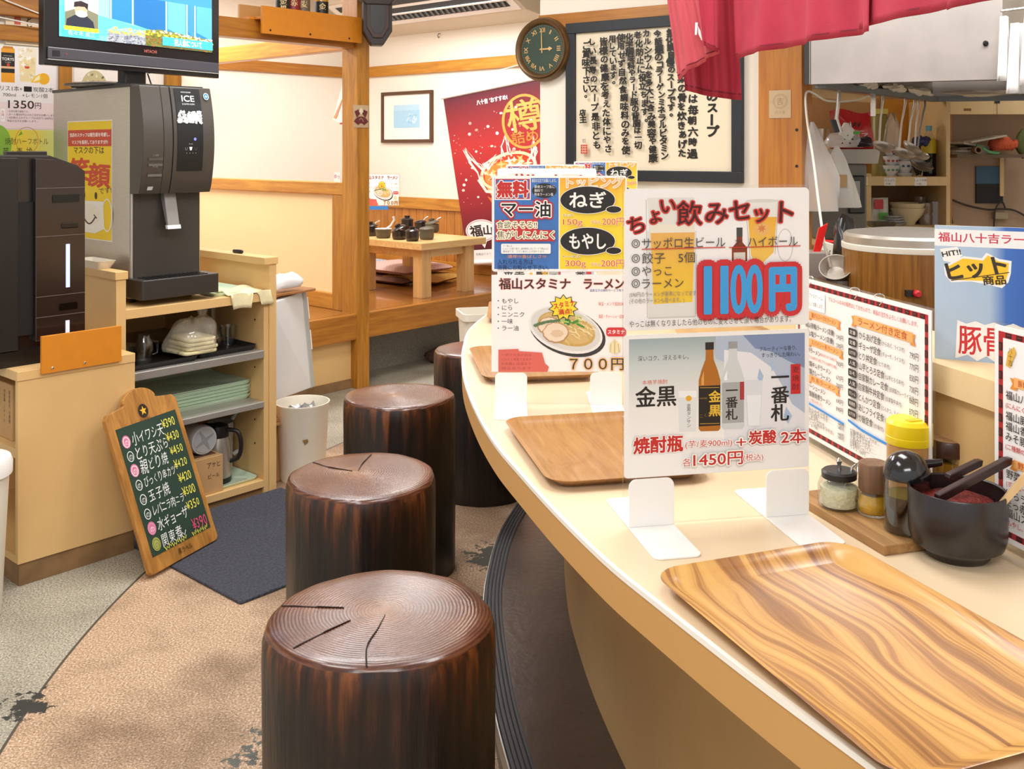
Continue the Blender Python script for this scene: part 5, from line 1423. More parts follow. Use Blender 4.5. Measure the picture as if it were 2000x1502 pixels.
# shelf board with bottles on the beam
bs = thing('beam_shelf', 'narrow bottle shelf with an orange front board fixed on the beam', 'shelf', R(on_b(487, 4.675), 4.675, 2.03), ANG)
sa0, sa1 = on_b(512, 4.60) - on_b(487, 4.675), 3.84 - on_b(487, 4.675)
G().box(0.0, sa1, 0.0, 0.10, 0.115, 0.130).obj('shelf_board', M_board, bs)
o = G().box(sa0, sa1, -0.075, -0.06, 0.035, 0.185).obj('front_board', M_board, bs, bevel=0.001)
G().box(0.0, sa1, 0.095, 0.11, 0.115, 0.205).obj('rear_board', mat('tan_board', '#c99a5c', 0.5), bs)
G().box(sa0, sa1, -0.06, 0.0, 0.115, 0.130).obj('shelf_lip', M_board, bs)
for px in (528, 606, 682): G().lathe([(0.006, 0), (0.006, 0.002)], 10).obj('screw', M_dark, bs, (on_b(px, 4.60) - on_b(487, 4.675), -0.075, 0.055), (PI / 2, 0, 0))
for px, c, lc_, nm, lab in ((552, '#16130f', '#1b1714', '金黒', 'black-labelled bottle with gold lettering, leftmost on the beam shelf'), (573, '#30140f', '#8a1f22', '赤', 'dark bottle with a red label, second on the beam shelf'),
                            (592, '#b0741f', '#6a5a44', '麦', 'amber bottle, third on the beam shelf'), (628, '#b98a2c', '#15130f', '金', 'amber bottle with a black label and gold lettering, rightmost on the beam shelf')):
    t = thing('liquor_bottle', lab, 'bottle', R(on_b(px, 4.655), 4.655, 2.16), ANG - 0.5, 'bottles on the beam shelf')
    G().lathe([(0.036, 0), (0.039, 0.006), (0.039, 0.17), (0.03, 0.21), (0.015, 0.25), (0.014, 0.31)], 28).obj('bottle_body', mat('liquor_' + c[1:], c, 0.12, coat=0.5), t, smooth=40)
    G().lathe([(0.0395, 0.02), (0.0395, 0.125)], 28, cap0=False, cap1=False).obj('bottle_label', mat('label_' + lc_[1:], lc_, 0.45), t, smooth=60)
    p = Print(0.06, 0.1, 60, 100); p.text(nm, 30, 4, 40, '#e9cf92', vert=True, bold=0.02, align='c'); o = p.build('lettering', t, (-0.03, 0, 0.02), (PI / 2, 0, 0))
    for v_ in o.data.vertices: xx = v_.co.x - 0.03; v_.co.z += math.sqrt(max(0.0397 ** 2 - xx * xx, 0))
    G().lathe([(0.0165, 0.29), (0.0165, 0.325)], 16).obj('cap', M_dark, t)

# ---- under the platform edge and behind the stools
t = thing('floor_rag', 'dark brown rag lying on the floor against the granite riser under the platform edge', 'rag', R(4.78, 4.86, 0), ANG)
G().blob((0, 0, 0.04), 0.16, 0.07, 0.055, 20, 9, 0.16, 8, True).obj('cloth', mat('brown_rag', '#4a3029', 0.95), t, (0, 0, 0.0), smooth=70)
t = thing('square_bin', 'white rectangular plastic bin with a lip, standing beyond the far end of the counter', 'bin', (-0.13, 5.18, 0), 0.25)
G().loops([[(x, y, z) for x, y in rrect(0, 0, w, w * 0.8, 0.03)] for w, z in ((0.22, 0.0), (0.27, 0.56), (0.295, 0.565), (0.295, 0.60), (0.275, 0.60), (0.21, 0.02))]).obj('bin_body', M_offw, t, smooth=30)

# ================================================================ CALLIGRAPHY WALL


def cw(x, y, z): return CW0 + CWX * x + CWY * y + Vector((0, 0, z))


def cw_x(px, off=0.0):                          # coordinate along the wall seen in column px
    k = (px - CX) / F; o_ = CW0 - CWY * off
    return (k * o_.y - o_.x) / (CWX.x - k * CWX.y)


def cw_pt(px, py, off=0.0):
    x = cw_x(px, off); q = CW0 + CWX * x - CWY * off; return x, H - (py - HY) / F * q.y


fx0, zt0 = cw_pt(1105, 46, 0.03); fx1, zb1 = cw_pt(1450, 362, 0.03); _, zt1 = cw_pt(1450, 16, 0.03); _, zb0 = cw_pt(1105, 348, 0.03)
fz0, fz1 = (zb0 + zb1) / 2, (zt0 + zt1) / 2 - 0.003
cf = thing('framed_calligraphy', 'large black-framed calligraphy panel about soup, columns of brush writing on cream paper', 'framed writing', cw(fx0, -0.004, fz0), CWA)
cwid, chei = fx1 - fx0, fz1 - fz0
M_bf = mat('black_frame', '#22262b', 0.5, var=0.1, vscale=120)
for x0, x1, z0, z1 in ((0, cwid, 0, 0.055), (0, cwid, chei - 0.055, chei), (0, 0.055, 0.055, chei - 0.055), (cwid - 0.055, cwid, 0.055, chei - 0.055)):
    G().box(x0, x1, -0.03, 0, z0, z1).obj('frame', M_bf, cf, bevel=0.003)
G().box(0.04, cwid - 0.04, -0.012, -0.002, 0.04, chei - 0.04).obj('paper', mat('cream_paper', '#ecdfc4', 0.7, bump=0.03, bscale=300), cf)
p = Print(cwid - 0.11, chei - 0.11, 1040, 960)
K = '#25211d'
cols = ((910, 8, '八十吉のスープ', 84, 210, 75), (800, -8, '当店のスープは毎朝六時過', 68, 20, 72), (722, 8, '豚の骨や野菜の骨を炊きあげた', 64, 8, 62), (655, 6, '無化調自慢のスープです。', 60, 10, 50),
        (572, 45, '今話題のコラーゲンミネラルビタミン', 60, 16, 51), (500, 45, 'カルシウムを多大に含み美容や健康', 60, 6, 56), (442, 58, '老化防止に役立ちます。', 60, 15, 58), (382, 66, '化学調味料やラード豚の背脂は一切', 58, 25, 49),
        (328, 40, '使用せず自然食調味料のみを使', 62, 25, 59), (268, 14, '用しています。', 58, 30, 50), (208, 34, '皆様の健康を考えた体にやさ', 64, 40, 62), (128, 38, 'しい長寿のスープ是非とも', 64, 40, 65), (88, 4, 'ご賞味下さい。', 64, 60, 60), (68, 0, '店主', 52, 535, 46))
rnd = random.Random(31)
for i, (x, dx_, tx, sz, y0, pt) in enumerate(cols):
    for k, ch in enumerate(tx):
        f = k / max(len(tx) - 1, 1)
        s_ = sz * rnd.uniform(0.84, 1.02)
        p.text(ch, x + dx_ * f + rnd.uniform(-4, 4), y0 + pt * k, s_, K, vert=True, jit=0.05, seed=i * 40 + k, ol=((2.4 if i else 4.0, K),))
p.text('哲', 76, 742, 30, '#6a6058', vert=True); p.rect(52, 785, 98, 848, '#c94a3a')
for k in range(3): p.line([(56, 798 + 18 * k), (94, 798 + 18 * k)], 3, '#eadcc0')
p.line([(67, 790), (67, 844)], 3, '#eadcc0'); p.line([(83, 790), (83, 844)], 3, '#eadcc0')
p.build('brush_writing', cf, (0.055, -0.0122, 0.055), (PI / 2, 0, 0))
G().tube([(0.2, -0.006, chei), (0.21, -0.01, chei + 0.015), (0.22, -0.006, chei)], 0.003, 6).obj('hanger', M_dark, cf)

# round wall clock
ckx, ckz = cw_pt(1057, 96, 0.05)
ck = thing('wall_clock', 'round bronze-rimmed wall clock with a green dial and roman numerals', 'clock', cw(ckx, -0.001, ckz), CWA)
CR = 0.172
M_brz = mat('aged_bronze', '#6a4e2e', 0.38, 0.35, var=0.2, vscale=25)
G().lathe([(CR * 0.93, 0), (CR * 0.99, 0.012), (CR, 0.03), (CR * 0.955, 0.052), (CR * 0.90, 0.050), (CR * 0.88, 0.062), (CR * 0.83, 0.060), (CR * 0.79, 0.048), (CR * 0.765, 0.038)], 64, cap1=False).obj('rim', M_brz, ck, (0, 0, 0), (PI / 2, 0, 0), smooth=50)
G().lathe([(CR * 0.78, 0.034), (CR * 0.78, 0.0385)], 64).obj('dial', mat('dial_green', '#33473a', 0.55, var=0.06), ck, (0, 0, 0), (PI / 2, 0, 0))
p = Print(0.3, 0.3, 300, 300)
gold = '#d3a86a'
for k, tx in enumerate(('XII', 'I', 'II', 'III', 'IIII', 'V', 'VI', 'VII', 'VIII', 'IX', 'X', 'XI')):
    a = -PI / 2 + k * PI / 6; p.text(tx, 150 + 104 * math.cos(a), 150 + 104 * math.sin(a), 33, gold, align='c', bold=0.02, rot=a + PI / 2, fit=(34, 7, 16, 25, 34, 22, 30, 36, 40, 30, 24, 30)[k])
for k in range(60):
    a = k * PI / 30; p.ell(150 + 126 * math.cos(a), 150 + 126 * math.sin(a), 1.4, 1.4, gold, n=8)
p.build('numerals', ck, (-0.15, -0.0388, -0.15), (PI / 2, 0, 0))
g = G().prism_y([(-0.003, -0.02), (0.003, -0.02), (0.002, 0.105), (-0.002, 0.105)], -0.044, -0.042); g.obj('minute_hand', mat('hand_gold', '#d8b27a', 0.4), ck, (0, 0, 0), (0, -0.03, 0))
g = G().prism_y([(-0.015, -0.003), (0.04, -0.004), (0.045, -0.012), (0.065, 0), (0.045, 0.012), (0.04, 0.004), (-0.015, 0.003)], -0.042, -0.040); g.obj('hour_hand', bpy.data.materials['hand_gold'], ck, (0, 0, 0), (0, -0.02, 0))
G().lathe([(0.007, 0.038), (0.005, 0.047)], 16).obj('hub', bpy.data.materials['hand_gold'], ck, (0, 0, 0), (PI / 2, 0, 0))

# stamped paper on the pillar
nx, nz = cw_pt(1502, 231, 0.052)
t = thing('stamped_paper', 'small tan paper with a faint round stamp pinned to the cedar pillar', 'note', cw(nx, -0.0515, nz), CWA)
nw = cw_x(1545, 0.052) - nx
G().box(0, nw, -0.0015, 0, 0, 0.128).obj('paper', mat('tan_paper', '#c9ae8a', 0.7, var=0.06, vscale=20), t)
p = Print(nw, 0.128, 43, 53)
p.ring(22, 21, 14, 14, 0.9, '#ab9172'); p.ring(22, 21, 11.5, 11.5, 0.5, '#ab9172'); p.text('吉', 22, 21, 15, '#a58a6a', align='c'); p.text('八十吉', 22, 42, 7, '#ab9172', align='c', jit=0.1)
p.build('stamp', t, (0, -0.0017, 0), (PI / 2, 0, 0))
for k in range(2): G().lathe([(0.007, 0), (0.007, 0.001)], 10).obj('nail', M_dark, bpy.data.objects['stamped_paper'], (cw_x(1556, 0.052) - nx, -0.0004, -0.055 - 0.165 * k), (PI / 2, 0, 0))
# ================================================================ ON THE COUNTER
# ---- trays


def counter_tray(name, label, x, y, w, d, ax, m, z=HC):
    """w across, d along the direction ax"""
    t = thing(name, label, 'tray', (x, y, z), math.atan2(ax[1], ax[0]) + PI / 2, 'wooden trays on the counter')
    G().loops(tray_rings(w, d, 0.045, 0.019, 0.03, 0.003, 0.6, 10)).obj('tray_body', m, t, smooth=50)
    return t


def warped_wood(name, stops, warp, streak, along):
    """long streaks bent by a slow drift, as in flat-sawn veneer"""
    m = bpy.data.materials.new(name); m.use_nodes = True
    nt = m.node_tree; L = nt.links.new; p = nt.nodes['Principled BSDF']; p.inputs['Roughness'].default_value = 0.32; p.inputs['Coat Weight'].default_value = 0.2; p.inputs['Coat Roughness'].default_value = 0.2
    tc = nt.nodes.new('ShaderNodeTexCoord'); mp = nt.nodes.new('ShaderNodeMapping'); mp.inputs['Scale'].default_value = (1.0, 0.45, 0.3); L(tc.outputs['Object'], mp.inputs[0])
    n = nt.nodes.new('ShaderNodeTexNoise'); n.inputs['Scale'].default_value = 9; n.inputs['Detail'].default_value = 1.5; L(mp.outputs[0], n.inputs['Vector'])
    k = nt.nodes.new('ShaderNodeMath'); k.operation = 'MULTIPLY_ADD'; k.inputs[1].default_value = warp; L(n.outputs[0], k.inputs[0])
    sp = nt.nodes.new('ShaderNodeSeparateXYZ'); L(tc.outputs['Object'], sp.inputs[0]); L(sp.outputs['X'], k.inputs[2])
    y = nt.nodes.new('ShaderNodeMath'); y.operation = 'MULTIPLY'; y.inputs[1].default_value = along; L(sp.outputs['Y'], y.inputs[0])
    cb = nt.nodes.new('ShaderNodeCombineXYZ'); L(k.outputs[0], cb.inputs[0]); L(y.outputs[0], cb.inputs[1])
    st = nt.nodes.new('ShaderNodeTexNoise'); st.inputs['Scale'].default_value = streak; st.inputs['Detail'].default_value = 5; st.inputs['Roughness'].default_value = 0.6; L(cb.outputs[0], st.inputs['Vector'])
    cr = nt.nodes.new('ShaderNodeValToRGB'); e = cr.color_ramp.elements
    e[0].position = stops[0][0]; e[0].color = lin(stops[0][1]); e[1].position = stops[-1][0]; e[1].color = lin(stops[-1][1])
    for t_, c_ in stops[1:-1]: e.new(t_).color = lin(c_)
    L(st.outputs[0], cr.inputs[0]); L(cr.outputs[0], p.inputs['Base Color'])
    return m


M_zeb = warped_wood('zebra_wood', [(0.36, '#835428'), (0.46, '#a8743a'), (0.52, '#cb974f'), (0.64, '#d9a95e')], 0.10, 44, 0.022)
M_oakt = wood('oak_tray_wood', '#96642f', '#b98a50', 0.34, 16, (4, 0.35, 1), coat=0.2, contrast=(0.25, 0.75))
counter_tray('wooden_tray', 'nearest wooden tray with bold dark zebra-like grain, reaching past the counter edge', 0.414, 1.168, 0.315, 0.482, (0.345, -0.938), M_zeb)
counter_tray('wooden_tray', 'plain brown wooden tray lying between the two large menu signs', 0.168, 1.925, 0.30, 0.42, (0.2, -0.98), M_oakt)
counter_tray('wooden_tray', 'brown wooden tray directly behind the ramen sign, third along the counter', 0.05, 2.68, 0.30, 0.40, (0.14, -0.99), M_oakt)
counter_tray('wooden_tray', 'farthest wooden tray, only its corner showing beside the ramen sign', 0.065, 3.52, 0.30, 0.40, (0.0, -1), M_oakt)

# ---- acrylic sign stands
SGW = 0.308


def bookend(parent, x0):
    g = G(); pts = rrect(x0 + 0.0365, 0.0, 0.073, 0.25, 0.012, 5)
    g.prism(pts, 0.0, 0.003)
    up = [(x0, 0.003), (x0 + 0.073, 0.003)] + [(x0 + 0.073 - 0.012 + 0.012 * math.cos(k * PI / 10), 0.064 + 0.012 * math.sin(k * PI / 10)) for k in range(6)] + [(x0 + 0.012 - 0.012 * math.sin(k * PI / 10), 0.064 + 0.012 * math.cos(k * PI / 10)) for k in range(6)]
    g.prism_y(up, -0.006, -0.003)
    return g.obj('bookend', M_white, parent, bevel=0.0008)


def sign_stand(label, x, y, yaw, x_end):
    s_ = thing('table_sign', label, 'sign', (x, y, HC), yaw, 'clear acrylic menu signs along the counter')
    G().box(0, SGW, -0.0028, 0.0028, 0.004, 0.528).obj('acrylic_panel', M_acryl, s_)
    bookend(s_, 0.008); bookend(s_, x_end)
    up = G().rbox(0, SGW, -0.0036, -0.0030, 0, 0, 0.01) if False else None
    def card(z0, z1, nm):
        g = G(); pts = [(x_, z_ + (z0 + z1) / 2) for x_, z_ in [(a - 0.0 + SGW / 2, b) for a, b in rrect(0, 0, SGW - 0.002, z1 - z0, 0.007, 4)]]
        return g.prism_y(pts, -0.0040, -0.0030).obj(nm, M_paper, s_)
    return s_, card(0.305, 0.523, 'upper_sheet'), card(0.078, 0.298, 'lower_sheet')


# front sign
s1, up, lo = sign_stand('front sign advertising a drink set for 1100 yen above a shochu bottle offer', 0.1705, 1.536, 0.192, 0.234)
p = Print(SGW, 0.218, 983, 765)


def O(x, y): return x - 885, y - 200


p.rrect(2, 2, 981, 763, 22, '#f5f2f0')
p.poly([O(1005, 250), O(1250, 250), O(1240, 430), O(1015, 430)], '#e6e3dd'); p.poly([O(1005, 430), O(1262, 430), O(1255, 905), O(1010, 905)], '#e3e0da')
p.poly([O(1022, 428), O(1252, 430), O(1240, 820), O(1038, 826)], gradient('beer_wash', [(0, '#f3cf3a'), (0.5, '#f0bf3c'), (1, '#eab163')], 'Y', 0.02, 0.16)); p.poly([O(1020, 395), O(1252, 395), O(1252, 440), O(1022, 440)], '#efe6d2')
p.line([O(1000, 260), O(1006, 900)], 4, '#c9c6bf'); p.line([O(1262, 560), O(1256, 900)], 4, '#c9c6bf'); p.line([O(1010, 900), O(1255, 900)], 7, '#cfccc6')
p.poly([O(1520, 275), O(1700, 275), O(1680, 560), O(1545, 590)], '#ece9e2'); p.poly([O(1535, 362), O(1690, 362), O(1672, 560), O(1590, 640), O(1550, 570)], gradient('highball_wash', [(0, '#f6d36a'), (1, '#edb13a')], 'Y', 0.05, 0.17))
p.ring(*O(1735, 520), 44, 92, 5, '#cfccc6'); p.line([O(1520, 280), O(1545, 590)], 3, '#b9b6af'); p.line([O(1700, 280), O(1680, 570)], 3, '#b9b6af'); p.ell(*O(1610, 272), 88, 10, '#dcd8d0')
p.ell(*O(1608, 430), 40, 36, '#e9b56a'); p.star(*O(1608, 425), 26, 12, 7, '#d9804a')
p.poly([O(1475, 420), O(1503, 420), O(1505, 500), O(1530, 530), O(1530, 605), O(1448, 605), O(1448, 530), O(1473, 500)], '#8a3a1c'); p.rect(*O(1473, 418), *O(1505, 470), '#4a4a44'); p.rect(*O(1458, 555), *O(1520, 600), '#d9d2c6')
for i, (ch, x, y, sz, r_) in enumerate((('ち', 948, 395, 105, -0.25), ('ょ', 1040, 345, 92, -0.3), ('い', 1112, 292, 92, -0.1), ('飲', 1222, 335, 138, 0.0), ('み', 1366, 335, 132, 0.0), ('セ', 1486, 322, 128, -0.08), ('ッ', 1604, 340, 112, 0.05), ('ト', 1738, 335, 140, 0.05))):
    a_, b_ = O(x, y); p.text(ch, a_, b_, sz, '#4a1a18', align='c', rot=r_, ol=((8.5, '#d43a30'),), bold=0.012)
G_ = '#4c4a47'
for tx, x0, x1, y, sz in (('サッポロ生ビール', 975, 1410, 495, 64), ('ハイボール', 1530, 1800, 497, 64), ('餃子　5個', 975, 1250, 575, 64), ('やっこ', 975, 1130, 645, 60), ('ラーメン', 975, 1190, 712, 62)):
    a_, b_ = O(x0, y); p.text(tx, a_, b_, sz, G_, fit=x1 - x0)
for y in (495, 575, 645, 710): p.ring(*O(944, y), 21, 23, 4, G_); p.ring(*O(944, y), 11, 13, 3.5, G_)
a_, b_ = O(1462, 495); p.text('か', a_, b_, 40, G_)
for x0, x1 in ((975, 1410), (1430, 1815)): p.line([O(x0, 526), O(x1, 524)], 5, '#c8382e')
a_, b_ = O(912, 770); p.text('(590円のラーメンが基準になってます。)', a_, b_, 30, '#8d8a86', fit=372); a_, b_ = O(912, 804); p.text('(その他のラーメンも選べます。)', a_, b_, 30, '#8d8a86', fit=282)
for ch, x, fit_ in (('1', 1315, 32), ('1', 1402, 32), ('0', 1478, 78), ('0', 1562, 78)):
    a_, b_ = O(x, 742); p.text(ch, a_, b_, 372, '#3f9fe0', align='c', fit=fit_, ol=((40, '#cc2f33'),))
for ch, x, fit_ in (('1', 1315, 32), ('1', 1402, 32), ('0', 1478, 78), ('0', 1562, 78)):
    a_, b_ = O(x, 742); p.text(ch, a_, b_, 372, '#3f9fe0', align='c', fit=fit_, ol=((6, '#3f9fe0'),))
p.rect(*O(1650, 640), *O(1790, 850), '#cc2f33')
a_, b_ = O(1715, 752); p.text('円', a_, b_, 262, '#3f9fe0', align='c', fit=130, ol=((40, '#cc2f33'), (12, '#3f9fe0')))
a_, b_ = O(908, 926); p.text('やっこは無くなりましたら他のものに変えさせて頂く場合があります。', a_, b_, 40, '#3b3a38', fit=850)
p.build('print', up, (0, -0.0042, 0.305), (PI / 2, 0, 0))
p = Print(SGW, 0.22, 885, 705)


def Q(x, y): return x - 50, y - 35 + (x - 50) / 885 * 28


p.rrect(2, 2, 883, 703, 16, '#f3f1ee')
p.rect(24, 20, 862, 600, gradient('shochu_wash', [(0.0, '#f3f1ee'), (0.35, '#ece9e4'), (0.75, '#ccd2d0'), (1, '#9fb0b2')], 'Y', 0.05, 0.21))
p.poly([(430, 20), (862, 20), (862, 560), (760, 470), (660, 300), (560, 200), (430, 130)], '#b3bfd2'); p.poly([(560, 20), (862, 20), (862, 200), (780, 160), (700, 110), (620, 90)], '#7d8fb3'); p.poly([(470, 90), (600, 110), (700, 190), (760, 300), (800, 380), (862, 430), (862, 600), (470, 600)], '#e6e6ea')
for pts in ([(640, 190), (660, 230), (650, 270), (630, 240)], [(770, 390), (800, 440), (780, 480), (758, 440)], [(690, 150), (720, 190), (700, 210)]): p.poly(pts, '#a9bfdc')
p.rect(24, 560, 862, 690, '#f3f1ee')


def qt(tx, x0, x1, y, sz, col, **kw): a_, b_ = Q(x0, y); p.text(tx, a_, b_, sz, col, fit=x1 - x0 if x1 else None, **kw)


qt('深いコク、冴えるキレ。', 115, 352, 150, 28, '#4a4d4d'); qt('本格芋焼酎', 135, 252, 268, 24, '#d4573a'); qt('金黒', 105, 292, 340, 108, '#262321', bold=0.02)
p.poly([Q(303, 312), Q(390, 312), Q(386, 515), Q(308, 515)], '#dfe1e0'); p.poly([Q(303, 312), Q(390, 312), Q(388, 345), Q(305, 345)], '#eef0ef'); p.ell(*Q(352, 350), 14, 14, '#e3a82a'); a_, b_ = Q(352, 375); p.text('金黒タンサン', a_, b_, 21, '#33302e', vert=True, pitch=0.95)


def bottle(x0, x1, y0, y1, glass, cap, cap_y):
    c = (x0 + x1) / 2; w = (x1 - x0) / 2; n = w * 0.34
    p.poly([Q(c - n, cap_y), Q(c + n, cap_y), Q(c + n * 1.1, y0 + 85), Q(c + w * 0.75, y0 + 140), Q(c + w, y0 + 190), Q(c + w, y1 - 12), Q(c + w - 10, y1), Q(c - w + 10, y1), Q(c - w, y1 - 12), Q(c - w, y0 + 190), Q(c - w * 0.75, y0 + 140), Q(c - n * 1.1, y0 + 85)], glass)
    p.rect(*Q(c - n * 1.15, y0), *Q(c + n * 1.15, cap_y + 4), cap)


bottle(399, 502, 72, 516, '#b06c22', '#2a2522', 104); p.poly([Q(412, 250), Q(424, 215), Q(424, 285), Q(412, 285)], '#d9a050')
p.rect(*Q(399, 290), *Q(502, 488), '#211c1a'); a_, b_ = Q(476, 312); p.text('金黒', a_, b_, 62, '#e3b83c', vert=True, bold=0.025, pitch=1.12)
for y in (298, 478): p.line([Q(405, y), Q(497, y)], 3, '#c99a3a')
a_, b_ = Q(405, 440); p.text('こくみ', a_, b_, 20, '#8a6a2c', rot=-0.1); qt('本格芋焼酎', 403, 440, 352, 10, '#a07a3a')
bottle(508, 616, 70, 508, '#cfd3d3', '#9a9c9c', 100); p.poly([Q(520, 250), Q(534, 210), Q(534, 262), Q(520, 264)], '#f2f4f4'); p.rect(*Q(510, 275), *Q(614, 476), '#a9abab'); p.rect(*Q(595, 272), *Q(616, 362), '#a8383c'); a_, b_ = Q(556, 284); p.text('一番札', a_, b_, 60, '#2b2827', vert=True, bold=0.02)
p.poly([Q(622, 266), Q(702, 266), Q(690, 498), Q(634, 498)], '#d9dde2'); p.poly([Q(628, 340), Q(698, 340), Q(690, 494), Q(636, 494)], '#eaedf0')
qt('フルーティーな香り、', 690, 872, 108, 26, '#4a4f5a'); qt('すっきりした味わい。', 700, 888, 140, 26, '#4a4f5a')
a_, b_ = Q(790, 205); p.text('一番札', a_, b_, 92, '#262321', vert=True, bold=0.02, pitch=0.98); p.rect(*Q(842, 187), *Q(890, 337), '#c8282c'); a_, b_ = Q(866, 196); p.text('麦焼酎', a_, b_, 36, '#4a1a1c', vert=True, pitch=1.2)
sh = ((8.5, '#cfc6bc'), (7, '#fbf8f4'))
qt('焼酎瓶', 95, 322, 578, 86, '#c5302c', ol=sh, bold=0.03); qt('(芋/麦900ml)', 334, 556, 578, 40, '#c5302c', ol=((4, '#fbf8f4'),)); qt('+', 575, 622, 572, 80, '#c5302c', ol=sh); qt('炭酸', 635, 766, 552, 72, '#c5302c', ol=sh, bold=0.03); qt('2本', 790, 912, 552, 76, '#c5302c', ol=sh, bold=0.02)
qt('各', 318, 358, 664, 44, '#c5302c', ol=((4, '#fbf8f4'),)); qt('1450円', 368, 602, 652, 76, '#c5302c', ol=sh, bold=0.015); qt('(税込)', 604, 700, 648, 38, '#c5302c', ol=((4, '#fbf8f4'),))
p.build('print', lo, (0, -0.0042, 0.078), (PI / 2, 0, 0))

# second sign
s2, up, lo = sign_stand('second sign with toppings panel above the 700 yen ramen sheet', -0.0465, 2.272, 0.0, 0.224)
p = Print(SGW, 0.218, 750, 525)


def O2(x, y): return x - 175, y - 130


p.rrect(2, 2, 748, 523, 14, '#f4f2ee'); p.rect(*O2(190, 142), *O2(546, 640), mat('print_blue', '#3f72b8', 0.45, var=0.12, vscale=40)); p.rect(*O2(552, 142), *O2(915, 640), gradient('topping_wash', [(0, '#f3d834'), (0.6, '#f5d63c'), (0.85, '#f2b33a'), (1, '#ee8a34')], 'Y', 0.0, 0.215, noise=0.25, nscale=18))
p.rect(*O2(193, 142), *O2(392, 262), '#f1efec'); p.rect(*O2(198, 147), *O2(387, 257), '#b8363a'); p.rect(*O2(205, 153), *O2(380, 251), '#3f72b8')
a_, b_ = O2(292, 203); p.text('無料', a_, b_, 92, '#c22f2c', align='c', fit=168, ol=((9, '#f1efec'), (4.5, '#c22f2c')))
a_, b_ = O2(398, 156); p.text('最初の注文でお願いします。', a_, b_, 22, '#f1f1ee', fit=136)
p.ell(*O2(467, 211), 68, 40, '#2e2c2c')
for i, tx in enumerate(('豚骨スープ系に', '無料で', '熊本ラーメン風')): a_, b_ = O2(412, 190 + 21 * i); p.text(tx, a_, b_, 18, '#f1efec', fit=(112, 48, 104)[i])
a_, b_ = O2(232, 312); p.text('マー油', a_, b_, 92, '#1f1c1c', fit=268, ol=((17, '#b8363a'), (8, '#f1efec')), bold=0.02)
p.poly([O2(196, 372), O2(430, 366), O2(430, 425), O2(526, 428), O2(524, 488), O2(196, 490)], '#c2363a')
a_, b_ = O2(204, 398); p.text('食欲そそる!!', a_, b_, 42, '#2a2222', fit=222, ol=((6, '#f6ecd0'),)); a_, b_ = O2(204, 453); p.text('焦がしにんにく', a_, b_, 48, '#2a2222', fit=318, ol=((6, '#f6ecd0'),))
p.rrect(*O2(228, 501), *O2(502, 556), 8, '#f3f1ee')
for i, tx in enumerate(('マー油とは…', 'にんにくを黒く焦がし香味野菜と共にラードで煮込んだ', '風味油です。コクと香ばしさが加わります。')): a_, b_ = O2(238, 513 + 15 * i); p.text(tx, a_, b_, 13, '#3c3a38', fit=(60, 252, 232)[i])
a_, b_ = O2(262, 571); p.text('濃厚!!!香ばしさ!!!', a_, b_, 20, '#e8a070', fit=215); a_, b_ = O2(208, 600); p.text('入れられる方は', a_, b_, 32, '#2a2b33', fit=196); a_, b_ = O2(208, 631); p.text('店員にお知らせ下さい。', a_, b_, 30, '#2a2b33', fit=284)
a_, b_ = O2(590, 166); p.text('トッピング', a_, b_, 66, '#f5b06a', fit=312, ol=((5, '#fbeee0'),))
for tx, cy in (('ねぎ', 262), ('もやし', 487)):
    p.ell(*O2(706, cy), 154, 77, '#f3efe6'); p.ell(*O2(706, cy), 151, 74, '#262423'); a_, b_ = O2(706, cy); p.text(tx, a_, b_, 96, '#f4f1ea', align='c', bold=0.02, fit=200)
    p.ell(*O2(850, cy + 52), 44, 21, '#f3efe6'); p.ell(*O2(850, cy + 52), 41, 18, '#262423')
for tx, x0, x1, y, sz, c in (('チョップ', 570, 622, 345, 15, '#3a2c1c'), ('150g', 570, 678, 380, 44, '#d2452c'), ('プラス', 724, 776, 383, 20, '#c9442c'), ('200円', 786, 908, 378, 48, '#d2452c'), ('トータル', 570, 664, 570, 15, '#3a2c1c'), ('300g', 582, 696, 606, 44, '#d2452c'), ('プラス', 722, 776, 614, 20, '#c9442c'), ('200円', 780, 908, 606, 48, '#d2452c')):
    a_, b_ = O2(x0, y); p.text(tx, a_, b_, sz, c, fit=x1 - x0, ol=((2.5, '#fbe9b8'),))
p.build('print', up, (0, -0.0042, 0.305), (PI / 2, 0, 0))
ramen_print(SGW, 0.22, 'print', lo, (0, -0.0042, 0.078))
dup(s1, (-0.046, 3.10, HC), 0.0, 'third sign back, its drink set heading peeping over the ramen sign')
dup(s2, (-0.024, 3.86, HC), 0.0, 'fourth sign back, its toppings panel showing as a thin strip over the third')
dup(s2, (0.295, 4.78, HC), 0.05, 'farthest toppings sign, at the wall end of the counter under the calligraphy frame')

# ---- long menus leaning at the riser


def menu_board(label, x, y, ang, w, h, draw, rings=()):
    t = thing('menu_board', label, 'menu', (x, y, HC), ang)
    G().box(-0.004, w + 0.004, 0.0, 0.004, 0.0, h + 0.004).obj('acrylic_holder', M_acryl, t)
    G().box(-0.004, w + 0.004, -0.03, 0.05, 0.0, 0.003).obj('holder_foot', M_acryl, t)
    o = G().box(0, w, -0.0012, 0, 0.012, h).obj('sheet', M_paper, t)
    p_ = Print(w, h - 0.012, w * 1000, (h - 0.012) * 1000); draw(p_); p_.build('print', o, (0, -0.0014, 0.012), (PI / 2, 0, 0))
    for rx in rings: G().tube([(rx + 0.012 * math.cos(a), 0.004 * math.sin(2 * a), h - 0.004 + 0.010 * math.sin(a)) for a in [2 * PI * k / 16 for k in range(17)]], 0.0011, 6).obj('ring', M_chrome, t)
    return t


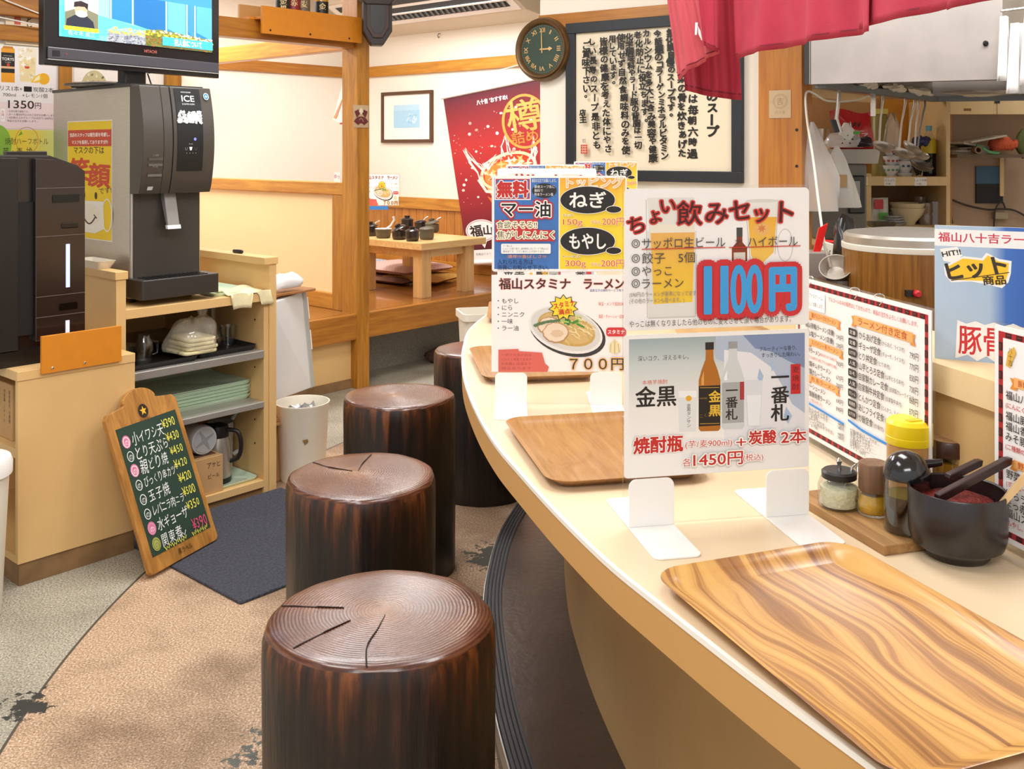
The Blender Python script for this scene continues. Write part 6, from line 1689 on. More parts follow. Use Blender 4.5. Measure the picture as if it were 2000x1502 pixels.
def meander(p_, W, Hh, m0=8, wd=9):
    R_, K_ = '#b3262c', '#2c1c1c'
    for x0, y0, x1, y1 in ((m0, m0, W - m0, m0 + wd), (m0, Hh - m0 - wd, W - m0, Hh - m0), (m0, m0, m0 + wd, Hh - m0), (W - m0 - wd, m0, W - m0, Hh - m0)): p_.rect(x0, y0, x1, y1, R_)
    x = m0 + 14
    while x < W - m0 - 20:
        for y0 in (m0, Hh - m0 - wd): p_.rect(x, y0 + 1, x + 12, y0 + wd - 1, K_); p_.rect(x + 2, y0 + 3, x + 10, y0 + wd - 4, '#7a2226')
        x += 21
    y = m0 + 16
    while y < Hh - m0 - 20:
        for x0 in (m0, W - m0 - wd): p_.rect(x0 + 1, y, x0 + wd - 1, y + 12, K_); p_.rect(x0 + 3, y + 2, x0 + wd - 4, y + 10, '#7a2226')
        y += 21


def ribbon(p_, x0, x1, y, h, tx, sz):
    p_.poly([(x0 - 8, y), (x0 + 6, y), (x0 + 6, y + h + 4), (x0 - 8, y + h + 4), (x0 - 3, y + h / 2 + 2)], '#e0903c'); p_.poly([(x1 + 8, y), (x1 - 6, y), (x1 - 6, y + h + 4), (x1 + 8, y + h + 4), (x1 + 3, y + h / 2 + 2)], '#e0903c')
    p_.rect(x0, y - 2, x1, y + h, '#f0b06a'); p_.text(tx, (x0 + x1) / 2, y + h / 2 - 1, sz, '#c2562a', align='c', fit=(x1 - x0) * 0.84, bold=0.015)


def draw_menu(p_):
    W, Hh = p_.pw, p_.ph
    p_.rect(0, 0, W, Hh, '#f4f2f0'); meander(p_, W, Hh)
    K1, R1, B1 = '#35302f', '#c8362f', '#2c3a8a'
    p_.rrect(24, 20, 118, 58, 4, '#ffffff'); p_.text('お菓子、アイスクリーム、', 28, 31, 9.5, K1, fit=84); p_.text('等も、よろしくお願いします。', 28, 47, 9.5, K1, fit=84)
    p_.text('アルコールのみの販売はしてませんので、単品の注文をよろしくお願いします。', 132, 28, 9.5, R1, fit=284)
    ribbon(p_, 58, 168, 64, 12, '鶏がらスープのラーメン', 10); ribbon(p_, 222, 402, 46, 15, 'ラーメン付き定食', 15)
    rows = [('福山(夜鳴)ラーメン(定番)', '590円', 90), ('福山塩ラーメン(定番)', '590円', 106)]
    ribbon(p_, 58, 178, 118, 11, 'スパイシー系ラーメン', 10)
    rows += [('激辛ラーメン', '700円', 140), ('自家製キムチラーメン', '670円', 166), ('自家製カレーラーメン', '700円', 181)]
    p_.text('(プラス20円で2倍 プラス50円で3倍)', 46, 153, 7, R1, fit=116); p_.text('(5倍の辛さまで出来ます)', 100, 140, 6, R1, fit=62)
    ribbon(p_, 58, 166, 190, 11, '肉 系ラーメン', 10)
    rows += [('チャーシューメン', '690円', 210), ('自家製豚角煮ラーメン', '890円', 225)]
    p_.text('(じっくり煮込みました)', 42, 237, 7, R1, fit=66)
    for tx, pr, y in rows: p_.text(tx, 42, y, 12, K1, fit=min(len(tx) * 10, 112), bold=0.008); p_.text(pr, 186, y + 4, 11, K1, align='r', fit=24)
    p_.line([(18, 244 + 1.5 * math.sin(k * 2.1)) for k in range(0)] or [(18, 244), (60, 246), (110, 248), (190, 252)], 4, '#2f8fe0'); p_.line([(204, 240), (250, 246), (300, 248), (372, 249)], 4.5, '#2f8fe0')
    for i, (tx, pr) in enumerate((('とろろ丼(小)みそ汁付き……', '440円'), ('とろろ丼(大)みそ汁付き……', '580円'), ('(温玉、ラー油 可能)', ''), ('天丼(小)みそ汁付き………', '440円'), ('唐揚スペシャル丼(みそ汁付き)', '580円'), ('(温玉、ラー油 可能)', ''))):
        p_.text(tx, 24, 256 + i * 6.2 - 1, 7.5, K1, fit=128 if pr else 70); p_.text(pr, 190, 256 + i * 6.2, 8, K1, align='r', fit=22) if pr else None
    items = (('からあげ定食', '(からあげ、ライス付)', '790円'), ('ギョーザ定食', '(ギョーザ、ライス付)', '770円'), ('とり丼定食', '(とり丼付)', '830円'), ('山芋とろろ定食', '(山芋とろろ丼付)', '700円'), ('自家製カレー定食', '(自家製カレーライス付)', '860円'), ('自家製牛丼定食', '(自家製牛丼付)', '870円'), ('とんかつ定食', '(とんかつ、ライス付)', '920円'), ('あじフライ定食', '(あじフライ、ライス付)', '720円'), ('炒飯定食', '(炒飯付)', '740円'))
    for i, (tx, nt_, pr) in enumerate(items):
        y = 76 + i * 18.6
        p_.rrect(206, y - 7, 234, y + 7, 3, '#2e2a2a'); p_.text(('定番', '定番', 'おすすめ', '人気', '当店一押し', '人気', 'ボリューム', '新発売', 'おすすめ')[i], 220, y, 8, '#e9e4e0', align='c', fit=20)
        w_ = len(tx) * 11.5; p_.text(tx, 242, y, 15, K1, fit=w_, bold=0.008); p_.text(nt_, 246 + w_, y + 1, 9, K1, fit=len(nt_) * 6); p_.text(pr, 420, y + 5, 14, K1, align='r', fit=24)
    for i, tx in enumerate(('炒飯(単品)スープ付き…', '豚丼 みそ汁付き……', '牛丼 みそ汁付き……', '自家製カレーライス……', '自家製カツカレー……', 'ライス 100円')): p_.text(tx, 214, 256 + i * 6.2 - 1, 7.5, K1, fit=(96, 84, 84, 84, 80, 50)[i])


def draw_menu_b(p_):
    W, Hh = p_.pw, p_.ph
    p_.rect(0, 0, W, Hh, '#f4f2f0'); meander(p_, W, Hh)
    ribbon(p_, 40, 140, 72, 12, '豚骨スープのラーメン', 10)
    p_.poly([(28, 36), (40, 26), (44, 34), (32, 58), (24, 56)], '#e0b04a'); p_.text('八十吉', 33, 28, 9, '#4a3520', vert=True)
    for i, (tx, c, sz) in enumerate((('福山八十吉ラーメン', '#35302f', 14), ('(にんにくの芽、背脂入り)', '#c8362f', 9), ('福山豚骨ラーメン', '#35302f', 14), ('福山香味ラーメン', '#35302f', 14), ('みそ豚骨ラーメン', '#35302f', 14), ('(二種類の味噌を使用)', '#c8362f', 9))): p_.text(tx, 24, 98 + i * 15, sz, c, bold=0.008)
    ribbon(p_, 40, 140, 190, 10, '野菜系ラーメン', 10)
    for i, (tx, c, sz) in enumerate((('野菜ラーメン', '#35302f', 14), ('(ボリューム満点)', '#c8362f', 9), ('にらラーメン', '#35302f', 14), ('まっ赤ラーメン', '#35302f', 14), ('福山スタミナラーメン', '#35302f', 14), ('(もやし、にら、ニンニク)', '#c8362f', 9))): p_.text(tx, 26, 212 + i * 14, sz, c, bold=0.008)


mdir = math.atan2(-0.979, 0.203)
menu_board('long red-bordered menu of set meals standing against the riser behind the condiments', 0.582, 2.04, mdir, 0.45, 0.325, draw_menu, (0.05, 0.22, 0.30))
menu_board('red-bordered menu cut off at the picture edge, beside the lacquer bowl', 0.716, 1.478, math.atan2(-0.967, 0.255), 0.30, 0.325, draw_menu_b)

# ---- blue card on the ledge
bc = thing('product_card', 'blue printed card standing on the ledge in front of the rice cooker', 'sign', (0.706, 1.668, 1.09), -math.radians(27))
G().box(0, 0.297, 0.0, 0.003, 0, 0.222).obj('card', M_paper, bc)
p = Print(0.297, 0.222, 1290, 1075)
p.rect(0, 0, 1290, 1075, gradient('blue_card_wash', [(0, '#b7c9dd'), (0.28, '#a9c0da'), (0.36, '#3f6fc0'), (0.6, '#2b57ae'), (1, '#5a86c8')], 'X', 0, 0.297))
p.rect(0, 30, 1290, 165, '#f2f1f0'); p.text('福山八十吉ラーメンの人気', 26, 92, 82, '#cf3a52', bold=0.02, fit=960)
p.poly([(36, 190), (150, 168), (185, 235), (130, 300), (60, 285)], '#f4f2ee'); p.poly([(62, 330), (190, 240), (310, 250), (340, 205), (420, 250), (500, 262), (495, 360), (480, 430), (440, 478), (310, 450), (240, 440), (110, 455), (70, 400)], '#f4f2ee'); p.poly([(80, 335), (190, 258), (320, 268), (350, 225), (415, 268), (482, 280), (478, 360), (462, 420), (430, 460), (310, 430), (110, 435), (84, 395)], '#f6c62c')
p.text('HIT!!', 50, 232, 56, '#3b3028', rot=-0.22, bold=0.03, fit=125); p.text('ヒット', 84, 372, 160, '#3b3028', rot=-0.22, bold=0.035, fit=385); p.text('商品', 318, 428, 78, '#3b3028', rot=-0.12, bold=0.025); p.line([(110, 440), (485, 352)], 6, '#3b3028')
pts = [(150, 770)] + [(150 + 60 * k, 760 + (18 if k % 2 else -8)) for k in range(19)] + [(1240, 1040)] + [(1240 - 60 * k, 1050 + (-26 if k % 2 else 20)) for k in range(18)] + [(138, 1060)]
p.poly(pts, '#f4f2ef'); p.text('豚骨ラーメン', 160, 905, 250, '#cf2f34', sx=0.62, bold=0.01, fit=930)
p.build('print', bc, (0, -0.0004, 0), (PI / 2, 0, 0))

# ---- condiment board with its bottles
bd = Vector((0.534, 1.432)); bx2 = Vector((0.066, 0.020)).normalized(); by2 = Vector((-bx2.y, bx2.x))
ba = math.atan2(bx2.y, bx2.x)
cbd = thing('condiment_board', 'thick worn wooden board carrying the condiment bottles beside the menu', 'board', (bd.x, bd.y, HC), ba)
G().box(0, 0.115, 0, 0.235, 0, 0.0145).obj('plank', wood('worn_board', '#8a6238', '#b88c56', 0.55, 8, (8, 0.8, 8)), cbd, bevel=0.0015)
ZB = HC + 0.0147


def stand(px, py_base_front, r, z=ZB):
    """centre of a round thing whose front foot is seen at the pixel"""
    q = level(px, py_base_front, z); return (q.x + q.x / q.y * r, q.y + r, z)


M_sal = clear('condiment_glass', (0.9, 0.92, 0.9), 0.08, 0.03)
c = stand(1639, 1003, 0.033)
t = thing('garlic_jar', 'squat ribbed glass jar of grated garlic with a black lid and tiny spoon', 'jar', c, 0.4)
G().lathe([(0.030, 0), (0.033, 0.004), (0.033, 0.034), (0.029, 0.045), (0.0255, 0.047)], 40, rf=lambda a, z: 1 + 0.012 * math.sin(20 * a), cap1=False).obj('jar_glass', M_sal, t, smooth=30)
G().lathe([(0.027, 0.003), (0.029, 0.006), (0.029, 0.032), (0.02, 0.036)], 28).obj('garlic_paste', mat('garlic_paste', '#efe6c0', 0.6, var=0.08, vscale=80, bump=0.3, bscale=200), t, smooth=50)
G().lathe([(0.027, 0.046), (0.0275, 0.055), (0.024, 0.058)], 32).obj('lid', M_dark, t, smooth=40)
G().lathe([(0.004, 0.058), (0.003, 0.066), (0.005, 0.072), (0.001, 0.077)], 14).obj('knob', M_chrome, t, smooth=50)
G().tube([(0.012, -0.012, 0.05), (0.014, -0.014, 0.065), (0.02, -0.02, 0.072), (0.016, -0.024, 0.06)], 0.0022, 8).obj('spoon', M_chrome, t, smooth=60)
p = Print(0.04, 0.02, 40, 20); p.text('にんにく', 4, 10, 12, '#2c2a28', fit=30, jit=0.05); o = p.build('lettering', t, (-0.02, 0, 0.012), (PI / 2, 0, 0.55))
for v_ in o.data.vertices: xx = v_.co.x - 0.02; v_.co.z += math.sqrt(max(0.034 ** 2 - xx * xx, 0)) - 0.0; v_.co.x = xx
o.location = (0, 0, 0.012)
c = stand(1706, 1014, 0.025)
t = thing('spice_shaker', 'bulbous glass of yellow spice under a tall wooden cylinder top', 'shaker', c)
G().lathe([(0.022, 0), (0.0255, 0.004), (0.027, 0.018), (0.021, 0.034), (0.020, 0.038)], 32, cap1=False).obj('shaker_glass', M_sal, t, smooth=50)
G().lathe([(0.019, 0.002), (0.0225, 0.005), (0.0235, 0.018), (0.018, 0.030)], 28).obj('spice', mat('yellow_spice', '#d9a41c', 0.8, var=0.15, vscale=90), t, smooth=50)
G().lathe([(0.021, 0.036), (0.0225, 0.038), (0.0225, 0.078), (0.021, 0.080)], 32).obj('wooden_top', wood('shaker_wood', '#6a4a34', '#8d6a4c', 0.45, 9, (9, 9, 0.8)), t, smooth=40)
c = stand(1771, 1053, 0.033)
t = thing('soy_dispenser', 'soy sauce bottle with a round glossy black dome cap and short spout', 'bottle', c, 0.15)
G().lathe([(0.030, 0), (0.033, 0.003), (0.033, 0.082)], 40, cap1=False).obj('glass_bottle', M_sal, t, smooth=40)
G().lathe([(0.0305, 0.004), (0.0308, 0.006), (0.0308, 0.055)], 36).obj('soy_sauce', mat('soy_sauce', '#120a08', 0.1), t, smooth=40)
G().lathe([(0.0345, 0.080)] + [(0.0345 * math.cos(k * PI / 20) , 0.082 + 0.037 * math.sin(k * PI / 20)) for k in range(11)][:-1] + [(0.002, 0.1195)], 40).obj('dome_cap', mat('glossy_dome', '#141416', 0.15, coat=0.5), t, smooth=60)
G().tube([(0.028, 0, 0.098), (0.045, -0.004, 0.100), (0.052, -0.005, 0.101)], [0.007, 0.006, 0.0055], 12).obj('spout', bpy.data.materials['glossy_dome'], t, smooth=60)
c = stand(1776, 985, 0.037)
t = thing('sesame_shaker', 'tall shaker with a bright yellow plastic cap behind the soy bottle', 'shaker', c)
G().lathe([(0.033, 0), (0.035, 0.004), (0.035, 0.095)], 40).obj('shaker_body', mat('amber_plastic', '#b98a52', 0.3), t, smooth=40)
G().lathe([(0.0365, 0.088), (0.0375, 0.09), (0.0375, 0.100), (0.0365, 0.101)], 40).obj('cap_skirt', mat('yellow_cap', '#efd018', 0.3), t, smooth=40)
G().lathe([(0.0368, 0.101), (0.0372, 0.103), (0.0365, 0.121), (0.031, 0.127), (0.010, 0.128)], 40).obj('cap', bpy.data.materials['yellow_cap'], t, smooth=40)
g = G().prism(rrect(0.0, -0.012, 0.028, 0.014, 0.004), 0.1275, 0.129); g.obj('flip_tab', mat('yellow_tab', '#d9bb10', 0.35), t, (0, 0, 0), (0, 0, 0.3))
c = stand(1852, 985, 0.029)
t = thing('sauce_dispenser', 'amber sauce bottle with a dark brown wooden lid and side spout, behind the lacquer bowl', 'bottle', c, 0.0)
G().lathe([(0.026, 0), (0.029, 0.003), (0.029, 0.074)], 36, cap1=False).obj('glass_bottle', M_sal, t, smooth=40)
G().lathe([(0.0265, 0.003), (0.0268, 0.005), (0.0268, 0.062)], 32).obj('sauce', mat('amber_sauce', '#9a6a1c', 0.2, var=0.15, vscale=30), t, smooth=40)
G().lathe([(0.0305, 0.072), (0.031, 0.074), (0.031, 0.094), (0.029, 0.097)], 36).obj('lid', mat('brown_lid', '#43281a', 0.35), t, smooth=40)
G().lathe([(0.027, 0.0966), (0.027, 0.0978)], 32).obj('lid_disc', wood('lid_wood', '#9a7452', '#c9a47c', 0.5, 12, (1, 8, 8)), t)
G().tube([(0.027, 0, 0.083), (0.043, -0.002, 0.083)], 0.005, 10).obj('spout', bpy.data.materials['brown_lid'], t, smooth=60)

# ---- lacquer bowl with chopped red ginger and tongs
bwl = thing('lacquer_bowl', 'round black lacquer bowl of red pickled ginger near the picture edge', 'bowl', (0.640, 1.435, HC), 0)
G().lathe([(0.040, 0), (0.044, 0.004), (0.046, 0.010), (0.062, 0.020), (0.066, 0.034), (0.067, 0.096), (0.0655, 0.098), (0.063, 0.096), (0.061, 0.036), (0.045, 0.02)], 56).obj('bowl_body', mat('black_lacquer', '#1e1615', 0.35, coat=0.2), bwl, smooth=40)
G().lathe([(0.0632, 0.094), (0.0615, 0.05), (0.059, 0.04)], 56, cap0=False, cap1=False).obj('red_lining', mat('red_lacquer', '#5a1410', 0.35), bwl, smooth=60)
o = G().lathe([(0.0615, 0.068), (0.05, 0.080), (0.02, 0.084)], 40, rf=lambda a, z: 1 + 0.02 * math.sin(9 * a)).obj('red_ginger', mat('red_ginger', '#7a140c', 0.55, var=0.4, vscale=60, bump=0.8, bscale=160), bwl, smooth=60)
t = thing('lacquer_tongs', 'pair of dark lacquer tongs lying aslant across the bowl of red ginger', 'tongs', (0.652, 1.425, HC + 0.104), 0.32)
M_mar = mat('maroon_lacquer', '#2c1717', 0.3, coat=0.2)
G().prism_y([(-0.062, -0.012), (-0.055, -0.014), (0.066, 0.026), (0.068, 0.036), (0.060, 0.036), (-0.062, -0.003)], -0.012, -0.001).obj('arm', M_mar, t, bevel=0.0015)
G().prism_y([(-0.020, 0.006), (-0.015, 0.002), (0.040, 0.018), (0.042, 0.027), (0.034, 0.027), (-0.018, 0.012)], 0.016, 0.027).obj('arm', M_mar, t, bevel=0.0015)
t = thing('wooden_tongs', 'pale-tipped bamboo tongs sticking out of the lacquer bowl at its rim', 'tongs', (0.672, 1.405, HC + 0.07), -0.5)
for dy in (-0.006, 0.006):
    G().loops([[(0.0, dy - 0.002, 0), (0.008, dy - 0.002, 0), (0.008, dy + 0.002, 0), (0.0, dy + 0.002, 0)], [(0.04, dy * 0.5 - 0.002, 0.062), (0.052, dy * 0.5 - 0.002, 0.062), (0.052, dy * 0.5 + 0.002, 0.062), (0.04, dy * 0.5 + 0.002, 0.062)], [(0.062, -0.002, 0.085), (0.074, -0.002, 0.082), (0.074, 0.002, 0.082), (0.062, 0.002, 0.085)]]).obj('arm', wood('bamboo', '#c9a472', '#dcbd8c', 0.5, 8, (2, 8, 1)), t)
# ================================================================ KITCHEN BEHIND THE COUNTER
M_shelfw = mat('kitchen_shelf_cream', '#e2c48e', 0.5, var=0.05)
M_shelfb = mat('kitchen_shelf_back', '#b78a58', 0.6, var=0.06, vscale=5)
struct(G().box(2.0, 3.5, 4.9, 5.0, 1.98, 2.85).obj('trim_17', M_cream))


def hat(px, py, d): return at(px, py, d)


ks = thing('kitchen_shelf', 'cream kitchen shelving behind the hood with bowls, bottles and packets on it', 'shelf', (1.40, 5.2, 0))
KO = Vector((1.40, 5.2, 0))


def kbox(name, x0, x1, y0, y1, z0, z1, m, parent=ks, bevel=0.002):
    return G().box(x0 - KO.x, x1 - KO.x, y0 - KO.y, y1 - KO.y, z0, z1).obj(name, m, parent, bevel=bevel)


X = lambda px, d: (px - CX) / F * d
Z = lambda py, d: H - (py - HY) / F * d
kbox('post', X(1568, 4.86), X(1582, 4.86), 4.84, 4.90, 0, 1.735, M_shelfw)
a_, b_ = Vector((X(1570, 4.86), 4.87, 0)), Vector((X(1700, 5.6), 5.62, 0))
dv = (b_ - a_).normalized(); nv = Vector((-dv.y, dv.x, 0)) * 0.02
G().loops([[a_ - KO + Vector((0, 0, z)) for z in (0,)] * 0 or [a_ - KO + nv + Vector((0, 0, 1.695)), b_ - KO + nv + Vector((0, 0, 1.695)), b_ - KO - nv + Vector((0, 0, 1.695)), a_ - KO - nv + Vector((0, 0, 1.695))],
           [a_ - KO + nv + Vector((0, 0, 1.733)), b_ - KO + nv + Vector((0, 0, 1.733)), b_ - KO - nv + Vector((0, 0, 1.733)), a_ - KO - nv + Vector((0, 0, 1.733))]]).obj('top_rail', M_shelfw, ks)
kbox('back_panel', X(1560, 6.15), X(1860, 6.15), 6.15, 6.17, 0.7, 1.78, M_shelfb)
kbox('yellow_panel', X(1722, 6.13), X(1806, 6.13), 6.13, 6.148, 1.36, 1.74, mat('ochre_panel', '#c98a1e', 0.55))
kbox('divider', X(1690, 5.6), X(1702, 5.6), 5.6, 6.15, 0.7, 1.30, M_shelfw)
kbox('side_panel', X(1848, 5.6), X(1856, 5.6), 5.6, 6.15, 0.7, 1.72, M_shelfw)
kbox('shelf_board', X(1692, 5.6), X(1852, 5.6), 5.58, 6.15, 1.232, 1.282, M_shelfw)
kbox('lower_board', X(1560, 5.6), X(1885, 5.6), 5.45, 6.15, 0.965, 1.005, M_shelfw)
kbox('base_panel', X(1560, 5.6), X(1860, 5.6), 5.62, 5.66, 0.0, 0.965, M_shelfw)
kbox('side_bay_shelf', X(1585, 5.3), X(1692, 5.6), 5.15, 6.1, 0.93, 0.96, M_shelfw)
for px, w in ((1738, 22), (1798, 24)):
    p = Print(w / F * 5.58, 0.045, w, 16); p.rect(0, 0, w, 16, '#f0ece6'); p.text('どんぶり' if px < 1750 else 'しょうゆ類', w / 2, 5, 5, '#3a3632', align='c'); p.text('小皿', w / 3, 12, 5, '#3a3632', align='c')
    p.build('shelf_label', ks, (X(px, 5.58) - KO.x - w / F * 2.8, 5.5795 - KO.y, 1.232), (PI / 2, 0, 0))

# ---- hood
hd = thing('range_hood', 'large stained stainless steel exhaust hood above the kitchen', 'hood', (1.9, 4.6, 1.716))
FLh, FRh, BRh, BLh = Vector((X(1577, 4.3), 4.3, 0)), Vector((X(1958, 3.98), 3.98, 0)), Vector((3.0, 5.45, 0)), Vector((X(1818, 5.66), 5.66, 0))
HO = Vector((1.9, 4.6, 0))


def wallq(a, b, z0, z1, th=0.012):
    d_ = (b - a).normalized(); n_ = Vector((-d_.y, d_.x, 0)) * th
    return G().loops([[a - HO + Vector((0, 0, z0)), b - HO + Vector((0, 0, z0)), b - HO + n_ + Vector((0, 0, z0)), a - HO + n_ + Vector((0, 0, z0))], [a - HO + Vector((0, 0, z1)), b - HO + Vector((0, 0, z1)), b - HO + n_ + Vector((0, 0, z1)), a - HO + n_ + Vector((0, 0, z1))]])


M_hood = mat('stained_hood_steel', '#b3aca6', 0.42, 0.85, var=0.12, vscale=5)
wallq(FLh, FRh, 0.0, 0.70).obj('front_face', M_hood, hd)
wallq(BLh, FLh, 0.0, 0.70).obj('left_face', M_hood, hd)
wallq(FRh, BRh, 0.0, 0.70).obj('right_face', M_hood, hd)
wallq(BRh, BLh, 0.0, 0.70).obj('back_face', M_hood, hd)
M_rim = mat('hood_rim_grey', '#7d8386', 0.45, 0.4)
wallq(BLh, FLh.lerp(BLh, 0.05), -0.012, 0.016, 0.05).obj('rim', M_rim, hd); wallq(BRh, BLh, -0.012, 0.016, 0.05).obj('rim', M_rim, hd)
G().loops([[q - HO + Vector((0, 0, z)) for q in [(FLh + FRh + BRh + BLh) / 4 + (c_ - (FLh + FRh + BRh + BLh) / 4) * 0.96 for c_ in (FLh, FRh, BRh, BLh)]] for z in (0.10, 0.11)]).obj('ceiling_plate', M_hood, hd)
wallq(FLh + Vector((-0.012, 0.004, 0)), FLh + Vector((0.012, -0.008, 0)), 0.0, 0.62, 0.01).obj('edge_strip', mat('hood_edge_dark', '#2d2a28', 0.5), hd)
G().lathe([(0.012, 0), (0.008, 0.006)], 12).obj('bolt', M_dark, hd, (X(1924, 4.0) - HO.x, 3.995 - HO.y, Z(85, 4.0) - 1.716), (PI / 2, 0, 0))
rnd = random.Random(41)
for k, (f0, f1) in enumerate(((0.30, 0.42), (0.50, 0.66), (0.68, 0.92))):
    A_, B_ = FLh.lerp(BLh, f0), FLh.lerp(BLh, f1); mdl = (A_ + B_) / 2
    g = G().blob((0, 0, 0), (B_ - A_).length * 0.5, 0.035, 0.022, 16, 7, 0.3, 50 + k); g.obj('grease_paper', mat('foil_paper', '#e6dcc8', 0.7), hd, mdl - HO + Vector((0.03, -0.02, 0.028)), (0, 0, math.atan2(B_.y - A_.y, B_.x - A_.x)))
g = G().blob((0, 0, 0), 0.25, 0.04, 0.018, 20, 7, 0.3, 57); g.obj('grease_paper', mat('foil_paper', '#e6dcc8', 0.7), hd, BLh.lerp(BRh, 0.5) - HO + Vector((0, -0.02, 0.026)))


def rim_at(px):
    k = (px - CX) / F; d_ = BLh - FLh; t_ = (k * FLh.y - FLh.x) / (d_.x - k * d_.y); return FLh + d_ * t_


# ---- ladles on the hood rim
LAD = 'ladles hanging from the hood rim'


def ladle(px0, px1, py_bowl, rb, label, tilt=0.3, m=M_steel):
    q = rim_at(px0); top = 1.73; d = q.y
    t = thing('soup_ladle', label, 'ladle', (q.x, q.y, 0), 0, LAD); zb = Z(py_bowl, d); dx_ = X(px1, d) - q.x
    G().tube([(0, -0.01, top - 0.01), (0.0, -0.02, top + 0.008), (0, -0.03, top - 0.004), (0.0, -0.03, top - 0.05), (dx_ * 0.6, -0.03, (top + zb) / 2), (dx_, -0.03, zb + 0.02)], [0.004, 0.005, 0.006, 0.007, 0.005, 0.006], 8).obj('handle', m, t, smooth=60)
    n = 7; pr = [(rb * math.sin(PI / 2 * k / n) + 0.0005, -rb * 0.62 * math.cos(PI / 2 * k / n)) for k in range(n + 1)]
    pr += [(r_ * 0.96, z_ + 0.002) for r_, z_ in pr[::-1]]
    G().lathe(pr, 28).obj('bowl', m, t, (dx_ + rb * 0.45, -0.03, zb), (0.35, tilt, 0), smooth=50)


ladle(1720, 1713, 283, 0.055, 'broad-handled soup ladle, leftmost hanging on the hood rim', 0.15)
ladle(1764, 1752, 296, 0.058, 'soup ladle with a thin handle, second from the left on the hood rim', 0.25)
ladle(1782, 1770, 285, 0.054, 'soup ladle third from the left, bowl tipped up in front of the others', 0.5)
ladle(1790, 1782, 300, 0.056, 'soup ladle fourth from the left on the hood rim', 0.2)
ladle(1802, 1786, 318, 0.066, 'large darker ladle hanging lowest, rightmost on the hood rim', 0.35, mat('dull_steel', '#7c7874', 0.4, 0.9))
q = rim_at(1634)
t = thing('wire_brush', 'steel-handled scrubbing brush with black bristles hanging on the hood rim', 'brush', (q.x, q.y, 0))
d = q.y
G().tube([(0, -0.02, 1.735), (0.002, -0.03, 1.70), (-0.006, -0.03, Z(215, d)), (X(1629, d) - q.x, -0.03, Z(232, d)), (X(1637, d) - q.x, -0.03, Z(258, d))], [0.007, 0.009, 0.009, 0.010, 0.011], 10).obj('handle', M_steel, t, smooth=60)
g = G(); b0, b1 = Vector((X(1627, d) - q.x, -0.03, Z(234, d))), Vector((X(1635, d) - q.x, -0.03, Z(258, d)))
g.loops([[b0 + Vector((0, -0.01, 0)), b1 + Vector((0, -0.01, 0)), b1 + Vector((-0.022, -0.01, -0.004)), b0 + Vector((-0.022, -0.01, 0.0))], [b0 + Vector((0, 0.01, 0)), b1 + Vector((0, 0.01, 0)), b1 + Vector((-0.022, 0.01, -0.004)), b0 + Vector((-0.022, 0.01, 0.0))]]).obj('bristle', M_dark, t)
q = rim_at(1701)
t = thing('steel_spatula', 'narrow steel spatula hanging on the hood rim between brush and ladles', 'spatula', (q.x, q.y, 0))
G().box(-0.012, 0.012, -0.032, -0.028, Z(228, q.y), 1.72).obj('blade', M_chrome, t, bevel=0.003)
G().tube([(0, -0.01, 1.725), (0, -0.022, 1.735), (0, -0.03, 1.72)], 0.004, 8).obj('hook', M_chrome, t)

# ---- right bay contents
SZ, LZ = 1.282, 1.005


def shelf_thing(name, label, cat, px, d, z, group=None, rz=0.0): return thing(name, label, cat, (X(px, d), d, z), rz, group)


t = shelf_thing('tall_canister', 'tall olive canister with a yellow lid on the upper kitchen shelf', 'canister', 1718, 5.74, SZ)
G().lathe([(0.042, 0), (0.044, 0.01), (0.044, 0.34), (0.036, 0.355)], 24).obj('canister_body', mat('olive_plastic', '#8f823f', 0.35, var=0.06), t, smooth=40)
G().lathe([(0.046, 0.355), (0.046, 0.385)], 24).obj('lid', mat('canister_lid', '#cfc25a', 0.4), t)
t = shelf_thing('film_bag', 'clear film bag with a shiny foil bottom hanging beside the olive canister', 'bag', 1742, 5.70, SZ + 0.0)
G().loops([[(x * k + 0.0, y * 0.6, z) for x, y in rrect(0, 0, w, 0.06, 0.02)] for w, k, z in ((0.10, 1.0, 0.135), (0.11, 1.0, 0.18), (0.075, 1.0, 0.30), (0.02, 1.0, 0.36))]).obj('film', M_bag, t, smooth=60)
G().blob((0.0, 0, 0.15), 0.05, 0.035, 0.03, 12, 7, 0.3, 5).obj('foil_bottom', M_chrome, t)


def rice_bowl(px, z, r, h, col, label, group, pattern='#c2463c'):
    t = shelf_thing('rice_bowl', label, 'bowl', px, 5.72, z, group)
    G().lathe([(r * 0.5, 0), (r * 0.52, h * 0.12), (r * 0.85, h * 0.5), (r, h), (r * 0.95, h), (r * 0.5, h * 0.25)], 28).obj('bowl_body', col, t, smooth=50)
    g = G()
    for k in range(5):
        a = -PI / 2 - 1.0 + 0.5 * k; rr_ = r * 0.86; g.blob((rr_ * math.cos(a), rr_ * math.sin(a), h * 0.58), 0.009, 0.006, h * 0.12, 8, 5)
    g.obj('painted_motif', mat('motif_' + pattern[1:], pattern, 0.4), t)
    return t


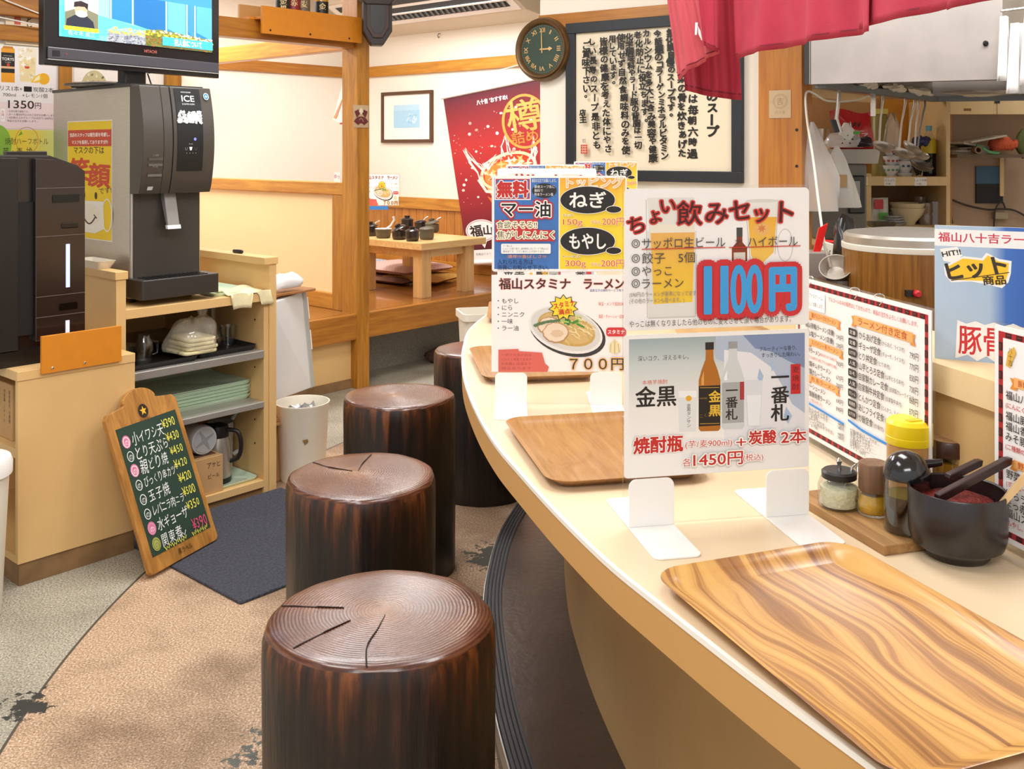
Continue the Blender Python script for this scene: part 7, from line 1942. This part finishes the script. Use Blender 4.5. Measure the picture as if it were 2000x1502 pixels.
M_porc = mat('white_porcelain', '#e9ebee', 0.2)
for k in range(3): rice_bowl(1738, SZ + 0.052 * k, 0.056, 0.062, M_porc, ('lowest of three white floral rice bowls stacked beside the canister', 'middle of three white floral rice bowls stacked beside the canister', 'top one of three white floral rice bowls stacked beside the canister')[k], 'floral rice bowls', ('#6f9a7a', '#c2463c', '#c2463c')[k])
for k in range(2): rice_bowl(1767, SZ + 0.02 + 0.05 * k, 0.062, 0.066, M_porc, ('lower blue-patterned rice bowl, second stack from the canister', 'upper plain-rimmed rice bowl, second stack from the canister')[k], 'blue rice bowls', ('#2f4f8a', '#b9c4d4')[k])
t = shelf_thing('small_plate', 'small white saucer stack under the blue-patterned bowls', 'plate', 1767, 5.72, SZ)
G().lathe([(0.04, 0), (0.055, 0.018), (0.05, 0.019), (0.036, 0.004)], 24).obj('saucer', M_porc, t, smooth=40)
t = shelf_thing('wooden_box', 'small pale wooden box between the bowls and the soy bottle', 'box', 1786, 5.74, SZ)
G().box(-0.033, 0.033, -0.04, 0.04, 0, 0.075).obj('box_body', mat('pale_box', '#d9b98c', 0.6), t, bevel=0.003); G().box(-0.012, -0.002, -0.041, -0.04, 0.055, 0.062).obj('latch', M_dark, t)
t = shelf_thing('soy_bottle', 'dark soy sauce plastic bottle with a pale blue cap and yellow label', 'bottle', 1814, 5.72, SZ)
G().lathe([(0.038, 0), (0.04, 0.01), (0.04, 0.10), (0.038, 0.105), (0.04, 0.11), (0.04, 0.15)], 24).obj('bottle_base', mat('soy_black', '#17100e', 0.12), t, smooth=40)
G().lathe([(0.0405, 0.13), (0.0405, 0.20), (0.034, 0.215)], 24).obj('bottle_label', mat('yellow_label', '#e2c22c', 0.4), t, smooth=40)
G().lathe([(0.034, 0.214), (0.018, 0.25), (0.014, 0.262)], 24).obj('neck', M_glass, t, smooth=40)
G().lathe([(0.017, 0.258), (0.017, 0.288)], 20).obj('cap', mat('pale_blue_cap', '#6fb6cf', 0.35), t)
t = shelf_thing('sauce_packet', 'dark blue crumpled packet beside the soy sauce bottle', 'packet', 1800, 5.66, SZ)
G().blob((0, 0, 0.20), 0.05, 0.03, 0.03, 12, 7, 0.3, 9).obj('wrapper', mat('navy_film', '#232c5a', 0.35), t); G().blob((-0.02, 0, 0.09), 0.03, 0.03, 0.09, 10, 7, 0.1, 4).obj('bottle_inside', M_dark, t)
t = shelf_thing('red_cup', 'small red and white cup at the right end of the upper kitchen shelf', 'cup', 1838, 5.74, SZ)
G().lathe([(0.022, 0), (0.024, 0.06)], 18).obj('cup_body', mat('cup_red_white', '#e3a79c', 0.4), t)
# lower shelf
t = shelf_thing('snack_packet', 'red and green printed packet leaning at the left of the lower kitchen shelf', 'packet', 1716, 5.70, LZ)
G().grid(lambda u, v: ((u - 0.5) * 0.09 + 0.02 * v, 0.02 * math.sin(6 * u) * (1 - v) + 0.04 * v, v * 0.15), 8, 8).obj('film', mat('packet_white', '#e6e6e0', 0.35, var=0.1, vscale=60), t, solid=0.02, smooth=60)
G().box(-0.03, 0.02, -0.02, -0.015, 0.09, 0.145).obj('red_print', mat('packet_red', '#c4262a', 0.4), t); G().box(-0.005, 0.045, -0.022, -0.017, 0.03, 0.07).obj('green_print', mat('packet_green', '#4fae3c', 0.4), t)
for k in range(4):
    t = shelf_thing('side_plate', ('lowest', 'second', 'third', 'topmost')[k] + ' small white plate of the pile on the lower kitchen shelf', 'plate', 1748 - 2 * k, 5.68, LZ + 0.014 * k, 'plates on the lower kitchen shelf')
    G().lathe([(0.04, 0), (0.062, 0.012), (0.058, 0.013), (0.036, 0.004)], 24).obj('plate_body', M_porc, t, smooth=40)
for k in range(2):
    t = shelf_thing('ramen_bowl', ('lower of two nested beige ramen bowls on the lower kitchen shelf', 'upper of two nested beige ramen bowls on the lower kitchen shelf')[k], 'bowl', 1772, 5.72, LZ + 0.028 * k, 'nested ramen bowls')
    G().lathe([(0.04, 0), (0.045, 0.012), (0.085, 0.06), (0.098, 0.095), (0.093, 0.095), (0.06, 0.04)], 32).obj('bowl_body', mat('beige_glaze', '#d8cba6', 0.35, var=0.04), t, smooth=50)
t = shelf_thing('tiny_bottle', 'tiny red-capped bottle behind the plates on the lower kitchen shelf', 'bottle', 1742, 5.80, LZ)
G().lathe([(0.015, 0), (0.015, 0.07)], 12).obj('bottle_base', M_porc, t); G().lathe([(0.014, 0.07), (0.010, 0.12)], 12).obj('cap', mat('deep_red_cap', '#7a1c1c', 0.4), t)
for px, h_, lab in ((1796, 0.155, 'tall clear glass jar behind the ramen bowls'), (1808, 0.125, 'short clear glass jar right of the ramen bowls')):
    t = shelf_thing('storage_jar', lab, 'jar', px, 5.82 if px < 1800 else 5.70, LZ, 'glass jars on the lower kitchen shelf')
    G().lathe([(0.036, 0), (0.038, h_ * 0.4), (0.034, h_ * 0.5), (0.038, h_ * 0.6), (0.038, h_), (0.034, h_), (0.034, 0.01)], 24).obj('jar_body', mat('smoky_glass', '#7c6a58', 0.1, coat=0.5), t, smooth=50)
t = shelf_thing('paper_sleeve', 'pale grey paper sleeve standing at the right of the lower kitchen shelf', 'paper', 1826, 5.72, LZ)
G().box(-0.02, 0.022, -0.01, 0.01, 0, 0.13).obj('sleeve', mat('pale_grey_paper', '#c3c4c8', 0.6), t)
t = shelf_thing('steel_tray', 'dark steel tray under the packets at the left of the lower kitchen shelf', 'tray', 1722, 5.52, LZ)
G().loops(tray_rings(0.14, 0.10, 0.02, 0.03, 0.015)).obj('tray_body', mat('dull_steel', '#7c7874', 0.4, 0.9), t, smooth=40)

# ---- left bay contents
ap2 = thing('grey_appliance', 'grey kitchen appliance with a dark window behind the hanging bags', 'appliance', (X(1632, 5.35), 5.35, 0.96))
G().box(-0.125, 0.12, -0.14, 0.14, 0, 0.40).obj('housing', mat('appliance_grey', '#73736c', 0.45), ap2, bevel=0.012)
G().box(0.02, 0.105, -0.155, -0.138, 0.14, 0.34).obj('window', mat('window_dark', '#2c2f31', 0.15), ap2, bevel=0.01)
G().box(0.045, 0.075, -0.16, -0.154, 0.17, 0.31).obj('window_bar', M_grey, ap2)
p = Print(0.12, 0.05, 60, 24); p.rect(0, 0, 60, 24, '#8d8d86')
for i in range(4): p.text('電源 100V 50/60Hz', 4, 4 + 5 * i, 4, '#e0e0da', fit=40)
p.build('rating_label', ap2, (-0.06, -0.141, 0.03), (PI / 2, 0, 0))
t = thing('white_tile', 'upright white plastic sheet beside the grey appliance', 'sheet', (X(1669, 5.4), 5.4, 0.96)); G().box(-0.026, 0.026, -0.01, 0.01, 0, 0.31).obj('plate', M_white, t)
t = thing('steel_pan', 'rectangular stainless pan on top of the grey appliance', 'pan', (X(1668, 5.3), 5.3, 1.361))
G().loops(tray_rings(0.22, 0.20, 0.02, 0.075, 0.012)).obj('pan_body', M_steel2, t, smooth=40)
q = hat(1663, 303, 5.24)
t = thing('red_snack_bag', 'large red foil bag with white lettering standing on the stainless pan', 'bag', (q.x + 0.01, 5.26, 1.437))


def pillow(u, v):
    x, z = u - 0.5, v
    return (x * 0.22 * (1 - 0.08 * math.sin(PI * v)) + 0.01 * math.sin(5 * v), -0.035 * math.sin(PI * u) * math.sin(PI * min(1, v * 1.05)) - 0.004 * math.sin(12 * u + 5 * v), z * 0.20 + 0.012 * math.sin(6 * u) * v - 0.02 * (1 - v) * u)


g = G().grid(pillow, 16, 12); g.grid(lambda u, v: (pillow(u, v)[0], -pillow(u, v)[1] + 0.002, pillow(u, v)[2]), 16, 12)
g.obj('foil_bag', mat('red_foil', '#c0141c', 0.3, coat=0.3), t, smooth=60)
p = Print(0.2, 0.2, 100, 100); p.text('Wakuwaku', 62, 52, 7, '#f3e3e0', align='c', fit=24); p.text('餃子', 64, 68, 24, '#f0e0dc', align='c'); p.poly([(46, 34), (54, 28), (52, 38), (46, 42)], '#3a0c10'); p.poly([(58, 34), (66, 28), (64, 40), (58, 44)], '#3a0c10')
o = p.build('print', t, (-0.10, -0.0405, 0), (PI / 2, 0, 0))
t = thing('knotted_bag', 'knotted white plastic bag with green and black print in front of the red bag', 'bag', (X(1647, 5.12), 5.12, 1.437))
G().blob((0, 0, 0.035), 0.10, 0.05, 0.05, 18, 9, 0.15, 6, True).obj('bag_body', M_wbag, t, smooth=60); G().blob((0.01, -0.03, 0.085), 0.035, 0.025, 0.05, 12, 7, 0.3, 3).obj('knot', mat('white_film', '#ecebe6', 0.4), t, smooth=60)
G().box(0.03, 0.07, -0.05, -0.045, 0.075, 0.09).obj('green_print', mat('packet_green', '#4fae3c', 0.4), t); g = G()
for k in range(5): g.blob((-0.02 + 0.013 * k, -0.046, 0.03 + 0.02 * (k % 3)), 0.005, 0.003, 0.004, 7, 5)
g.obj('black_print', M_dark, t)
t = thing('dark_pouch', 'dark purple film pouch lying before the red bag on the stainless pan', 'pouch', (X(1682, 5.12), 5.12, 1.437))
G().blob((0, 0, 0.03), 0.065, 0.035, 0.035, 16, 8, 0.15, 12, True).obj('pouch', mat('dark_pouch_film', '#33262c', 0.25), t, smooth=60)
t = thing('handled_jug', 'clear plastic jug with a handle at the left of the red bag', 'jug', (X(1600, 5.0), 5.05, 1.45))
G().box(-0.05, 0.05, -0.06, 0.06, -0.012, 0.0).obj('base', M_shelfw, t)
G().lathe([(0.035, 0), (0.04, 0.09), (0.037, 0.09), (0.033, 0.004)], 20).obj('jug_body', M_glass, t, smooth=40); G().tube([(0.036, 0, 0.085), (0.062, 0, 0.09), (0.062, 0, 0.01), (0.036, 0, 0.01)], 0.007, 8).obj('handle', M_glass, t, smooth=60)


def hanging_bag(label, px, d, z0, z1, w0, m, seed, group=None, name='hanging_bag'):
    t = thing(name, label, 'bag', (X(px, d), d, z1), 0, group); hh_ = z1 - z0
    rings = []
    for k in range(9):
        f = k / 8; w = 0.008 + (w0 - 0.008) * min(1, f * 1.6) ** 0.8
        rings.append([(w * math.cos(a) * (1 + 0.16 * math.sin(3 * a + seed + 3 * f) + 0.10 * math.sin(7 * a - 5 * f)) + 0.45 * f * w0, 0.5 * w * math.sin(a) * (1 + 0.1 * math.sin(4 * a + seed)), -hh_ * f) for a in [2 * PI * i / 24 for i in range(24)]])
    G().loops(rings).obj('bag_film', m, t, smooth=60)
    return t


t = hanging_bag('long milky plastic bag hanging beside the kitchen post, holding a flat cardboard piece', 1586, 4.60, Z(412, 4.6), Z(238, 4.6), 0.085, M_wbag, 1)
G().box(-0.02, 0.085, -0.012, 0.012, Z(412, 4.6) - Z(238, 4.6) + 0.005, Z(338, 4.6) - Z(238, 4.6)).obj('cardboard_inside', M_card, t)
t = hanging_bag('white plastic bag with a blue printed strip hanging in front of the grey appliance', 1634, 4.9, Z(405, 4.9), Z(285, 4.9), 0.075, mat('white_film', '#ecebe6', 0.4), 4)
G().box(-0.03, -0.012, -0.05, -0.046, -0.25, -0.16).obj('blue_strip', mat('blue_print', '#4a5a9c', 0.4), t); G().box(-0.008, 0.035, -0.05, -0.046, -0.20, -0.14).obj('tan_label', mat('tan_label', '#cda878', 0.5), t)
ec = thing('extension_cord', 'white extension cord hanging from the kitchen post with its outlet block low down', 'cord', (X(1580, 4.6), 4.6, 0))
E0 = Vector(ec.location)
G().tube([q - E0 for q in spline([hat(1697, 188, 5.3), hat(1670, 196, 5.0), hat(1640, 198, 4.75), hat(1612, 196, 4.65), hat(1590, 183, 4.62), hat(1578, 179, 4.6), hat(1573, 190, 4.55), hat(1577, 240, 4.5), hat(1588, 310, 4.3), hat(1598, 390, 4.1), hat(1606, 450, 4.0), hat(1610, 476, 4.0)], 50)], 0.0055, 8).obj('flex', M_offw, ec, smooth=60)
q = hat(1615, 493, 4.0) - E0
G().box(-0.022, 0.022, -0.012, 0.012, -0.04, 0.04).obj('outlet_block', M_offw, ec, q, (0, 0.3, 0), bevel=0.004)
g = G()
for dx_ in (-0.006, 0.006): g.box(dx_ - 0.0015, dx_ + 0.0015, -0.0128, -0.012, 0.0, 0.012)
g.obj('socket_slots', M_dark, ec, q, (0, 0.3, 0))
G().box(-0.016, 0.016, -0.02, 0.02, -0.075, -0.03).obj('plug', M_dark, ec, q + Vector((-0.01, 0, 0)), (0, 0.3, 0), bevel=0.005)
G().tube([q + Vector((-0.01, 0, -0.07)), q + Vector((-0.02, 0, -0.16)), q + Vector((-0.02, 0.02, -0.215))], 0.004, 8).obj('plug_lead', M_dark, ec)

# ---- kitchen bench, rice cooker
kb = thing('kitchen_bench', 'dark steel kitchen bench behind the counter ledge', 'bench', (1.7, 3.7, 0))
G().box(-0.62, 0.95, -0.75, 0.92, 0.77, 0.80).obj('bench_top', mat('bench_dark_steel', '#2f2d2b', 0.35, 0.6), kb, bevel=0.004)
for x, y in ((-0.58, -0.7), (0.9, -0.7), (-0.58, 0.87), (0.9, 0.87)): G().box(x - 0.02, x + 0.02, y - 0.02, y + 0.02, 0, 0.77).obj('leg', M_steel2, kb)
rc = thing('rice_cooker', 'large wood-grain drum rice cooker with a steel lid and white rim', 'rice cooker', (X(1781, 3.42), 3.42, 0.80))
RR = 0.228
G().lathe([(RR * 0.96, 0), (RR, 0.02), (RR, 0.298)], 72).obj('body', wood('cooker_woodgrain', '#6e4418', '#a5702e', 0.4, 6, (14, 14, 0.5)), rc, smooth=40)
G().lathe([(RR * 1.006, 0.298), (RR * 1.01, 0.302), (RR * 1.01, 0.316), (RR, 0.318)], 72).obj('rim_band', M_offw, rc, smooth=40)
G().lathe([(RR * 0.985, 0.318), (RR * 0.985, 0.342), (RR * 0.95, 0.352), (RR * 0.6, 0.362), (0.03, 0.366)], 72).obj('lid', M_steel, rc, smooth=35)
G().lathe([(0.012, 0), (0.012, 0.02), (0.008, 0.026)], 16).obj('red_knob', mat('red_knob', '#c42026', 0.35), rc, (-0.075, -RR + 0.012, 0.175), (PI / 2, 0, 0))
G().box(-0.02, 0.02, -0.012, 0.012, 0, 0.02).obj('knob_mount', M_dark, rc, (-0.085, -RR + 0.016, 0.165))
t = thing('black_bag', 'crumpled black plastic bag squeezed between the outlet cord and the rice cooker', 'bag', (X(1648, 3.75), 3.75, 0.80))
G().blob((0, 0, 0.19), 0.045, 0.05, 0.19, 16, 10, 0.2, 33).obj('film', mat('black_film', '#151515', 0.25, coat=0.3), t, smooth=60)
t = thing('steel_ladle', 'steel ladle bowl resting on the bench beside the rice cooker', 'ladle', (X(1634, 3.45), 3.45, 0.80))
G().lathe([(0.02, 0), (0.045, 0.02), (0.055, 0.05), (0.052, 0.05), (0.03, 0.012)], 24).obj('bowl', M_steel, t, (0, 0, 0.20), (0.7, -0.4, 0), smooth=50)
G().tube([(-0.02, 0, 0.23), (-0.035, 0.03, 0.31)], 0.005, 8).obj('handle', M_steel, t); G().lathe([(0.06, 0), (0.065, 0.19), (0.06, 0.19)], 24).obj('pot', mat('dull_steel', '#7c7874', 0.4, 0.9), t)
t = thing('utensil_tub', 'clear tub holding a red plastic spatula at the kitchen post', 'tub', (X(1590, 3.9), 3.9, 0.80))
G().box(-0.05, 0.05, -0.05, 0.05, 0, 0.24).obj('tub', mat('tub_plastic', '#9a8c84', 0.3, var=0.1), t, bevel=0.006); G().loops([[(-0.02, -0.03, 0.2), (0.005, -0.03, 0.2), (0.005, -0.02, 0.2), (-0.02, -0.02, 0.2)], [(0.01, -0.03, 0.33), (0.045, -0.03, 0.35), (0.045, -0.02, 0.35), (0.01, -0.02, 0.33)]]).obj('red_spatula', mat('red_plastic', '#d8231f', 0.35), t)
t = thing('red_scissors', 'red-handled tool lying on the bench before the outlet block', 'tool', (X(1622, 4.1), 4.1, 0.80))
G().box(-0.05, 0.05, -0.03, 0.03, 0, 0.25).obj('support_box', mat('dark_box', '#3a332e', 0.6), t); G().tube([(-0.045, -0.03, 0.262), (0.0, -0.035, 0.258), (0.05, -0.03, 0.268)], 0.008, 8).obj('handle', mat('red_plastic', '#d8231f', 0.35), t)

# ---- kitchen back wall
wc = thing('wall_cabinet', 'long cream upper cabinet with two flap doors under the hood rear', 'cabinet', (X(1854, 6.0), 6.0, 1.645))
G().box(0, 0.80, 0, 0.2, 0, 0.30).obj('carcass', M_shelfw, wc)
for x0, x1 in ((0.0, 0.278), (0.281, 0.80)): G().box(x0, x1, -0.015, 0, 0.0, 0.30).obj('flap_door', mat('cream_flap', '#d9c296', 0.5, var=0.05), wc, bevel=0.001)
G().box(0.265, 0.295, -0.02, -0.015, 0.065, 0.085).obj('catch', M_dark, wc); G().box(0.08, 0.125, -0.0155, -0.015, 0.02, 0.035).obj('stain', mat('brown_stain', '#8a6030', 0.7), wc)
ws = thing('wall_shelf', 'sagging thin wall shelf on two cream brackets', 'shelf', (X(1852, 6.05), 6.05, 1.385))
G().box(0, 0.425, -0.12, 0.15, 0, 0.02).obj('board', mat('dirty_shelf', '#6a5844', 0.6, var=0.2), ws)
for x in (0.055, 0.385): G().box(x - 0.012, x + 0.012, 0.12, 0.15, -0.24, 0.0).obj('bracket', M_shelfw, ws)
WZ = 1.405
t = thing('newspaper_bundle', 'grey folded newspapers piled on the wall shelf', 'papers', (X(1880, 6.05), 6.05, WZ))
for k in range(4): G().box(-0.10, 0.10, -0.08, 0.08, 0, 0.012).obj('fold', mat('newsprint_%d' % k, ('#8d857a', '#a39a8d', '#6f675c', '#b3aca2')[k], 0.8, var=0.15, vscale=40), t, (0.01 * k, 0, 0.014 * k + 0.005 * (k > 1)), (0, (-0.02, 0.05, -0.05, 0.16)[k] * (k > 1), 0.1 * k))
t = thing('clear_tray', 'tilted clear plastic tray on top of the newspapers', 'tray', (X(1920, 6.0), 6.0, WZ + 0.075))
G().box(-0.11, 0.11, -0.08, 0.08, 0, 0.012).obj('tray_body', mat('pale_plastic', '#b5aea5', 0.25), t, (0, 0, 0.01), (0, -0.18, 0), bevel=0.004)
t = thing('dark_tube', 'short dark pipe with a tan rim, end-on, on the wall shelf', 'tube', (X(1902, 5.98), 5.98, WZ))
G().lathe([(0.022, 0), (0.022, 0.10), (0.015, 0.10), (0.015, 0.0)], 20, cap0=False, cap1=False).obj('pipe', mat('pipe_tan', '#8a6a52', 0.6), t, (0, 0.04, 0.026), (PI / 2, 0, 0)); G().lathe([(0.0155, 0), (0.0155, 0.003)], 20).obj('bore', M_dark, t, (0, 0.0, 0.026), (PI / 2, 0, 0))
t = thing('green_strap', 'green plastic strap hanging over the wall shelf edge', 'strap', (X(1930, 5.92), 5.92, WZ))
G().loops([[(x, y, z), (x + 0.005, y, z + 0.012), (x + 0.005, y + 0.01, z + 0.012), (x, y + 0.01, z)] for x, y, z in ((-0.06, 0.02, 0.05), (-0.03, 0, 0.03), (0.0, -0.005, 0.01), (0.03, -0.005, 0.003), (0.065, 0.0, 0.002))]).obj('band', mat('green_strap', '#4f9a5e', 0.5), t)
t = thing('onion_net', 'orange-red net bag of onions on the right end of the wall shelf', 'bag', (X(1955, 6.0), 6.0, WZ))
G().blob((0, 0, 0.055), 0.075, 0.06, 0.058, 20, 10, 0.12, 14, True).obj('net', mat('orange_net', '#cf5a34', 0.7, var=0.25, vscale=90, bump=0.6, bscale=160), t, smooth=60); G().blob((0.085, 0, 0.06), 0.03, 0.02, 0.03, 10, 6, 0.3, 2).obj('net_tail', mat('orange_net', '#cf5a34', 0.7), t, smooth=60)
t = thing('wall_calendar', 'small calendar, blue above and black below, on the kitchen back wall', 'calendar', (X(1906, 6.19), 6.195, Z(397, 6.19)))
cw_ = 52 / F * 6.19; ch_ = 72 / F * 6.19
G().box(0, cw_, -0.012, 0, 0, ch_ * 0.53).obj('date_block', mat('calendar_black', '#26262a', 0.7, var=0.3, vscale=120), t); G().box(0, cw_, -0.01, 0, ch_ * 0.53, ch_).obj('picture_block', mat('calendar_blue', '#3f6585', 0.6), t)
t = thing('power_strip', 'grubby cream power socket with cables on the kitchen back wall', 'socket', (X(1952, 6.18), 6.18, Z(428, 6.18)))
G().box(-0.04, 0.04, -0.03, 0.015, 0, 0.045).obj('socket_body', mat('grubby_cream', '#a3957a', 0.6), t, bevel=0.004)
G().tube(spline([(-0.36, 0, 0.15), (-0.22, -0.01, 0.09), (-0.08, -0.02, 0.06), (0.0, -0.03, 0.065), (0.10, -0.01, 0.05), (0.22, 0, -0.02)], 24), 0.006, 8).obj('cable', mat('cable_brown', '#3d342e', 0.6), t, smooth=60)
G().tube(spline([(-0.36, 0, 0.15), (-0.31, -0.01, 0.05), (-0.29, -0.01, -0.10), (-0.285, 0, -0.25)], 16), 0.006, 8).obj('cable', mat('cable_brown', '#3d342e', 0.6), t, smooth=60)
G().tube(spline([(0.03, -0.02, 0.06), (0.0, -0.03, 0.11), (-0.04, -0.03, 0.06), (-0.045, -0.02, -0.06), (-0.05, 0, -0.25)], 18), 0.005, 8).obj('cable', mat('cable_brown', '#3d342e', 0.6), t, smooth=60)
t = thing('green_sack', 'green sack hanging at the edge of the kitchen back wall', 'sack', (X(2003, 6.0), 6.0, Z(300, 6.0)))
G().blob((0, 0, 0.06), 0.06, 0.04, 0.09, 14, 9, 0.1, 3).obj('sack_body', mat('green_sack', '#5f6a3c', 0.8), t, smooth=60)
# white cloths at the hood's right end
hc_ = thing('hanging_towel', 'white kitchen towels hanging in folds at the right end of the hood', 'towel', (X(1985, 3.85), 3.85, 1.68))
for k, (dx_, w_, z0, z1) in enumerate(((-0.045, 0.05, 0.02, 0.27), (-0.01, 0.07, -0.03, 0.24), (0.035, 0.09, 0.0, 0.30))):
    G().grid(lambda u, v: (dx_ + (u - 0.5) * w_ * (0.6 + 0.5 * (1 - v)), -0.03 * k + 0.012 * math.sin(9 * u + k), z0 + (z1 - z0) * v), 12, 8).obj('towel', mat('white_towel', '#f0efec', 0.9), hc_, smooth=60, solid=0.004)
G().tube([(-0.06, 0.0, 0.29), (0.1, 0.0, 0.31)], 0.005, 8).obj('bar', M_chrome, hc_)

# ================================================================ NOREN CURTAIN
nr = thing('noren_curtain', 'dark red split noren curtain hanging from above over the counter ledge', 'curtain', (0.75, 2.2, 1.69))
NO = Vector((0.75, 2.2, 1.69))
M_nor = mat('noren_red', '#a8263c', 0.85, var=0.08, vscale=14, bump=0.15, bscale=500); M_norl = mat('noren_red_faded', '#c2505a', 0.85, var=0.10, vscale=14, stretch=(6, 6, 0.6), bump=0.15, bscale=500)


def curtain(name, top, bot, m, folds, amp, n=40, hem=True, ph=0.0):
    """cloth between a top and a bottom polyline of world points"""
    tp, bt = spline(top, n), spline(bot, n)

    def f(u, v):
        i = u * (n - 1); k = min(int(i), n - 2); w = i - k
        a = tp[k].lerp(tp[k + 1], w); b = bt[k].lerp(bt[k + 1], w); q = a.lerp(b, v)
        t_ = (bt[min(k + 1, n - 1)] - bt[k]).normalized(); nn = Vector((-t_.y, t_.x, 0))
        if nn.length > 1e-6: nn.normalize()
        return q + nn * amp * (math.sin(folds * PI * u + ph + 0.8 * v) * (0.35 + 0.65 * v) + 0.35 * math.sin(2.3 * folds * PI * u + 1 + ph)) - NO
    G().grid(f, n * 2, 18).obj(name, m, nr, smooth=80, solid=0.0016)
    if hem:
        g = G(); rows = []
        for i in range(n * 2 + 1):
            a = f(i / (n * 2), 0.955); b = f(i / (n * 2), 0.965)
            rows.append([a + Vector((0, -0.0022, 0)), b + Vector((0, -0.0022, 0)), b + Vector((0, 0.0022, 0)), a + Vector((0, 0.0022, 0))])
        g.loops(rows).obj('hem_stitch', mat('noren_stitch', '#6d1526', 0.9), nr)


TZ = 2.02
curtain('cloth_panel', [(0.615, 2.80, TZ), (0.70, 2.45, TZ), (0.770, 2.14, TZ)], [(0.615, 2.80, 1.692), (0.70, 2.45, 1.694), (0.772, 2.13, 1.690)], M_nor, 5, 0.014)
curtain('cloth_panel', [(0.762, 2.22, TZ), (0.80, 1.98, TZ), (0.838, 1.70, TZ)], [(0.760, 2.22, 1.704), (0.797, 1.97, 1.703), (0.835, 1.70, 1.700)], M_nor, 3, 0.008, ph=1.0)
curtain('cloth_panel', [(0.815, 1.86, TZ), (0.84, 1.70, TZ), (0.90, 1.45, TZ)], [(0.808, 1.86, 1.698), (0.836, 1.68, 1.695), (0.90, 1.45, 1.69)], M_nor, 3, 0.008, ph=2.0)
fl = lambda px, py, d: at(px, py, d)
curtain('cloth_panel', [fl(1290, -90, 2.95), fl(1320, -90, 2.9), fl(1362, -90, 2.85)], [fl(1321, 157, 2.95), fl(1362, 128, 2.9), fl(1404, 104, 2.85)], M_norl, 4, 0.010)
curtain('cloth_panel', [fl(1356, -90, 2.84), fl(1382, -90, 2.83), fl(1404, -90, 2.83)], [fl(1373, 88, 2.84), fl(1388, 96, 2.83), fl(1404, 103, 2.83)], M_nor, 2, 0.008)
curtain('cloth_panel', [fl(1310, -90, 3.02), fl(1370, -90, 3.0), fl(1432, -90, 2.98)], [fl(1338, 176, 3.02), fl(1385, 188, 3.0), fl(1449, 196, 2.98)], mat('noren_red_deep', '#9c2136', 0.85, var=0.08, vscale=14), 5, 0.012)
for pts in ([(1358, 44), (1363, 44), (1361, 68), (1357, 68)], [(1363, 50), (1368, 60), (1374, 76), (1370, 79), (1364, 66)]):
    G().loops([[at(x, y, 2.872) - NO for x, y in pts], [at(x, y, 2.876) - NO for x, y in pts]]).obj('white_mark', mat('noren_white', '#f0e9e6', 0.8), nr)
rod = spline([(0.52, 3.1, TZ + 0.01), (0.615, 2.80, TZ + 0.01), (0.70, 2.45, TZ + 0.01), (0.775, 2.14, TZ + 0.01), (0.838, 1.72, TZ + 0.01), (0.91, 1.40, TZ + 0.01)], 30)
G().tube([q - NO for q in rod], 0.012, 10).obj('rod', M_dark, nr, smooth=60)
for k in (4, 25): G().tube([rod[k] - NO, Vector((rod[k].x, rod[k].y, 2.85)) - NO], 0.004, 8).obj('hanger', M_dark, nr)

bpy.data.objects.remove(_to)
